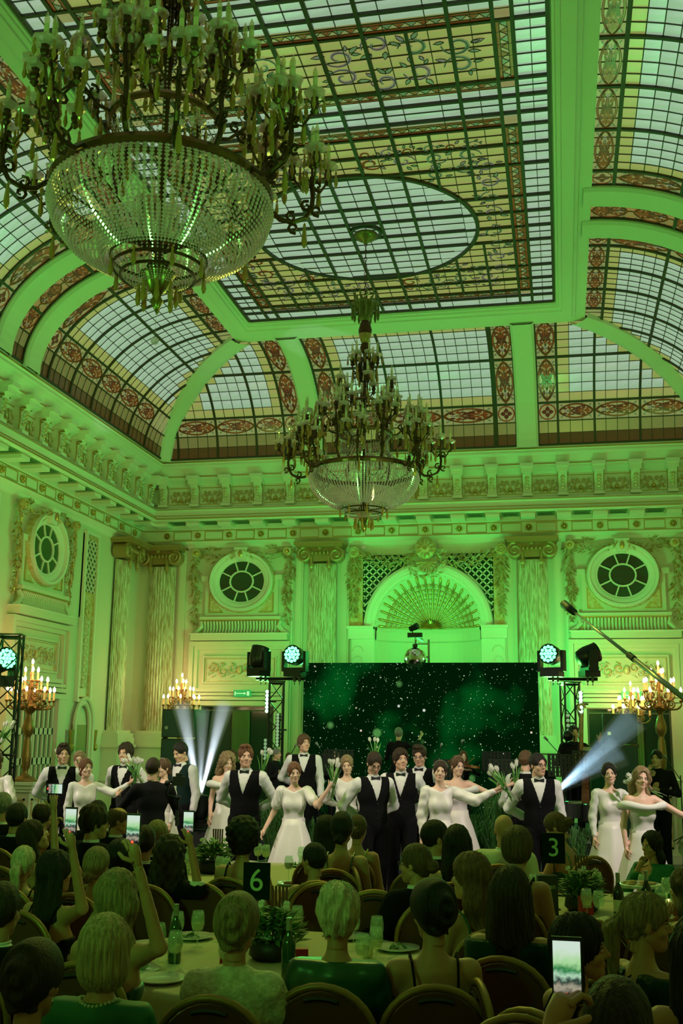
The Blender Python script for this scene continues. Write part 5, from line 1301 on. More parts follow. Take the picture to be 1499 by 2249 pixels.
def hair_mesh(style, seed=0, h=.0075):
    key = (style, seed % 3, h)
    if key in HAIRC: return HAIRC[key]
    rnd = np.random.RandomState(seed % 3+5); q = rnd.uniform(0, 6, 6)
    def groove(G, amp=.0035, n=26):
        a = np.arctan2(G[..., 0], -(G[..., 1]+.012)); return amp*np.sin(a*n+q[0]+6*np.sin(G[..., 2]*9+q[1]))+amp*.8*np.sin(a*9+q[2]+G[..., 2]*14)
    def cap(G, t, front=.058, nape=-.085, side=-.03):
        d = elli(G, (0, -.014, .038), (.076+t, .100+t, .094+t))
        low = rcone(G, (0, -.055, .0), (0, -.060, nape+.03), .060+t*.6, .040+t*.6); d = smin(d, low, .03)
        face = elli(G, (0, .115, -.028), (.067, .085, .104)); face2 = np.maximum(G[..., 1]+.004-np.clip((G[..., 2]-.02)*.55, 0, .1), -(G[..., 2]-front)) if False else None
        d = np.maximum(d, -face); d = np.maximum(d, np.where(G[..., 1] > -.01, side-G[..., 2], nape-G[..., 2])); d = np.maximum(d, -(elli(G, (0, .02, -.09), (.09, .055, .07))))
        return d
    lo = [-.13, -.17, -.16]; hi = [.13, .15, .19]
    if style == 'short': F = lambda G: cap(G, .012, nape=-.06, side=-.005)+groove(G, .002)
    elif style == 'buzz': F = lambda G: cap(G, .006, nape=-.05, side=.0)
    elif style == 'balding': F = lambda G: np.maximum(np.maximum(cap(G, .011, nape=-.06, side=-.01)+groove(G, .002), -elli(G, (0, .03, .15), (.075, .11, .085))), -1)
    elif style == 'fringe': F = lambda G: smin(cap(G, .010, nape=-.06, side=.0), -.0+elli(G, (0, -.07, .01), (.065, .04, .05)), .02)+.004 if True else 0
    elif style == 'quiff': F = lambda G: smin(cap(G, .014, nape=-.06, side=-.005), elli(G, (.01, .045, .125), (.062, .055, .030)), .03)+groove(G, .0035, 18)
    elif style == 'fringecut': F = lambda G: smin(cap(G, .020, nape=-.07, side=-.02), rcone(G, (-.045, .074, .078), (.045, .078, .070), .020, .018), .02)+groove(G, .003, 22)
    elif style == 'bob': 
        lo[2] = -.20; F = lambda G: np.maximum(smin(np.maximum(elli(G, (0, -.018, .030), (.100, .118, .116)), -1), elli(G, (0, -.025, -.06), (.105, .100, .10)), .03), -elli(G, (0, .115, -.06), (.066, .095, .16)))+groove(G, .003)
    elif style == 'shortbob':
        F = lambda G: np.maximum(np.maximum(smin(elli(G, (0, -.020, .040), (.098, .120, .108)), elli(G, (0, -.035, -.02), (.090, .095, .075)), .03), -elli(G, (0, .115, -.05), (.064, .095, .13))), -.085-G[..., 2])+groove(G, .003)
    elif style == 'pixie': F = lambda G: smin(cap(G, .022, nape=-.075, side=-.03), elli(G, (0, -.04, .10), (.07, .08, .05)), .03)+groove(G, .0055, 12)+.003*np.sin(G[..., 2]*90+q[3])*np.sin(G[..., 0]*70)
    elif style in ('long', 'longwave', 'curly', 'halfup'):
        lo = [-.19, -.21, -.52]; hi = [.19, .15, .17]; L = {'long': -.45, 'longwave': -.44, 'curly': -.30, 'halfup': -.40}[style]
        def F(G):
            t = .020 if style != 'curly' else .036
            d = cap(G, t, nape=-.13, side=-.10)
            wv = .020*np.sin(G[..., 2]*30+q[0]) if style in ('longwave', 'halfup') else 0
            X = G.copy(); X[..., 0] = X[..., 0]+wv
            for x, y, r0, r1, l in ((-.055, -.075, .055, .035, L), (.055, -.075, .055, .035, L+.03), (0, -.095, .055, .04, L-.02), (-.085, -.03, .036, .028, L*.75), (.085, -.03, .036, .028, L*.7)):
                d = smin(d, rcone(X, (x*.85, y*.55, .03), (x*1.25, y-.02, l+.05), r0 if style != 'curly' else r0+.015, r1 if style != 'curly' else r1+.02), .02)
            d = np.maximum(d, -elli(G, (0, .118, -.06), (.064, .095, .16)))
            d = d+groove(G, .0035 if style != 'curly' else .003, 30)
            if style == 'curly': d = d+.014*np.sin(G[..., 0]*75+q[0])*np.sin(G[..., 1]*70+q[1])*np.sin(G[..., 2]*62+q[2])
            return d
    elif style == 'bun': 
        lo[1] = -.22; F = lambda G: smin(cap(G, .012, nape=-.075, side=-.02)+groove(G, .002), elli(G, (0, -.135, -.005), (.048, .042, .045))+.004*np.sin(np.arctan2(G[..., 0], G[..., 2]+.005)*7), .012)
    elif style == 'lowbun': 
        lo[1] = -.22; F = lambda G: smin(cap(G, .015, nape=-.085, side=-.03)+groove(G, .002), elli(G, (0, -.118, -.065), (.050, .040, .038))+.005*np.sin(G[..., 0]*120+3*np.sin(G[..., 2]*50)), .012)
    elif style == 'twist':
        lo[1] = -.20; F = lambda G: smin(cap(G, .022, nape=-.08, side=-.02), elli(G, (.01, -.095, .03), (.058, .055, .085)), .02)+.007*np.sin(np.hypot(G[..., 0]-.01, (G[..., 2]-.04)*.8)*130+np.arctan2(G[..., 0]-.01, G[..., 2]-.04)*1.0)
    elif style == 'ponytail':
        lo = [-.13, -.24, -.40]
        def F(G):
            d = cap(G, .012, nape=-.075, side=-.02)+groove(G, .002); d = smin(d, rcone(G, (0, -.125, .01), (0, -.165, -.04), .030, .040), .015); d = smin(d, rcone(G, (0, -.165, -.04), (.01, -.15, -.33), .040, .018), .015); return d+groove(G, .003, 30)
    elif style == 'curlymop':
        lo = [-.17, -.19, -.17]; hi = [.17, .17, .21]
        F = lambda G: smin(cap(G, .045, nape=-.10, side=-.07), elli(G, (0, -.05, .06), (.12, .11, .11)), .03)+.013*np.sin(G[..., 0]*85+q[0])*np.sin(G[..., 1]*80+q[1])*np.sin(G[..., 2]*75+q[2])
    elif style == 'bald': HAIRC[key] = None; return None
    HAIRC[key] = surface_nets(F, lo, hi, h); return HAIRC[key]
# ---- skeletons (standing height 1.75 m, origin on the floor between the feet, facing +y); seated: hips at seat height
def joints(sit, fem, lean=0.0, H_=None):
    J = {}
    hz = .50 if sit else .93
    J['hip'] = np.array([0, 0, hz]); sp = rotm(0, -lean)
    up = lambda y, z, x=0: J['hip']+sp @ np.array([x, y, z])
    J['waist'] = up(0, .14); J['chest'] = up(0.0, .34); J['neck0'] = up(-.012, .49); J['neck1'] = up(.0, .56); J['head'] = up(.022, .675)
    sw = .155 if fem else .185
    for s, n in ((1, 'R'), (-1, 'L')):
        J['sh'+n] = up(-.01, .455, s*sw); J['hp'+n] = J['hip']+np.array([s*.09, 0, -.02])
        if sit: J['kn'+n] = np.array([s*.11, .43, .50]); J['an'+n] = np.array([s*.11, .42, .05])
        else: J['kn'+n] = np.array([s*.09, .015, .50]); J['an'+n] = np.array([s*.095, -.01, .08])
    J['sp'] = sp; J['up'] = up
    return J
ARM = {  # elbow and wrist offsets from the shoulder for the right arm (x outward), facing +y
 'down': ((.05, -.02, -.29), (.06, .06, -.54)), 'back': ((.13, -.14, -.25), (-.08, -.20, -.36)), 'lap': ((.05, .04, -.29), (-.04, .27, -.33)), 'table': ((.07, .10, -.26), (.0, .34, -.22)),
 'phone': ((.10, .22, -.16), (.03, .34, .08)), 'phonehigh': ((.09, .26, .02), (.02, .34, .27)), 'raise': ((.13, .22, -.08), (.16, .45, .06)), 'raiseout': ((.27, .06, -.08), (.50, .16, .04)), 'fold': ((.10, -.02, -.28), (-.14, .15, -.22)),
 'skirt': ((.10, -.04, -.27), (.20, .06, -.47)), 'chin': ((.04, .22, -.22), (-.08, .16, .02)), 'violin': ((.16, .20, -.16), (-.05, .36, -.06)), 'tall': ((.16, .22, .02), (.22, .40, .18)), 'side': ((.22, .10, -.16), (.42, .22, -.06))}
def hand_mesh(mb, w, d, palm, curl=.6, s=1.0, side=1):
    """palm and five fingers: w wrist, d direction of the hand, palm normal"""
    w = np.array(w, float); d = _n(np.array(d, float)); palm = np.array(palm, float); palm = _n(palm-d*palm.dot(d)); u = np.cross(d, palm)*side
    mb.tube([w-d*.03*s, w+d*.01*s, w+d*.045*s, w+d*.085*s, w+d*.095*s], [.022*s, .023*s, .030*s, .029*s, .018*s], 8)
    for k in range(4):
        L = (.066, .076, .070, .055)[k]*s; o = w+d*.085*s+u*(.027-.018*k)*s; a = curl*(1+.08*k); pts = [o-d*.01*s, o]
        ang = 0; dd = d
        for q in range(3):
            ang += a*(.55, .8, .6)[q]; dd = d*cos(ang)+palm*sin(ang); o = o+dd*L*(.45, .32, .23)[q]; pts.append(o)
        mb.tube(pts, [.0095*s, .0092*s, .0085*s, .0078*s, .0055*s], 6)
    o = w+d*.025*s+u*.026*s; t = _n(d*.6+u*.75+palm*.35); o2 = o+t*.040*s; t2 = _n(d*.8+u*.2+palm*.6); o3 = o2+t2*.030*s
    mb.tube([o-t*.01, o, o2, o3, o3+t2*.006], [.013*s, .013*s, .011*s, .009*s, .005*s], 6)
def person(name_label, loc, yaw, top, fem=False, sit=False, hair='short', hc='dark', arms=('down', 'down'), outfit='vest', head=(0, 0, 0), lean=0.0, skin=None, group=None, extra=(), lod=1, seed=1, glasses=False, legs=True, hscale=1.0, curl=.5, custom=None):
    """one figure: body (one continuous skin mesh) with hair and clothing as parts. top: height of the crown above loc z"""
    skin = skin or (SKIN2 if fem else SKIN)
    J = joints(sit, fem, lean); nat = J['head'][2]+.135
    S = top/nat if not sit else 1.0
    if sit:   # a seated figure is scaled only mildly; the rest is taken up by the seat height
        S = min(1.12, max(.9, top/nat))
    T = thing('person', name_label, 'person', tuple(loc), yaw, group); T.scale = (S, S, S)
    if sit and abs(top-S*nat) > .002: T.location.z += top-S*nat
    for s, n in ((1, 'R'), (-1, 'L')):
        a = arms[0] if n == 'R' else arms[1]
        e, w = (ARM[a] if isinstance(a, str) else a)
        f = .93 if fem else 1.0
        J['el'+n] = J['sh'+n]+np.array([s*e[0], e[1], e[2]])*f; J['wr'+n] = J['sh'+n]+np.array([s*w[0], w[1], w[2]])*f
    if custom: custom(J)
    k = .86 if fem else 1.0; Pj = J
    def arms_f(P, inf, upto=1.0, fr=0.0):
        d = None
        for n in 'RL':
            a, b, c = Pj['sh'+n], Pj['el'+n], Pj['wr'+n]
            if upto < 1: q = smin(rcone(P, a, a+(b-a)*min(1, upto*2), .054*k+inf, .046*k+inf), rcone(P, a, a, .058*k+inf, .058*k+inf), .02)
            else: q = smin(rcone(P, a, b, .052*k+inf, .040*k+inf), rcone(P, b, c, .040*k+inf, .026*k+inf*1.2), .02)
            d = q if d is None else np.minimum(d, q)
        return d
    def torso_f(P, inf, bust=True):
        d = elli(P, Pj['hip']+np.array([0, -.01, .02]), (.150*(1.0 if fem else .98)+inf, .105+inf, .12+inf))
        d = smin(d, elli(P, Pj['waist'], ((.115 if fem else .140)+inf, (.085 if fem else .10)+inf, .13+inf)), .05)
        d = smin(d, elli(P, Pj['chest'], ((.140 if fem else .168)+inf, (.095 if fem else .108)+inf, .17+inf)), .05)
        d = smin(d, rcone(P, Pj['shL']*.92+Pj['shR']*.08, Pj['shR']*.92+Pj['shL']*.08, .056*k+inf, .056*k+inf), .05)
        d = smin(d, rcone(P, Pj['neck0']+np.array([0, 0, -.03]), Pj['neck0'], .08*k+inf, .06*k+inf), .04)
        if fem and bust:
            for s in (-1, 1): d = smin(d, elli(P, Pj['up'](.068, .30, s*.060), (.055+inf, .048+inf, .058+inf)), .045)
        return d
    def legs_f(P, inf):
        d = None
        for n in 'RL':
            q = smin(rcone(P, Pj['hp'+n], Pj['kn'+n], .085+inf, .058+inf), rcone(P, Pj['kn'+n], Pj['an'+n], .056+inf, .040+inf*1.2), .03); d = q if d is None else np.minimum(d, q)
        return d
    hh = (.014, .019, .026)[lod]
    pts = np.array([J[n] for n in J if n not in ('sp', 'up')]); lo = pts.min(0)-.16; hi = pts.max(0)+.12
    # body
    def body(P):
        d = smin(torso_f(P, -.004), arms_f(P, 0), .03); d = smin(d, rcone(P, Pj['neck0'], Pj['neck1']+np.array([0, .005, .04]), .052*k, .050*k), .03)
        if legs and outfit not in ('gown', 'vest', 'suit'): d = smin(d, legs_f(P, -.004), .04)
        return d
    lo_b = lo.copy(); hi_b = hi.copy(); hi_b[2] = max(J['neck1'][2]+.06, J['wrR'][2]+.06, J['wrL'][2]+.06); 
    if not legs or outfit in ('gown', 'vest', 'suit'): lo_b[2] = J['hip'][2]-.12
    v, f = surface_nets(body, lo_b, hi_b, hh*.9)
    RH = rotm(*[head[0], head[1], head[2]]) if len(head) == 3 else np.eye(3)
    hv, hf, hm = (HEADS if lod == 0 or (lod == 1 and abs(math.cos(yaw+head[0])+1) < 1.2) else HLOW)[fem]
    hs = (.95 if not fem else .92)*hscale
    hv2 = (hv*hs) @ RH.T+J['head']
    mb = MB()
    hfold = .9
    for n, s in (('R', 1), ('L', -1)):
        d = J['wr'+n]-J['el'+n]; a = arms[0] if n == 'R' else arms[1]
        pn_ = np.array([-s*1.0, 0, 0]) if a in ('down', 'raise', 'tall', 'raiseout', 'side', 'skirt') else np.array([0, -.3, -1.0]) if a in ('lap', 'table', 'fold') else np.array([0, 1, .0]) if a == 'back' else np.array([-s*.7, .5, 0])
        hand_mesh(mb, J['wr'+n], d, pn_, 1.05 if a in ('phone', 'phonehigh', 'raise', 'tall', 'raiseout', 'side', 'violin') else curl, .92 if fem else 1.0, s)
    tri = []
    for q in mb.f: 
        if len(q) == 4: tri.append(q)
        elif len(q) == 3: tri.append((q[0], q[1], q[2], q[2]))
        else:
            for z in range(1, len(q)-1, 2): tri.append((q[0], q[z], q[z+1], q[min(z+2, len(q)-1)]) if z+2 < len(q) else (q[0], q[z], q[z+1], q[z+1]))
    tri = [t for t in tri if len(set(t)) == 4]
    av = np.concatenate([v, hv2, np.array(mb.v)]); af = np.concatenate([f, hf+len(v), np.array(tri)+len(v)+len(hv2)]); am = np.concatenate([np.zeros(len(f), int), hm, np.zeros(len(tri), int)])
    link('body', fast_mesh('body', av, af, [skin, LIP, EYEW, IRIS, BROW], am), T)
    # hair
    hmz = hair_mesh(hair, seed, .0065 if lod == 0 else .0085)
    if hmz is not None:
        hvv = (hmz[0]*hs) @ RH.T+J['head']; link('hair', fast_mesh('hair', hvv, hmz[1], [HAIR[hc]]), T)
    def garment(name, F, m, z0=None, z1=None, res=1.0, lo_=None, hi_=None):
        l = (lo if lo_ is None else np.array(lo_)).copy(); h_ = (hi if hi_ is None else np.array(hi_)).copy()
        if z0 is not None: l[2] = z0
        if z1 is not None: h_[2] = z1
        vv, ff = surface_nets(F, l, h_, hh*res)
        if len(ff) == 0: return None
        return link(name, fast_mesh(name, vv, ff, [m]), T)
    folds = lambda P, a=.004: a*np.sin(P[..., 2]*60+7*P[..., 0]+seed)*np.sin(P[..., 0]*45+P[..., 1]*50)
    c0 = J['neck0']
    def wrist_cut(P, back=.035):
        d = None
        for n in 'RL':
            ax = _n(J['wr'+n]-J['el'+n]); q = ((P-(J['wr'+n]-ax*back)) @ ax); q = np.where(np.linalg.norm(P-J['wr'+n], axis=-1) < .12, q, -1); d = q if d is None else np.maximum(d, q)
        return d
    def shirt(m, inf=.010, z0=None):
        def F(P):
            d = smin(torso_f(P, inf), arms_f(P, inf+.006)+folds(P), .03); d = smin(d, rcone(P, c0, c0+np.array([0, .01, .05]), .060*k, .058*k), .015)
            d = np.maximum(d, P[..., 2]-(J['neck1'][2]-.010)); return np.maximum(d, wrist_cut(P))
        garment('shirt', F, m, z0 or J['hip'][2]-.10, max(J['neck1'][2]+.02, J['wrR'][2]+.06, J['wrL'][2]+.06))
        mbc = MB(); ring = []
        mbc.lathe([(.062*k, -.012), (.065*k, .018), (.060*k, .022), (.057*k, -.01)], 16, tuple(J['neck1']+np.array([0, -.004, -.028])), cap=False)
        mbc.build('collar', m, T)
    def trousers(m):
        def F(P):
            d = smin(elli(P, J['hip']+np.array([0, -.01, 0]), (.160, .122, .13)), legs_f(P, .016), .03); return np.maximum(d, P[..., 2]-(J['hip'][2]+.09))
        garment('trousers', F, m, .06, J['hip'][2]+.12, 1.25)
        for n in 'RL':
            mb2 = MB(); a = J['an'+n]; mb2.ball((a[0], a[1]+.07, .045), (.045, .135, .045), 8, 5); mb2.build('shoe', BLK, T, True)
    def bowtie():
        p = J['neck1']+np.array([0, .062*k+.006, -.045]); b = MB()
        for s in (-1, 1): b.add([(0, .006, .008), (0, .006, -.008), (s*.052, .004, -.020), (s*.055, .004, .022), (0, -.006, .008), (0, -.006, -.008), (s*.052, -.006, -.020), (s*.055, -.006, .022)], [(0,1,2,3),(7,6,5,4),(0,4,5,1),(1,5,6,2),(2,6,7,3),(3,7,4,0)])
        b.ball((0, .008, 0), (.010, .008, .011), 6, 4); b.build('bow_tie', BLK, T, loc=p)
    if outfit in ('vest', 'gvest'):
        vm = VEST if outfit == 'vest' else GVEST
        shirt(WHITE)
        def F(P):
            d = torso_f(P, .024); d = np.maximum(d, P[..., 2]-(J['neck0'][2]+.04)); d = np.maximum(d, (J['hip'][2]-.06-.06*np.clip(1-abs(P[..., 0])/.10, 0, 1)*(P[..., 1] > 0))-P[..., 2])
            vz = J['chest'][2]-.07; v_ = np.maximum(abs(P[..., 0])-(P[..., 2]-vz)*.33, -(P[..., 1]-J['chest'][1])); d = np.maximum(d, -v_)
            for n in 'RL': d = np.maximum(d, -rcone(P, J['sh'+n]+np.array([(.035 if n == 'R' else -.035), 0, -.01]), J['sh'+n]+np.array([(.10 if n == 'R' else -.10), 0, -.16]), .070, .055))
            d = np.maximum(d, np.where(P[..., 2] > J['chest'][2]+.03, abs(P[..., 0])-(J['shR'][0]-.015), -1))
            return d
        garment('vest', F, vm, J['hip'][2]-.16, J['neck1'][2]+.03); trousers(VEST); bowtie()
        b = MB()
        for z in (.0, .075, .15): b.ball((0, J['waist'][1]+.135, J['waist'][2]+.10-z), (.008, .005, .008), 6, 4)
        tag(b.build('buttons', LAP, T), kind='stuff')
    elif outfit in ('suit', 'black_shirt', 'ivory_suit'):
        m = {'suit': SUIT, 'black_shirt': BDR, 'ivory_suit': IVO}[outfit]
        if outfit != 'black_shirt': shirt(WHITE, .011)
        inf = .026 if outfit != 'black_shirt' else .012
        def F(P):
            d = smin(torso_f(P, inf), arms_f(P, inf*.8)+folds(P, .003), .03)
            d = np.maximum(d, P[..., 2]-(J['neck0'][2]+.045+(.0 if outfit != 'black_shirt' else .03))); d = np.maximum(d, wrist_cut(P, .01))
            if outfit != 'black_shirt': vz = J['chest'][2]+.02; v_ = np.maximum(abs(P[..., 0])-(P[..., 2]-vz)*.28, -(P[..., 1]-J['chest'][1])); d = np.maximum(d, -v_)
            return d
        garment('jacket' if outfit != 'black_shirt' else 'black_shirt', F, m, J['hip'][2]-.14, max(J['neck1'][2]+.03, J['wrR'][2]+.08, J['wrL'][2]+.08))
        trousers(SUIT)
    elif outfit in ('gown', 'gown_sleeve', 'gown_sheer', 'gown_off'):
        sleeve = outfit != 'gown_off'
        def F(P):
            d = torso_f(P, .010)
            cutz = J['chest'][2]+(.11 if sleeve else .045); d = np.maximum(d, P[..., 2]-(cutz+.06*np.clip(abs(P[..., 0])/.12, 0, 1.2)*(1 if sleeve else .2)))
            return d
        garment('bodice', F, SATIN, J['waist'][2]-.06, J['neck1'][2]+.04)
        if outfit == 'gown_off':
            b = MB(); r = [(.30*cos(a), .0+.175*sin(a), J['chest'][2]+.05+.012*sin(3*a)) for a in np.linspace(0, 2*pi, 25)]
            b.tube([(x*.80, y*.86+J['chest'][1], z) for x, y, z in r], [.040+.008*sin(7*t) for t in range(25)], 8); b.build('tulle_band', TULLE, T, True)
        else:
            puff = .022 if outfit == 'gown_sleeve' else (.010 if outfit == 'gown_sheer' else .042)
            for n in 'RL':
                def G(P, n=n):
                    a_, b_, c_ = J['sh'+n], J['el'+n], J['wr'+n]
                    if outfit == 'gown': return rcone(P, a_, a_+(b_-a_)*.62, .070, .066)+.005*np.sin(np.arctan2(P[..., 1]-a_[1], P[..., 0]-a_[0])*9+P[..., 2]*30)
                    q = smin(rcone(P, a_, b_, .052*k+puff, .044*k+puff*1.2), rcone(P, b_, c_, .042*k+puff*1.2, .032*k), .02)
                    return np.maximum(q+folds(P, .006), wrist_cut(P, .02))
                pp = np.array([J['sh'+n], J['el'+n], J['wr'+n]]); garment('sleeve', G, SATIN if outfit != 'gown_sheer' else TULLE, lo_=pp.min(0)-.12, hi_=pp.max(0)+.12)
        sk_ = MB(); z0 = .02; wz = J['waist'][2]-.02; rr = .40
        n = 48; prof = [(.30*.43, wz+.02), (.148, wz-.06), (.19, wz-.16), (.24, wz-.32), (.31, wz-.56), (rr, z0+.02), (rr-.01, z0)]
        sk_.lathe(prof, n, (0, 0, 0), wav=lambda a, z: (.085*sin(9*a+seed)+.04*sin(17*a+2*seed))*max(0, (wz-z))/wz)
        sk_.v = [(x, y*.9, z) for x, y, z in sk_.v]; sk_.build('skirt', SATIN, T, True)
        b = MB(); b.lathe([(.135, wz-.025), (.142, wz), (.135, wz+.03)], 24, cap=False); b.v = [(x, y*.78, z) for x, y, z in b.v]; b.build('waistband', SATIN, T, True)
        if fem:   # small tiara
            b = MB(); R2 = RH; 
            for q in range(13):
                a = pi*(q/12)*.8+pi*.1; p = np.array([.093*cos(a), .028, .045+.093*sin(a)])*hs; p = R2 @ p+J['head']; b.octa(p, R2 @ np.array([cos(a), .1, sin(a)]), .018, .014)
            b.build('tiara', mat('pearl tiara', (.75, .72, .68), .25, .2), T)
    elif outfit.startswith('back_'):   # guests seen from behind: strapless or strappy dress
        m = {'back_black': BDR, 'back_green': DGS, 'back_emerald': EMER, 'back_seq': SEQ, 'back_yellow': YEG, 'back_lace': LACE, 'back_satin': DGS}[outfit]
        if outfit in ('back_lace', 'back_satin', 'back_emerald'):
            def F(P):
                d = smin(torso_f(P, .014), arms_f(P, .016)+folds(P, .005), .03); return np.maximum(np.maximum(d, P[..., 2]-(J['neck0'][2]+(.02 if outfit != 'back_lace' else .05))), wrist_cut(P, .04))
        elif outfit == 'back_seq':
            def F(P):
                d = smin(torso_f(P, .012), arms_f(P, .012, .5), .03); d = np.maximum(d, P[..., 2]-(J['neck0'][2]-.005)); op = np.maximum(abs(P[..., 0])-.045, P[..., 1]-J['chest'][1]); return np.maximum(d, -np.maximum(op, (J['waist'][2]+.04)-P[..., 2]))
        else:
            def F(P):
                d = torso_f(P, .010); zc = J['chest'][2]-.02; return np.maximum(d, P[..., 2]-(zc-.10*np.clip(1-abs(P[..., 0])/.13, 0, 1)*(P[..., 1] < J['chest'][1])))
        garment('dress', F, m, J['hip'][2]-.14, J['neck1'][2]+.03)
        if outfit in ('back_black', 'back_green', 'back_yellow'):
            for s in (-1, 1):
                b = MB(); b.tube([J['up'](-.100, .30, s*.085), J['up'](-.108, .36, s*.085), J['up'](-.095, .44, s*.09), J['up'](-.055, .495, s*.095), J['up'](.0, .520, s*.098), J['up'](.08, .42, s*.085)], .006, 5); b.build('strap', m, T)
        if outfit == 'back_seq':
            b = MB()
            for q in range(4):
                z = .24+.06*q; b.tube([J['up'](-.112, z, -.05), J['up'](-.108, z+.06, .05)], .004, 4); b.tube([J['up'](-.112, z, .05), J['up'](-.108, z+.06, -.05)], .004, 4)
            tag(b.build('lacing', BDR, T), kind='stuff')
        def SKF(P): return np.maximum(smin(elli(P, J['hip']+np.array([0, 0, -.01]), (.175, .14, .13)), legs_f(P, .03), .08), P[..., 2]-J['hip'][2]-.05)
        garment('skirt', SKF, m, .06, J['hip'][2]+.08, 1.4)
    hw = lambda p: RH @ (np.array(p)*hs)+J['head']
    if glasses:
        b = MB()
        for s in (-1, 1):
            b.tube([hw((s*.031+.021*cos(a), .106, -.001+.016*sin(a))) for a in np.linspace(0, 2*pi, 13)], .0022, 4, cap=False); b.tube([hw((s*.052, .104, .003)), hw((s*.080, .0, .0))], .002, 4)
        b.tube([hw((-.010, .108, .002)), hw((.010, .108, .002))], .002, 4); b.build('glasses', mat('dark spectacle frame', (.03, .03, .03), .3), T)
    if 'necklace' in extra:
        b = MB(); c = J['neck0']+np.array([0, .0, .015])
        for q in range(30): a = 2*pi*q/30; b.ball(c+np.array([.072*cos(a), .068*sin(a), .012*cos(a*2)-.01*sin(a)]), .0065, 5, 3)
        tag(b.build('necklace', mat('pearls', (.7, .66, .5), .25), T), kind='stuff')
    if 'earring' in extra:
        for s in (-1, 1): MB().octa(hw((s*.084, -.004, -.055)), (0, 0, 1), .035, .014).build('earring', mat('sparkling earring', (.6, .8, .6), .1, .9), T)
    bpy.context.view_layer.update() if False else None
    T['_S'] = S
    def world(p):
        c_, s_ = cos(yaw), sin(yaw); p = np.array(p)*S; return np.array([T.location[0]+c_*p[0]-s_*p[1], T.location[1]+s_*p[0]+c_*p[1], T.location[2]+p[2]])
    del T['_S']
    return T, J, world
# ---- objects that people hold
TUL = mat('white tulip petal', (.78, .77, .70), .5); LEAFM = mat('tulip leaf', (.10, .32, .06), .5); STEM = mat('tulip stem', (.22, .42, .12), .5); RIB = mat('white ribbon', (.75, .74, .72), .4)
def tulip_parts():
    st = MB(); st.tube([(0, 0, -.16), (.002, 0, 0), (.006, .004, .15)], .0045, 5); sm = st.mesh('stem', STEM, True)
    fl = MB()
    for k in range(6):
        a = k*pi/3; r = .020 if k % 2 else .017
        fl.add([(.006+.004*cos(a), .004+.004*sin(a), .148), (.006+r*cos(a-.5), .004+r*sin(a-.5), .172), (.006+r*cos(a+.5), .004+r*sin(a+.5), .172), (.006+r*.95*cos(a-.3), .004+r*.95*sin(a-.3), .198), (.006+r*.95*cos(a+.3), .004+r*.95*sin(a+.3), .198), (.006+.008*cos(a), .004+.008*sin(a), .212)], [(0, 1, 2), (1, 3, 4, 2), (3, 5, 4)])
    lf = MB(); pts = [(0, 0, -.10), (.02, 0, .0), (.035, 0, .08), (.055, 0, .14)]; w = [.006, .018, .014, .001]
    vs = []
    for p, ww in zip(pts, w): vs += [(p[0], -ww, p[2]), (p[0]-.004, 0, p[2]-.002), (p[0], ww, p[2])]
    lf.add(vs, [(3*i+k, 3*i+k+1, 3*i+4+k, 3*i+3+k) for i in range(3) for k in range(2)])
    return sm, fl.mesh('flower', TUL, True), lf.mesh('leaf', LEAFM, True)
TSM, TFM, TLM = tulip_parts()
def bouquet(label, loc, direction, n=7, seed=0, ribbon=True, s=1.15, group='bouquets of white tulips held by the dancers'):
    T = thing('tulip_bouquet', label, 'bouquet', tuple(loc), 0, group); T.scale = (s, s, s); rn = random.Random(seed)
    T.rotation_euler = Vector(direction).to_track_quat('Z', 'Y').to_euler()
    for k in range(n):
        a = 2*pi*k/n+rn.uniform(-.3, .3); t = rn.uniform(.08, .30)
        o = link('stem', TSM, T, (.010*cos(a), .010*sin(a), rn.uniform(-.01, .04)), (t*sin(a)*-1, t*cos(a), 0)); link('flower', TFM, o)
        if k % 4 != 3: link('leaf', TLM, o, (0, 0, rn.uniform(-.02, .04)), (0, 0, a))
    if ribbon:
        b = MB(); b.lathe([(.020, -.03), (.022, 0), (.020, .03)], 10, cap=False)
        for sx in (-1, 1):
            p = [(.02*sx, .015, 0), (.045*sx, .02, -.05), (.03*sx, .025, -.11), (.06*sx, .03, -.19)]
            vs = []
            for q in p: vs += [(q[0]-.010, q[1], q[2]), (q[0]+.010, q[1]+.006, q[2])]
            b.add(vs, [(2*i, 2*i+1, 2*i+3, 2*i+2) for i in range(3)])
        b.build('ribbon', RIB, T)
    return T
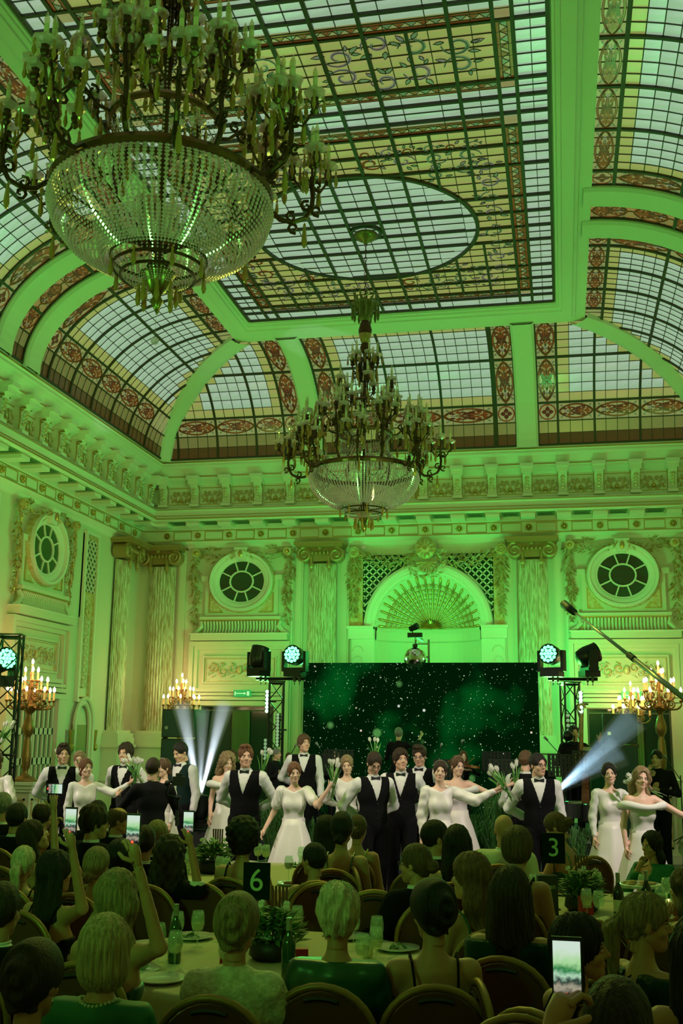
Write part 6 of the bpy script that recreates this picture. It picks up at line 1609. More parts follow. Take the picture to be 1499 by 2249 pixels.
def phone(label, loc, yaw, tilt=0.0, land=False, s=1.0):
    T = thing('smartphone', label, 'phone', tuple(loc), yaw, 'phones held up to film'); T.rotation_euler = (tilt, pi/2 if land else 0, yaw)
    MB().box((-.038*s, 0, -.078*s), (.038*s, .009*s, .078*s)).build('body', BLK, T)
    m = bpy.data.materials.get('phone screen')
    if m is None:
        m = bpy.data.materials.new('phone screen'); m.use_nodes = True; nt = m.node_tree; N = nt.nodes; N.remove(N['Principled BSDF']); e = N.new('ShaderNodeEmission'); tc = N.new('ShaderNodeTexCoord'); sp = N.new('ShaderNodeSeparateXYZ'); nz = N.new('ShaderNodeTexNoise'); nz.inputs['Scale'].default_value = 60
        r = N.new('ShaderNodeValToRGB'); nt.links.new(tc.outputs['Generated'], sp.inputs[0]); ad = N.new('ShaderNodeMath'); ad.operation = 'MULTIPLY_ADD'; ad.inputs[1].default_value = .25; nt.links.new(tc.outputs['Object'], nz.inputs['Vector']); nt.links.new(nz.outputs['Fac'], ad.inputs[0]); nt.links.new(sp.outputs['Z'], ad.inputs[2]); nt.links.new(ad.outputs[0], r.inputs[0])
        cr = r.color_ramp; cr.elements[0].position = .18; cr.elements[0].color = (.01, .01, .012, 1); cr.elements[1].position = 1.08; cr.elements[1].color = (.50, .62, .52, 1)
        for p_, c_ in ((.30, (.30, .28, .20)), (.42, (.02, .04, .03)), (.52, (.35, .55, .38)), (.62, (.02, .18, .05)), (.74, (.30, .55, .25)), (.9, (.45, .60, .42))): el = cr.elements.new(p_); el.color = (*c_, 1)
        nt.links.new(r.outputs[0], e.inputs[0]); e.inputs[1].default_value = 1.2; nt.links.new(e.outputs[0], N['Material Output'].inputs[0])
    MB().box((-.034*s, -.002*s, -.066*s), (.034*s, .0, .068*s)).build('screen', m, T)
    b = MB(); b.lathe([(.007*s, 0), (.007*s, .002)], 10); q = b.build('record_button', mat('red dot', (.8, .05, .03), .4, emit=(1, .08, .04), es=1.5), T, loc=(0, -.001*s, -.060*s)); q.rotation_euler = (pi/2, 0, 0)
    return T
# ============================================================ THE DANCERS
def stand(label, px_, ytop, Y, facing, fz=0.0, **k):
    p = atY(px_, ytop, Y); k.setdefault('group', None)
    return person(label, (p[0], Y, fz), pi+facing, p[2]-fz, **k)
def give(T3, side, label, direction, n=7, seed=0, off=(0, 0, 0), **k):
    T, J, w = T3; p = J['wr'+side]+_n(J['wr'+side]-J['el'+side])*.085; p = w(p)+np.array(off); return bouquet(label, p, direction, n, seed, **k)
stand('person in a black vest and bow tie with dark quiff, leftmost of the dancers', 141, 1633, 13.6, .35, hair='quiff', hc='dark', arms=('back', 'back'), head=(.25, 0, 0))
q = stand('person in a white dress with fair curls half hidden behind the leftmost vested dancer', 176, 1648, 14.2, .3, fem=True, hair='lowbun', hc='ash', arms=('phone', 'down'), outfit='gown_sheer', seed=2); give(q, 'R', 'tulips held up behind the leftmost vested dancer', (-.2, 0, 1), 5, 2)
q = stand('person in long sleeved white dress reaching a bouquet rightward, beside the leftmost vested dancer', 190, 1664, 12.9, .5, fem=True, hair='lowbun', hc='auburn', arms=('down', ((.22, .14, -.10), (.42, .24, .05))), outfit='gown_sheer', head=(.35, .08, 0), seed=1); give(q, 'L', 'bouquet of white tulips held in front of the second vested man from left', (.1, -.2, 1), 8, 1)
stand('person in black vest with tousled dark hair behind the raised bouquet at the left', 278, 1632, 14.2, -.1, hair='pixie', hc='dark', arms=('back', 'back'), seed=3)
q = stand('person in black filming with a camera rig, seen from behind at the left', 338, 1662, 11.6, pi+.45, hair='buzz', hc='dark', arms=('down', ((.14, .20, -.22), (.16, .42, -.10))), outfit='black_shirt', head=(-.5, 0, 0), custom=lambda J: (J.__setitem__('elR', J['shR']+np.array([.12, .12, -.26])), J.__setitem__('wrR', J['shR']+np.array([.10, .40, -.20]))))
stand('person in a dark green vest looking down beside the white light beams', 399, 1629, 14.6, -.3, hair='short', hc='black', arms=('back', 'down'), outfit='gvest', head=(-.2, -.35, 0), seed=4)
p = atY(372, 1690, 14.0); q = stand('person in white sleeves half hidden behind the camera operator, holding tulips', 362, 1664, 13.6, -.5, fem=True, hair='lowbun', hc='brown', arms=('phone', 'down'), outfit='gown_sheer', seed=5); give(q, 'R', 'bouquet of tulips with ribbon pointing down behind the camera operator', (-.6, 0, .8), 5, 3)
stand('person in white dress with long fair curls and hair band, right of the beams', 500, 1652, 14.3, .25, fem=True, hair='curly', hc='ash', arms=('down', 'skirt'), outfit='gown_off', head=(.35, -.25, 0), seed=2)
q = stand('person in black vest with wavy auburn hair, left of the puff sleeved dancer', 541, 1636, 12.9, .05, hair='quiff', hc='auburn', arms=('back', 'back'), head=(.35, .05, 0), seed=2, lod=0)
p = atY(577, 1690, 13.05); bouquet('pair of white tulips showing behind the shoulder of the auburn haired vested man', (p[0], 13.05, p[2]), (.3, 0, 1), 4, 5, ribbon=False)
q = stand('person in a puff sleeved white satin dress with tiara, raising tulips at left of centre', 647, 1672, 12.6, .15, fem=True, hair='lowbun', hc='auburn', arms=('skirt', ((.14, .18, -.16), (.30, .22, .06))), outfit='gown', head=(.25, -.1, .06), seed=1, lod=0); give(q, 'L', 'bouquet of white tulips with long ribbons raised by the puff sleeved dancer', (.05, -.1, 1), 8, 4)
stand('tall person in a black vest and pocket square standing behind the puff sleeved dancer', 668, 1612, 15.7, .2, fz=.2, hair='fringecut', hc='brown', arms=('back', 'down'), head=(.45, .12, 0), seed=1)
stand('person in white dress with blond hair, left of the bowed man in glasses', 762, 1657, 14.4, .2, fem=True, hair='lowbun', hc='ash', arms=('back', 'down'), outfit='gown_sleeve', head=(-.1, -.2, .1), seed=3)
stand('person in glasses and a satin edged vest bowing the head, at the centre', 820, 1650, 12.8, .55, hair='short', hc='dark', arms=('back', 'back'), head=(-.1, -.45, 0), glasses=True, seed=1, lod=0)
p = atY(823, 1660, 14.6); bouquet('single white tulip bunch held up above the bowed man in glasses', (p[0], 14.6, p[2]), (0, 0, 1), 3, 6, ribbon=False)
stand('person in black vest with fringe cut hair, right of the bowed man in glasses', 880, 1643, 13.4, .1, hair='fringecut', hc='dark', arms=('back', 'back'), head=(.35, .1, 0), seed=4, lod=0)
stand('person in glasses and a black vest standing in the second row right of centre', 921, 1635, 14.4, -.05, hair='quiff', hc='dark', arms=('back', 'back'), head=(0, -.2, 0), glasses=True, seed=3)
q = stand('person in a full sleeved white gown with a pearl tiara, stretching tulips towards the right', 965, 1668, 12.6, .25, fem=True, hair='bun', hc='dark', arms=('down', ((.25, .12, -.10), (.50, .20, .04))), outfit='gown_sleeve', head=(-.1, 0, -.12), seed=1, lod=0); give(q, 'L', 'bouquet of white tulips stretched out by the dancer with the pearl tiara', (-.55, -.1, .8), 8, 7)
q = stand('person in white dress partly hidden behind the dancer with the pearl tiara', 1003, 1658, 14.0, .45, fem=True, hair='lowbun', hc='brown', arms=('down', ((.25, .14, -.12), (.48, .26, .0))), outfit='gown_off', head=(.1, -.1, 0), seed=4); give(q, 'L', 'tulips held lower behind the outstretched bouquet right of centre', (-.1, 0, 1), 5, 8)
stand('person with shaved head and black vest seen from behind, beside the short haired man', 1152, 1646, 14.2, pi-.4, hair='buzz', hc='brown', arms=('down', 'fold'), seed=2)
stand('person in a black vest with short cropped hair and thin glasses, alone at the right', 1180, 1653, 12.9, .15, hair='short', hc='black', arms=('back', 'down'), head=(.5, 0, 0), glasses=True, seed=2, lod=0)
q = stand('person in a sheer sleeved white dress with dark hair, holding tulips at right', 1335, 1673, 13.1, .3, fem=True, hair='lowbun', hc='black', arms=('down', ((.10, .22, -.20), (.18, .34, .0))), outfit='gown_sheer', head=(-.25, 0, .1), seed=2); give(q, 'L', 'bouquet of tulips leaning left beside the sheer sleeved dancer', (-.9, 0, .5), 7, 9, off=(-.03, 0, .0))
q = stand('person in an off shoulder white gown with a tulle band, rightmost of the dancers', 1404, 1682, 12.2, .35, fem=True, hair='halfup', hc='ash', arms=('down', ((.25, .14, -.16), (.48, .26, -.22))), outfit='gown_off', head=(-.15, .0, -.15), seed=3, extra=('necklace',)); give(q, 'L', 'bouquet of white tulips cut by the right edge of the picture', (-.15, -.2, 1), 8, 10, off=(0, 0, .03))
q = stand('person in a white dress cut by the left edge of the picture', -6, 1650, 12.9, .2, fem=True, hair='lowbun', hc='brown', arms=('down', ((.10, .10, -.25), (.02, .22, -.20))), outfit='gown_sleeve', seed=1); p = atY(4, 1625, 12.9); bouquet('bouquet of white tulips at the left edge in front of the black tower', (p[0], 12.9, p[2]), (.5, 0, 1), 6, 11)
# camera rig in the operator's hands
p = atY(392, 1716, 11.25); T = thing('camera_rig', 'black camera on a gimbal held by the person in black', 'camera', tuple(p), .5)
MB().box((-.07, -.06, -.045), (.07, .05, .05)).build('camera_body', BLK, T); m = MB(); m.tube([(0, .05, 0), (0, .13, 0)], [.04, .045], 12); m.build('lens_barrel', MET, T); MB().box((-.03, -.05, .05), (.03, .03, .085)).build('viewfinder', BLK, T)
m = MB(); m.tube([(-.07, 0, 0), (-.12, 0, -.02), (-.12, 0, -.14), (0, 0, -.17), (0, 0, -.30)], .016, 7); m.ball((-.12, 0, -.02), .032, 8, 6); m.ball((0, 0, -.17), .032, 8, 6); m.build('gimbal_arm', MET, T, True)
m = MB(); m.tube([(0, 0, -.30), (0, 0, -.46)], .02, 8); m.build('grip', BLK, T)
# ============================================================ ORCHESTRA
def mus(label, px_, ytop, Y, facing, fz=.45, **k): k.setdefault('outfit', 'black_shirt'); k.setdefault('lod', 2); return stand(label, px_, ytop, Y, facing, fz, **k)
mus('grey haired musician in black shirt turned to the right, left of the screen', 606, 1643, 18.0, 1.3, hair='short', hc='grey', arms=('fold', 'down'))
mus('musician in black with fair hair behind music stands left of centre', 737, 1650, 18.3, .2, fem=True, hair='lowbun', hc='ash', arms=('fold', 'fold'), seed=2)
mus('conductor in black seen from behind, standing above the others before the screen', 875, 1597, 19.4, pi, hair='short', hc='grey', arms=('tall', 'table'), fz=.62, seed=2)
tag(MB().box((-.4, -.4, 0), (.4, .4, .165)).build('podium', BLK, loc=(atY(875, 1700, 19.4)[0], 19.4, .453)), 'small black podium the conductor stands on', 'platform')
mus('violinist with long brown hair right of the pearl tiara', 1016, 1648, 18.4, .3, fem=True, hair='long', hc='brown', arms=('violin', 'violin'), seed=3)
mus('musician half hidden between the auburn haired dancer and the beams', 512, 1645, 18.4, .2, fem=True, hair='lowbun', hc='brown', seed=1)
mus('musician bowing over an instrument behind the bouquet left of the screen', 690, 1660, 18.6, .5, fem=True, hair='long', hc='brown', arms=('fold', 'fold'), seed=2)
mus('musician in black hidden behind the shaved headed dancer', 1192, 1664, 18.2, .1, hair='short', hc='dark', arms=('fold', 'fold'), seed=1)
mus('double bass player in black beside the right tower', 1258, 1592, 19.0, .3, hair='short', hc='black', arms=('fold', ((.10, .18, -.10), (.16, .28, .10))), seed=1)
mus('musician in black resting chin on hand at the right, by the candelabrum', 1441, 1646, 17.9, -.4, fz=.0, hair='short', hc='black', arms=('chin', 'fold'), seed=2)
mus('musician in black behind the grey haired one', 634, 1652, 18.9, .4, fem=True, hair='lowbun', hc='brown', seed=3)
WOOD = mat('varnished instrument wood', (.30, .10, .03), .25, noise=(8, .2, (.16, .05, .015), (1, 1, 3)))
def stringed(label, loc, s, direction, cat, name):
    T = thing(name, label, cat, tuple(loc)); T.scale = (s, s, s); T.rotation_euler = Vector(direction).to_track_quat('Z', 'Y').to_euler()
    out = [(.0, -.18), (.085, -.16), (.10, -.10), (.06, -.02), (.055, .0), (.065, .05), (.082, .10), (.06, .16), (.0, .18)]; poly = out+[(-x, y) for x, y in reversed(out[1:-1])]
    b = MB(lambda p: (p[0], p[2], p[1])); b.prism(poly, -.02, .02); b.build('body', WOOD, T)
    n = MB(); n.tube([(0, .025, .10), (0, .03, .34)], .010, 6); n.tube([(0, .03+.015*sin(a), .355+.015*(1-cos(a))) for a in np.linspace(0, 5, 9)], .007, 5); n.build('neck', WOOD, T)
    st_ = MB()
    for x in (-.008, -.003, .003, .008): st_.tube([(x, .032, -.12), (x, .042, .0), (x, .04, .33)], .0012, 3)
    tag(st_.build('strings', MET, T), kind='stuff'); MB().box((-.02, .02, -.01), (.02, .04, .0)).build('bridge', LAP, T)
    return T
p = atY(1283, 1640, 18.7); stringed('double bass with curled scroll beside the right tower', (p[0], 18.7, 1.25), 3.4, (.06, 0, 1), 'double bass', 'double_bass')
p = atY(1028, 1683, 18.1); stringed('violin held by the long haired violinist', (p[0], 18.1, p[2]), 1.0, (-.7, -.5, .1), 'violin', 'violin')
tag(MB().bar(atY(1016, 1682, 18.0), atY(1042, 1664, 18.0), .008, .008).build('bow', WOOD), 'thin violin bow crossing behind the tulips', 'bow')
def music_stand(label, px_, py_, Y, rz=0.0):
    p = atY(px_, py_, Y); T = thing('music_stand', label, 'music stand', (p[0], Y, .45), rz, 'black perforated music stands')
    h = p[2]-.45; m = MB()
    for k in range(8):
        for j in range(5): m.box((-.25+.0625*k, .0, h-.16+.064*j), (-.25+.0625*k+.046, .012, h-.16+.064*j+.046))
    for j in range(6): m.box((-.25, .002, h-.178+.064*j), (.25, .010, h-.160+.064*j))
    tag(m.build('desk', MET, T), kind='stuff') if False else m.build('desk', MET, T); MB().tube([(0, .02, 0), (0, .02, h)], .012, 6).build('pole', MET, T)
    for k in range(3): a = 2*pi*k/3; MB().tube([(0, .02, .12), (.24*cos(a), .02+.24*sin(a), 0)], .009, 5).build('leg', MET, T)
for i, a in enumerate([(744, 1668, 17.6), (700, 1678, 18.0), (1108, 1690, 17.6), (1090, 1672, 18.4), (1238, 1680, 17.2), (1292, 1672, 17.3), (985, 1690, 17.9), (655, 1690, 17.8)]):
    music_stand('black perforated music stand, %s' % ['beside the blond musician', 'left of the fair musician', 'right of the outstretched bouquet', 'behind the outstretched bouquet', 'in front of the double bass player', 'before the right loudspeaker', 'behind the dancer with the pearl tiara', 'behind the tall vested dancer'][i], *a, rz=.2*(-1)**i)
def mic_stand(label, px_, py_, Y, lean=.3):
    p = atY(px_, py_, Y); T = thing('microphone_stand', label, 'microphone stand', (p[0]-lean, Y, .45), 0, 'microphone stands among the orchestra'); h = p[2]-.45
    MB().tube([(0, 0, 0), (0, 0, h*.8)], .010, 6).build('pole', MET, T); MB().tube([(-.1*lean, 0, h*.72), (lean, 0, h)], .007, 5).build('boom', MET, T); m = MB(); m.tube([(lean*.95, 0, h-.01), (lean*1.12, 0, h+.05)], [.015, .024], 8); m.build('microphone', mat('grey mesh', (.25, .25, .25), .4, .5), T, True)
    for k in range(3): a = 2*pi*k/3; MB().tube([(0, 0, .1), (.25*cos(a), .25*sin(a), 0)], .008, 5).build('leg', MET, T)
for i, a in enumerate([(1014, 1631, 18.0, .1), (697, 1637, 17.8, -.25), (968, 1640, 18.6, .1), (1200, 1625, 18.1, -.35), (648, 1640, 18.4, .2), (1462, 1666, 17.8, -.2)]):
    mic_stand(['microphone stand rising over the violinist', 'microphone stand behind the raised bouquet left of centre', 'microphone stand behind the pearl tiara', 'microphone stand leaning before the right column', 'microphone stand near the grey haired musician', 'microphone stand beside the right candelabrum pedestal'][i], *a)
# ornamental grasses on the floor before the stage
def grass(label, px_, Y, h, n, seed):
    p = atY(px_, 1800, Y); T = thing('grass_plant', label, 'plant', (p[0], Y, 0), 0, 'spiky grasses along the stage edge'); rn = random.Random(seed)
    b = MB(); b.lathe([(.16, 0), (.20, .22), (.21, .24), (.18, .24)], 14); b.build('pot', BLK, T)
    g = MB()
    for k in range(n):
        a = rn.uniform(0, 2*pi); L = rn.uniform(.5, 1)*h; r = rn.uniform(.08, .30)*h; w = .006
        pts = [(.05*cos(a), .05*sin(a), .2), (.05*cos(a)+r*.35*cos(a), .05*sin(a)+r*.35*sin(a), .2+L*.6), (r*cos(a), r*sin(a), .2+L), (r*1.5*cos(a), r*1.5*sin(a), .2+L*.92)]
        vs = []
        for i, q in enumerate(pts): ww = w*(1, 1, .8, .1)[i]; vs += [(q[0]-ww*sin(a), q[1]+ww*cos(a), q[2]), (q[0]+ww*sin(a), q[1]-ww*cos(a), q[2])]
        g.add(vs, [(2*i, 2*i+1, 2*i+3, 2*i+2) for i in range(3)])
    tag(g.build('blades', mat('grass blade', (.05, .16, .03), .5), T), kind='stuff')
for i, a in enumerate([(602, 14.6, .95, 260, 1), (700, 14.9, .7, 160, 2), (1092, 14.6, 1.15, 300, 3), (1120, 14.8, .9, 220, 4), (1262, 14.6, .7, 160, 5), (1045, 14.9, .8, 160, 6)]):
    grass(['grass plant between the auburn haired vested man and the puff sleeved dancer', 'low grass plant behind the puff sleeved dancer', 'tall spiky grass right of the dancer with the pearl tiara', 'spiky grass left of the short haired man at right', 'low grass right of the short haired man', 'grass behind the dancer with the pearl tiara'][i], *a)
# drums at the right
for i, (px_, py_, r_, Y) in enumerate([(1247, 1765, .20, 16.3), (1296, 1772, .17, 16.4)]):
    p = atY(px_, py_+30, Y); T = thing('drum', ['black drum with a glossy rim behind the short haired man', 'smaller black drum further right'][i], 'drum', (p[0], Y, .2), 0, 'drums on the dais'); z = p[2]-.2
    m = MB(); m.lathe([(r_, z), (r_, z+.22)], 20); m.build('shell', BLK, T); m = MB(); m.lathe([(r_*1.03, z+.20), (r_*1.03, z+.23), (r_*.9, z+.235)], 20); m.build('rim', mat('chrome rim', (.5, .5, .5), .15, 1), T)
    for k in range(3): a = 2*pi*k/3+.5; MB().tube([(r_*.8*cos(a), r_*.8*sin(a), z+.05), (r_*1.1*cos(a), r_*1.1*sin(a), 0)], .010, 5).build('leg', MET, T)
# ============================================================ CHAIRS AND GUESTS
CHF = mat('gold chair frame', (.30, .17, .05), .45, .5); CHU = mat('brown chair upholstery', (.10, .030, .010), .9, bump=(30, .3))
def chair_proto():
    T = thing('banquet_chair', 'x', 'chair')
    s = MB(); s.box((-.21, -.20, .40), (.21, .22, .455)); s.build('seat', CHU, T)
    for sx in (-1, 1):
        MB().tube([(sx*.19, .19, .41), (sx*.20, .21, 0)], .011, 6).build('leg', CHF, T); MB().tube([(sx*.20, -.20, .42), (sx*.20, -.27, 0)], .011, 6).build('leg', CHF, T)
    # padded rounded back
    out = [(-.215, .48)]+[(-.225*cos(a), .79+.21*sin(a)) if True else 0 for a in np.linspace(.0, pi, 15)]+[(.215, .48)]
    b = MB(lambda p: (p[0], -.225-(p[2])-.10*(p[1]-.48), p[1])); b.prism([(x*.93, .48+(z-.48)*.96) for x, z in out], -.022, .022); b.build('backrest', CHU, T)
    f = MB(); f.tube([(x, -.225-.10*(z-.48), z) for x, z in [(-.20, .40)]+out+[(.20, .40)]], .017, 7); f.build('back_frame', CHF, T, True)
    h = MB(); h.tube([(x, -.255-.10*(.90-.48)+.0, .945+.012*cos(x*20)) for x in np.linspace(-.07, .07, 7)], .010, 5); h.build('hand_hole', BLK, T)
    return T
chair0 = chair_proto(); first = [True]
def chair(x, y, yaw, label):
    T = chair0 if first[0] else copy_tree(chair0); first[0] = False
    T.location = (x, y, 0); T.rotation_euler = (0, 0, yaw); T['label'] = ' '.join(label.split()[:16]); T['group'] = 'gilt framed banquet chairs'; return T
def guest(label, px_, ytop, Y, yaw=0.0, ch=True, **k):
    p = atY(px_, ytop, Y); k.setdefault('fem', False); k.setdefault('outfit', 'suit'); k.setdefault('lod', 1); k.setdefault('skin', GSKIN)
    r = person(label, (p[0], Y, 0), yaw, p[2], sit=True, **k)
    if ch: chair(p[0]+.02*sin(yaw), Y-.03, yaw*.6, 'chair under the '+' '.join(label.replace('person', 'guest').rstrip(',').split()[:12]).rstrip(','))
    return r
def hold_phone(r, side, label, **k):
    T, J, w = r; q = w(J['wr'+side]+_n(J['wr'+side]-J['el'+side])*.10); return q
def phone_at(label, px_, py_, Y, yaw=0, **k): p = atY(px_, py_, Y); return phone(label, p, yaw, **k)
def reach(px_, py_, Y, side='R'):
    """bend the arm so that the hand ends at a world point"""
    tgt = atY(px_, py_, Y)
    return tgt
def arm_to(side, tgt, elbow_drop=.12):
    def f(J): J['_t'+side] = tgt
    return f
def guest_phone(label, px_, ytop, Y, hand, hp, pl, yaw=0.0, land=False, ph_s=1.0, **k):
    """guest holding up a phone: hp = (px, py, Y) of the phone"""
    p = atY(px_, ytop, Y); tgt = atY(*hp); nat_top = p[2]
    def cust(J):
        nat = J['head'][2]+.135; S = min(1.12, max(.9, nat_top/nat)); dz = nat_top-S*nat if abs(nat_top-S*nat) > .002 else 0
        c, s = cos(yaw), sin(yaw); d = (tgt-np.array([0, 0, .06])-np.array([p[0], Y, dz])); loc = np.array([c*d[0]+s*d[1], -s*d[0]+c*d[1], d[2]])/S
        sh = J['sh'+hand]; v = loc-sh; L = np.linalg.norm(v); mx = .52
        w = sh+v*min(1, mx/L)*.92; side = 1 if hand == 'R' else -1
        mid = (sh+w)/2; ext = sqrt(max(.0, .29**2-(np.linalg.norm(w-sh)/2)**2)); J['wr'+hand] = w; J['el'+hand] = mid+_n(np.array([side*.6, .1, -1.0]))*min(ext, .2)
    r = guest(label, px_, ytop, Y, yaw, custom=cust, **k); T, J, w = r
    q = w(J['wr'+hand]+_n(J['wr'+hand]-J['el'+hand])*.10); phone(pl, (q[0], q[1]+.01, q[2]+.05), yaw*.3, 0, land, ph_s); return r
F = dict(fem=True)
guest('person with close cropped grey hair in a dark suit at the far left edge', 6, 1738, 9.8, 0, hair='buzz', hc='grey', arms=('lap', 'lap'))
guest('person with dark cropped hair in a dark suit, second from the far left edge', 38, 1763, 9.2, -.1, hair='short', hc='black', arms=('lap', 'lap'))
guest_phone('person with long brown hair lifting a phone sideways with both arms, at the left', 72, 1799, 8.0, 'R', (122, 1748, 7.9), 'phone held sideways in front of the leftmost vested dancer', -.5, True, hair='long', hc='dark', outfit='back_black', arms=('phone', 'phonehigh'), head=(-.5, .4, 0), **F)
guest('person with a balding curly head behind the sideways phone', 94, 1760, 9.7, -.1, hair='balding', hc='dark', arms=('lap', 'lap'))
guest('person with dark wavy hair and glasses in a suit, turned right, at left', 206, 1770, 8.8, -.6, hair='pixie', hc='dark', arms=('lap', 'lap'), head=(-.5, 0, 0), glasses=True)
guest('person with dark hair just behind the suited man in glasses', 214, 1757, 10.0, 0, hair='short', hc='black', arms=('lap', 'lap'))
guest('bald person with glasses in a dark suit turned right, beside the wavy haired man', 258, 1771, 9.9, -.7, hair='balding', hc='brown', arms=('lap', 'lap'), head=(-.5, 0, 0), glasses=True)
guest('person with pale blond ponytail at the left', 52, 1856, 7.1, .1, hair='ponytail', hc='platinum', arms=('lap', 'lap'), outfit='back_black', **F)
guest_phone('person with very long black hair beside the blond ponytail', 120, 1866, 6.2, 'R', (161, 1802, 5.85), 'upright phone lit in green held over the black haired guest', -.3, hair='long', hc='black', outfit='back_black', arms=('phonehigh', 'lap'), head=(-.3, 0, 0), **F)
guest('person with streaked blond low bun and bare back, left of the curly haired guest', 212, 1858, 6.9, -.1, hair='lowbun', hc='ash', outfit='back_black', arms=('lap', 'lap'), ch=True, **F)
guest('person with long dark hair behind the low bun', 262, 1842, 7.4, 0, hair='long', hc='black', outfit='back_black', arms=('lap', 'lap'), **F)
guest('person with short light hair in a dark suit behind the tall curly haired guest', 345, 1800, 8.4, 0, hair='short', hc='ash', arms=('lap', 'lap'))
guest_phone('person in black with long curly dark hair holding up a phone, left of centre', 372, 1838, 6.7, 'R', (418, 1812, 6.4), 'phone held up by the curly haired guest in black', -.2, hair='curly', hc='dark', outfit='back_lace', arms=('phonehigh', 'lap'), **F) if False else guest_phone('person in black with long curly dark hair holding up a phone, left of centre', 372, 1838, 7.4, 'R', (420, 1812, 7.0), 'phone held up by the curly haired guest in black', -.2, hair='curly', hc='dark', outfit='suit', arms=('phonehigh', 'lap'), **F)
guest_phone('person with long wavy ash blond hair, behind the pale blond bob', 256, 1908, 5.0, 'R', (302, 1848, 4.75), 'large upright phone filming in the middle of the left crowd', -.1, hair='longwave', hc='ash', outfit='back_green', arms=('phonehigh', 'lap'), ph_s=.9, **F)
phone_b = guest_phone('person in dark clothes further off holding a phone above the large one', 318, 1812, 8.0, 'L', (299, 1782, 7.4), 'upright phone lit white held above the large one', .1, hair='short', hc='dark', outfit='suit', arms=('lap', 'phonehigh'))
guest('person with a smooth pale blond bob, pearl necklace and emerald dress', 232, 2004, 4.0, -.05, hair='bob', hc='blond', outfit='back_emerald', arms=('lap', 'lap'), extra=('necklace',), lod=0, **F)
guest('person with dark hair pinned up and a drop earring, at the lower left corner', 72, 2066, 3.5, -.1, hair='twist', hc='dark', outfit='back_emerald', arms=('lap', 'lap'), extra=('earring',), lod=0, **F)
guest('person with cropped dark hair cut by the left edge', 4, 1936, 4.8, 0, hair='short', hc='dark', arms=('lap', 'lap'))
guest('person with a big dark curly mop and bare shoulders at the second table', 535, 1800, 7.9, -.1, hair='curlymop', hc='black', outfit='back_black', arms=('table', 'table'), **F)
guest('person with dark hair in an updo and a laced green dress, centre', 750, 1781, 8.6, 0, hair='lowbun', hc='black', outfit='back_green', arms=('lap', 'lap'), **F)
guest('person with long black hair left of the updo at centre', 716, 1790, 9.4, .1, hair='long', hc='black', outfit='back_green', arms=('lap', 'lap'), **F)
guest('person in a yellow green gown just right of the updo at centre', 784, 1788, 9.6, -.1, hair='bun', hc='brown', outfit='back_yellow', arms=('lap', 'lap'), **F)
guest('person with very short black hair turned left, before the laced green dress', 690, 1849, 7.9, .5, hair='short', hc='black', outfit='back_black', arms=('table', 'table'), head=(.5, 0, 0), **F)
guest('person with a rolled blond updo in an ivory lace top, nearest row left of centre', 520, 1962, 4.55, .0, hair='twist', hc='ash', outfit='back_lace', arms=('table', 'table'), lod=0, **F)
guest('person with short cropped pale blond hair in dark green satin, nearest row centre', 742, 1941, 4.85, .0, hair='pixie', hc='platinum', outfit='back_satin', arms=('table', 'table'), lod=0, **F)
guest('person in a dark suit with glasses and slick brown hair turned left, right of centre', 915, 1852, 7.25, .75, hair='bun', hc='brown', arms=('lap', 'table'), head=(.5, 0, 0), glasses=True)
guest('person with black hair gathered up, bare back and thin black straps, right of centre', 950, 1932, 4.95, .25, hair='twist', hc='black', outfit='back_black', arms=('lap', 'table'), head=(.3, 0, 0), lod=0, **F)
guest('person with dark short hair in a dark jacket turned right, behind the slick haired man', 953, 1800, 8.6, -.6, hair='short', hc='black', arms=('lap', 'lap'), head=(-.5, 0, 0))
guest('person with long straight black hair beside the dark jacketed man', 1003, 1811, 8.1, 0, hair='long', hc='black', outfit='back_black', arms=('lap', 'lap'), **F)
guest('person with long auburn hair half tied up and an earring, facing left', 1036, 1871, 6.3, .7, hair='halfup', hc='auburn', outfit='back_green', arms=('lap', 'lap'), head=(.5, 0, 0), extra=('earring',), **F)
guest('bald person in an ivory jacket seen from behind, right of centre', 1105, 1786, 9.3, -.1, hair='bald', outfit='ivory_suit', arms=('lap', 'lap'))
guest('person with a short brown bob, gold necklace and bare shoulders, right of centre', 1133, 1812, 7.3, -.25, hair='shortbob', hc='brown', outfit='back_black', arms=('lap', 'table'), extra=('necklace',), **F)
guest('person with long dark brown hair in green sequins with a criss cross back', 1118, 1902, 5.6, -.15, hair='long', hc='dark', outfit='back_seq', arms=('lap', 'lap'), lod=0, **F)
guest('person with brown hair in a bun bending over the right table', 1248, 1784, 10.1, 1.1, hair='bun', hc='brown', outfit='back_green', arms=('table', 'table'), head=(.2, -.5, 0), lean=.15, **F)
guest('person with wavy black hair and a green dress facing the camera at the right table', 1430, 1824, 10.2, 2.6, hair='longwave', hc='black', outfit='back_emerald', arms=('chin', 'table'), head=(-.3, -.1, -.1), ch=True, **F)
guest('person with long black hair looking right, near the lower right', 1262, 2006, 4.6, -1.0, hair='long', hc='black', outfit='back_black', arms=('lap', 'lap'), head=(-.5, .05, 0), lod=0, **F)
guest('person with a blond ponytail in green sequins looking right', 1408, 1957, 5.2, -1.0, hair='ponytail', hc='ash', outfit='back_seq', arms=('lap', 'lap'), head=(-.5, -.05, 0), lod=0, **F)
guest('person with short dark hair at the bottom right, nearest the camera', 1352, 2146, 3.05, -.1, hair='short', hc='dark', arms=('lap', 'lap'), ch=False)
guest('person with brown hair leaning on the table at the right edge', 1508, 1905, 7.0, .9, hair='longwave', hc='brown', outfit='back_black', arms=('chin', 'chin'), **F)
guest('person in dark clothes cut by the right edge near the bottom', 1530, 2010, 4.4, .1, hair='long', hc='black', outfit='back_black', arms=('lap', 'lap'), **F)
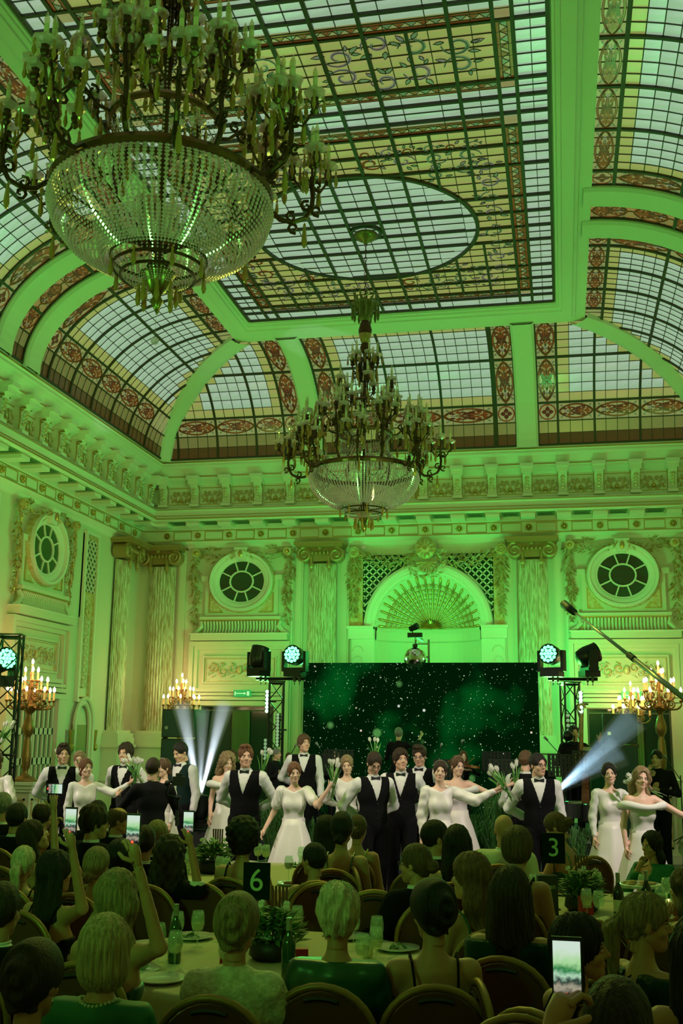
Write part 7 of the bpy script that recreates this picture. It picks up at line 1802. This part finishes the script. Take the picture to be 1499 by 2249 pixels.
guest_phone('person at the very bottom right holding a big phone, only the hand in view', 1240, 2330, 2.45, 'L', (1216, 2178, 2.75), 'big phone filming at the bottom right', 0, ph_s=.95, hair='short', hc='dark', arms=('lap', 'phonehigh'), ch=False)
# loose chairs seen between the guests
for (px_, ytop, Y, yaw, l) in ((700, 1930, 7.55, .1, 'empty banquet chair with its back to the camera left of the pixie haired guest'), (462, 1940, 7.3, -.2, 'empty banquet chair behind the sign with the six'), (842, 1876, 8.3, -1.2, 'empty banquet chair turned sideways behind the centre table'), (815, 1925, 7.3, .1, 'empty banquet chair right of the pixie haired guest'),
                           (880, 1962, 6.15, 1.2, 'empty banquet chair beside the slick haired man'), (1070, 2122, 4.25, .35, 'banquet chair with olive back right of the bare backed guest'), (1190, 2062, 4.6, -1.3, 'banquet chair seen edge on left of the black haired guest'), (1295, 1985, 6.5, .0, 'empty banquet chair at the near side of the right table'),
                           (1482, 1985, 6.4, -.2, 'empty banquet chair at the right edge'), (500, 2160, 4.15, 0, 'banquet chair with dark back at the bottom left of centre'), (805, 2160, 4.25, 0, 'banquet chair with dark back at the bottom centre')):
    if ytop == 2160: continue
    p = atY(px_, ytop, Y); chair(p[0], Y+.25, yaw, l)
# ============================================================ TABLES
CLOTH = mat('ivory tablecloth', (.50, .45, .28), .8, bump=(25, .2)); CHINA = mat('white china', (.72, .72, .66), .15, coat=.5)
GLS = glassy('drinking glass', (.85, .92, .85), .80, .03); WATER = glassy('pale wine', (.80, .74, .45), .72, .03); REDW = mat('red wine', (.05, .003, .004), .1); BOTG = mat('green bottle glass', (.004, .05, .012), .08, coat=.5); BOTD = mat('dark wine bottle', (.006, .012, .006), .08, coat=.5)
def table(label, px_, Y, r, seed):
    p = atY(px_, 1900, Y); x = p[0]; T = thing('round_table', label, 'table', (x, Y, 0), 0, 'round banquet tables')
    m = MB(); m.lathe([(.01, .70), (r, .70), (r, .735), (.01, .735)], 40); m.build('tabletop', WOOD, T)
    for k in range(4): a = pi/4+k*pi/2; MB().tube([(r*.6*cos(a), r*.6*sin(a), .70), (r*.65*cos(a), r*.65*sin(a), 0)], .018, 6).build('leg', MET, T)
    c = MB(); wv = lambda a, z: (.045*sin(11*a+seed)+.02*sin(23*a))*(0 if z > .70 else (.74-z)/.6)
    c.lathe([(.01, .742), (r*.98, .742), (r+.01, .735), (r+.02, .70), (r+.05, .45), (r+.07, .05)], 88, (0, 0, 0), wav=wv, cap=False)
    tag(c.build('tablecloth', CLOTH, None, True, (x, Y, 0)), 'ivory tablecloth draped over the '+label, 'tablecloth', 'ivory tablecloths'); return x, Y
t1 = table('round table nearest the camera, left of centre', 600, 6.3, .95, 1); t2 = table('round table beyond it, behind the sign with the six', 545, 9.9, 1.0, 2); t3 = table('round table at the right with the sign three', 1310, 8.7, .90, 3)
def lathe_mesh(name, prof, m, n=16, smooth=True): q = MB(); q.lathe(prof, n, cap=False); return q.mesh(name, m, smooth)
PLM = lathe_mesh('plate', [(.001, .004), (.08, .004), (.085, 0), (.135, .018), (.135, .022), (.088, .008), (.001, .008)], CHINA, 24)
WGM = lathe_mesh('bowl', [(.006, .09), (.03, .10), (.042, .135), (.040, .175), (.032, .21), (.031, .21), (.039, .175), (.041, .135), (.029, .103), (.001, .095)], GLS); WST = lathe_mesh('stem', [(.034, 0), (.034, .003), (.005, .008), (.004, .05), (.005, .09)], GLS); WLQ = lathe_mesh('wine', [(.001, .100), (.028, .105), (.038, .135), (.038, .145), (.001, .145)], WATER, 12); WLR = lathe_mesh('wine', [(.001, .100), (.028, .105), (.038, .135), (.038, .150), (.001, .150)], REDW, 12)
TUM = lathe_mesh('wall', [(.001, .002), (.030, .002), (.036, .11), (.034, .11), (.029, .008), (.001, .008)], GLS)
FOODM = mat('dark food', (.14, .05, .03), .5); GREENS = mat('salad leaf', (.06, .16, .03), .5)
cnt = [0]
def top_(x, Y): return .744
ring = lambda t, a, r: (t[0]+r*cos(a), t[1]+r*sin(a), .744)
where = {0: 'nearest table', 1: 'second table', 2: 'right table'}
def clock(a):
    a = (a % (2*pi)); names = ['right side', 'far right', 'far side', 'far left', 'left side', 'near left', 'near side', 'near right']; return names[int((a+pi/8)/(pi/4)) % 8]
def plate(t, ti, a, r, food, extra=''):
    l = ('white plate with dark food scraps' if food == 1 else 'white plate with salad leaves' if food == 2 else 'empty white plate')+' at the %s of the %s%s' % (clock(a), where[ti], extra)
    T = thing('plate', l, 'plate', ring(t, a, r), 0, 'white plates'); link('dish', PLM, T)
    if food:
        rn = random.Random(int(a*100)); m = MB()
        for k in range(6): m.ball((rn.uniform(-.05, .05), rn.uniform(-.05, .05), .018), (rn.uniform(.015, .03), rn.uniform(.012, .025), .012), 6, 4) if food == 1 else m.octa((rn.uniform(-.05, .05), rn.uniform(-.05, .05), .02), (rn.uniform(-1, 1), rn.uniform(-1, 1), .4), .07, .03)
        tag(m.build('food', FOODM if food == 1 else GREENS, T), kind='stuff')
def wine(t, ti, a, r, red=False, fill=True, extra=''):
    T = thing('wine_glass', '%s at the %s of the %s%s' % ('glass of red wine' if red else ('wine glass with pale wine' if fill else 'empty wine glass'), clock(a), where[ti], extra), 'glass', ring(t, a, r), 0, 'wine glasses'); link('bowl', WGM, T); link('stem', WST, T)
    if fill: link('wine', WLR if red else WLQ, T)
def tumbler(t, ti, a, r, extra=''):
    T = thing('tumbler', 'water tumbler at the %s of the %s%s' % (clock(a), where[ti], extra), 'glass', ring(t, a, r), 0, 'water tumblers'); link('wall', TUM, T)
    q = MB(); q.lathe([(.001, .01), (.030, .01), (.032, .05), (.001, .05)], 12); q.build('water', WATER, T)
def bottle(t, ti, a, r, m, lab, label):
    T = thing('bottle', label, 'bottle', ring(t, a, r), 0, 'bottles on the tables'); q = MB(); q.lathe([(.034, 0), (.037, .01), (.037, .18), (.030, .205), (.014, .235), (.013, .295), (.015, .30), (.015, .31), (.012, .31)], 16); q.build('glass_body', m, T, True)
    if lab: q = MB(); q.lathe([(.0378, .05), (.0378, .13)], 16, cap=False); q.build('paper_label', mat('cream bottle label', (.55, .52, .35), .6), T)
    q = MB(); q.lathe([(.0155, .25), (.0155, .312), (.001, .313)], 10, cap=False); q.build('cap', mat('foil cap', (.35, .4, .3), .3, .6), T)
for ti, t in enumerate((t1, t2, t3)):
    R_ = .80 if ti < 2 else .76
    for k, a in enumerate([-2.75, -2.45, -2.1, -1.35, -.8, -.35, .1, .6, 1.2, 1.9, 2.5, 2.95][(ti % 2):]):
        plate(t, ti, a, R_, (1, 2, 0)[k % 3], ('', ', beside the glasses', ', by the cutlery')[k % 3])
    for k, a in enumerate([-2.9, -2.3, -1.75, -1.1, -.6, -.1, .35, .9, 1.55, 2.2, 2.75]):
        (wine if k % 3 else tumbler)(t, ti, a, R_-.24+.06*(k % 2), **({'red': k in (4,), 'fill': k % 4 != 3, 'extra': ', inner ring'} if k % 3 else {'extra': ', inner ring'}))
        if k % 2 == 0: wine(t, ti, a+.16, R_-.16, False, k % 4 == 0, ', outer ring')
    for k, a in enumerate([-2.0, -1.2, .3, 1.4]):
        ct = MB(); ct.box((-.10, -.004, 0), (.06, .004, .004)); 
        for q in (-.008, -.003, .003, .008): ct.box((.06, q-.0012, 0), (.10, q+.0012, .004))
        o = ct.build('fork', mat('steel cutlery', (.6, .6, .55), .2, 1), loc=ring(t, a, R_+.07 if ti < 2 else R_+.05)); o.rotation_euler = (0, 0, a); tag(o, 'steel fork lying at the %s edge of the %s' % (clock(a), where[ti]), 'fork', 'forks on the tables')
bottle(t1, 0, -1.62, .62, BOTG, False, 'green bottle standing before the flowers, left one of the pair'); bottle(t1, 0, -1.15, .56, BOTG, False, 'green bottle standing before the flowers, right one of the pair'); bottle(t1, 0, -2.7, .55, BOTG, False, 'green bottle beside the blond updo on the nearest table')
bottle(t3, 2, -1.25, .42, BOTD, True, 'dark wine bottle with cream label on the right table, left one'); bottle(t3, 2, -.55, .40, BOTD, True, 'dark wine bottle with cream label on the right table, right one')
def flowers(t, ti, label, seed):
    x, y = t; T = thing('flower_centrepiece', label, 'flowers', (x, y, .744), 0, 'tulip centrepieces'); rn = random.Random(seed)
    m = MB(); m.lathe([(.10, 0), (.13, .03), (.12, .10), (.09, .11)], 16); m.build('bowl', BLK, T, True)
    g = MB()
    for k in range(260):
        a = rn.uniform(0, 2*pi); e = rn.uniform(-.1, 1.3); r = rn.uniform(.08, .19); g.octa((r*cos(a)*cos(e), r*sin(a)*cos(e), .12+r*.9*sin(e)), (cos(a), sin(a), rn.uniform(-.3, 1)), .10, .028)
    tag(g.build('foliage', GREENS, T), kind='stuff')
    for k in range(4):
        a = k*pi/2+seed; o = link('stem', TSM, T, (.07*cos(a), .07*sin(a), .20), (.35*sin(a)*-1, .35*cos(a), 0), (1, 1, .5)); link('flower', TFM, o, None, None, (1.1, 1.1, 1.1))
    for k in range(5):
        MB().tube([(-.02+.018*k, .12, .05), (-.04+.022*k, .14, .38)], .008, 6).build('cinnamon_stick', mat('red brown stick', (.16, .045, .02), .6), T)
flowers(t1, 0, 'low bowl of greens and white tulips on the nearest table', 1); flowers((t2[0]-.35, t2[1]), 1, 'bowl of greens and tulips on the second table behind the raised phone', 2); flowers((t3[0]-.12, t3[1]-.1), 2, 'bowl of greens and white tulips on the right table', 3)
def sign(num, px_, py_, Y, label):
    p = atY(px_, py_, Y); T = thing('table_sign', label, 'sign', (p[0], Y, .744), .05, 'black table number signs'); z = p[2]-.744
    w = .085; MB().box((-w, 0, z-.11), (w, .008, z+.11)).build('card', mat('dark green card', (.004, .012, .007), .9, spec=.1), T); MB().tube([(0, .004, 0), (0, .004, z-.11)], .005, 6).build('rod', MET, T); m = MB(); m.lathe([(.04, 0), (.04, .006)], 14); m.build('foot', MET, T)
    c = bpy.data.curves.new('digit', 'FONT'); c.body = num; c.size = .19; c.align_x = 'CENTER'; c.align_y = 'CENTER'; c.extrude = .001
    o = bpy.data.objects.new('tmp', c); COL.objects.link(o); bpy.context.view_layer.update(); me = bpy.data.meshes.new_from_object(o.evaluated_get(bpy.context.evaluated_depsgraph_get())); COL.objects.unlink(o); bpy.data.objects.remove(o)
    me.materials.clear(); me.materials.append(mat('pale green print', (.35, .55, .30), .5)); d = link('digit', me, T, (0, -.003, z), (pi/2, 0, 0)); return T
sign('6', 563, 1935, 6.75, 'dark table sign with a pale number six'); sign('3', 1215, 1863, 8.6, 'dark table sign with a pale number three')
# tiered cake stand, menu box and red boxes on the tables
p = ring(t3, -.2, .30); T = thing('cake_stand', 'raised white serving plate on the right table', 'stand', p, 0); q = MB(); q.lathe([(.05, 0), (.012, .02), (.012, .17), (.03, .18)], 12); q.build('foot', CHINA, T, True); q = MB(); q.lathe([(.001, .18), (.15, .18), (.17, .20), (.165, .205), (.001, .19)], 28); q.build('plate', CHINA, T, True); q = MB(); [q.ball((.09*cos(a), .09*sin(a), .205), (.04, .03, .012), 6, 4) for a in np.linspace(0, 6, 7)]; tag(q.build('snacks', mat('golden snacks', (.40, .24, .08), .5), T), kind='stuff')
p = ring(t3, -2.3, .55); T = thing('menu_box', 'dark printed box with pale lettering standing on the right table', 'box', p, .2); MB().box((-.07, -.04, 0), (.07, .04, .28)).build('carton', mat('dark carton', (.02, .02, .015), .5), T)
c = bpy.data.curves.new('txt', 'FONT'); c.body = 'arran'; c.size = .05; c.align_x = 'CENTER'; c.extrude = .0006; o = bpy.data.objects.new('tmp', c); COL.objects.link(o); bpy.context.view_layer.update(); me = bpy.data.meshes.new_from_object(o.evaluated_get(bpy.context.evaluated_depsgraph_get())); bpy.data.objects.remove(o); me.materials.clear(); me.materials.append(mat('cream print', (.45, .42, .25), .5)); link('lettering', me, T, (0, -.0415, .19), (pi/2, 0, 0))
for i, (t, a, r) in enumerate(((t1, -1.9, .40), (t1, -.95, .42), (t3, -1.9, .30))):
    T = thing('red_carton', ['small red printed carton left behind the green bottles', 'small red printed carton right behind the green bottles', 'small red carton by the flowers on the right table'][i], 'carton', ring(t, a, r), .2*i, 'red cartons'); MB().box((-.05, -.025, 0), (.05, .025, .13)).build('carton', mat('red carton', (.45, .02, .015), .5), T); MB().box((-.035, -.0265, .05), (.035, -.025, .09)).build('print_band', mat('cream print', (0, 0, 0)), T)
# white napkins
for i, (t, a) in enumerate(((t1, -2.2), (t1, -.2), (t1, 2.3), (t2, -1.5), (t3, -1.5), (t3, .4))):
    m = MB(); m.add([(-.07, -.05, 0), (.07, -.06, 0), (.08, .05, .004), (-.06, .06, .002), (0, 0, .03)], [(0, 1, 4), (1, 2, 4), (2, 3, 4), (3, 0, 4), (3, 2, 1, 0)]); p = ring(t, a, .62 if i < 4 else .5)
    tag(m.build('napkin', mat('ivory napkin', (.60, .58, .45), .8), loc=p), 'crumpled ivory napkin at the %s of the %s' % (clock(a), where[0 if i < 3 else (1 if i == 3 else 2)]), 'napkin', 'crumpled napkins')
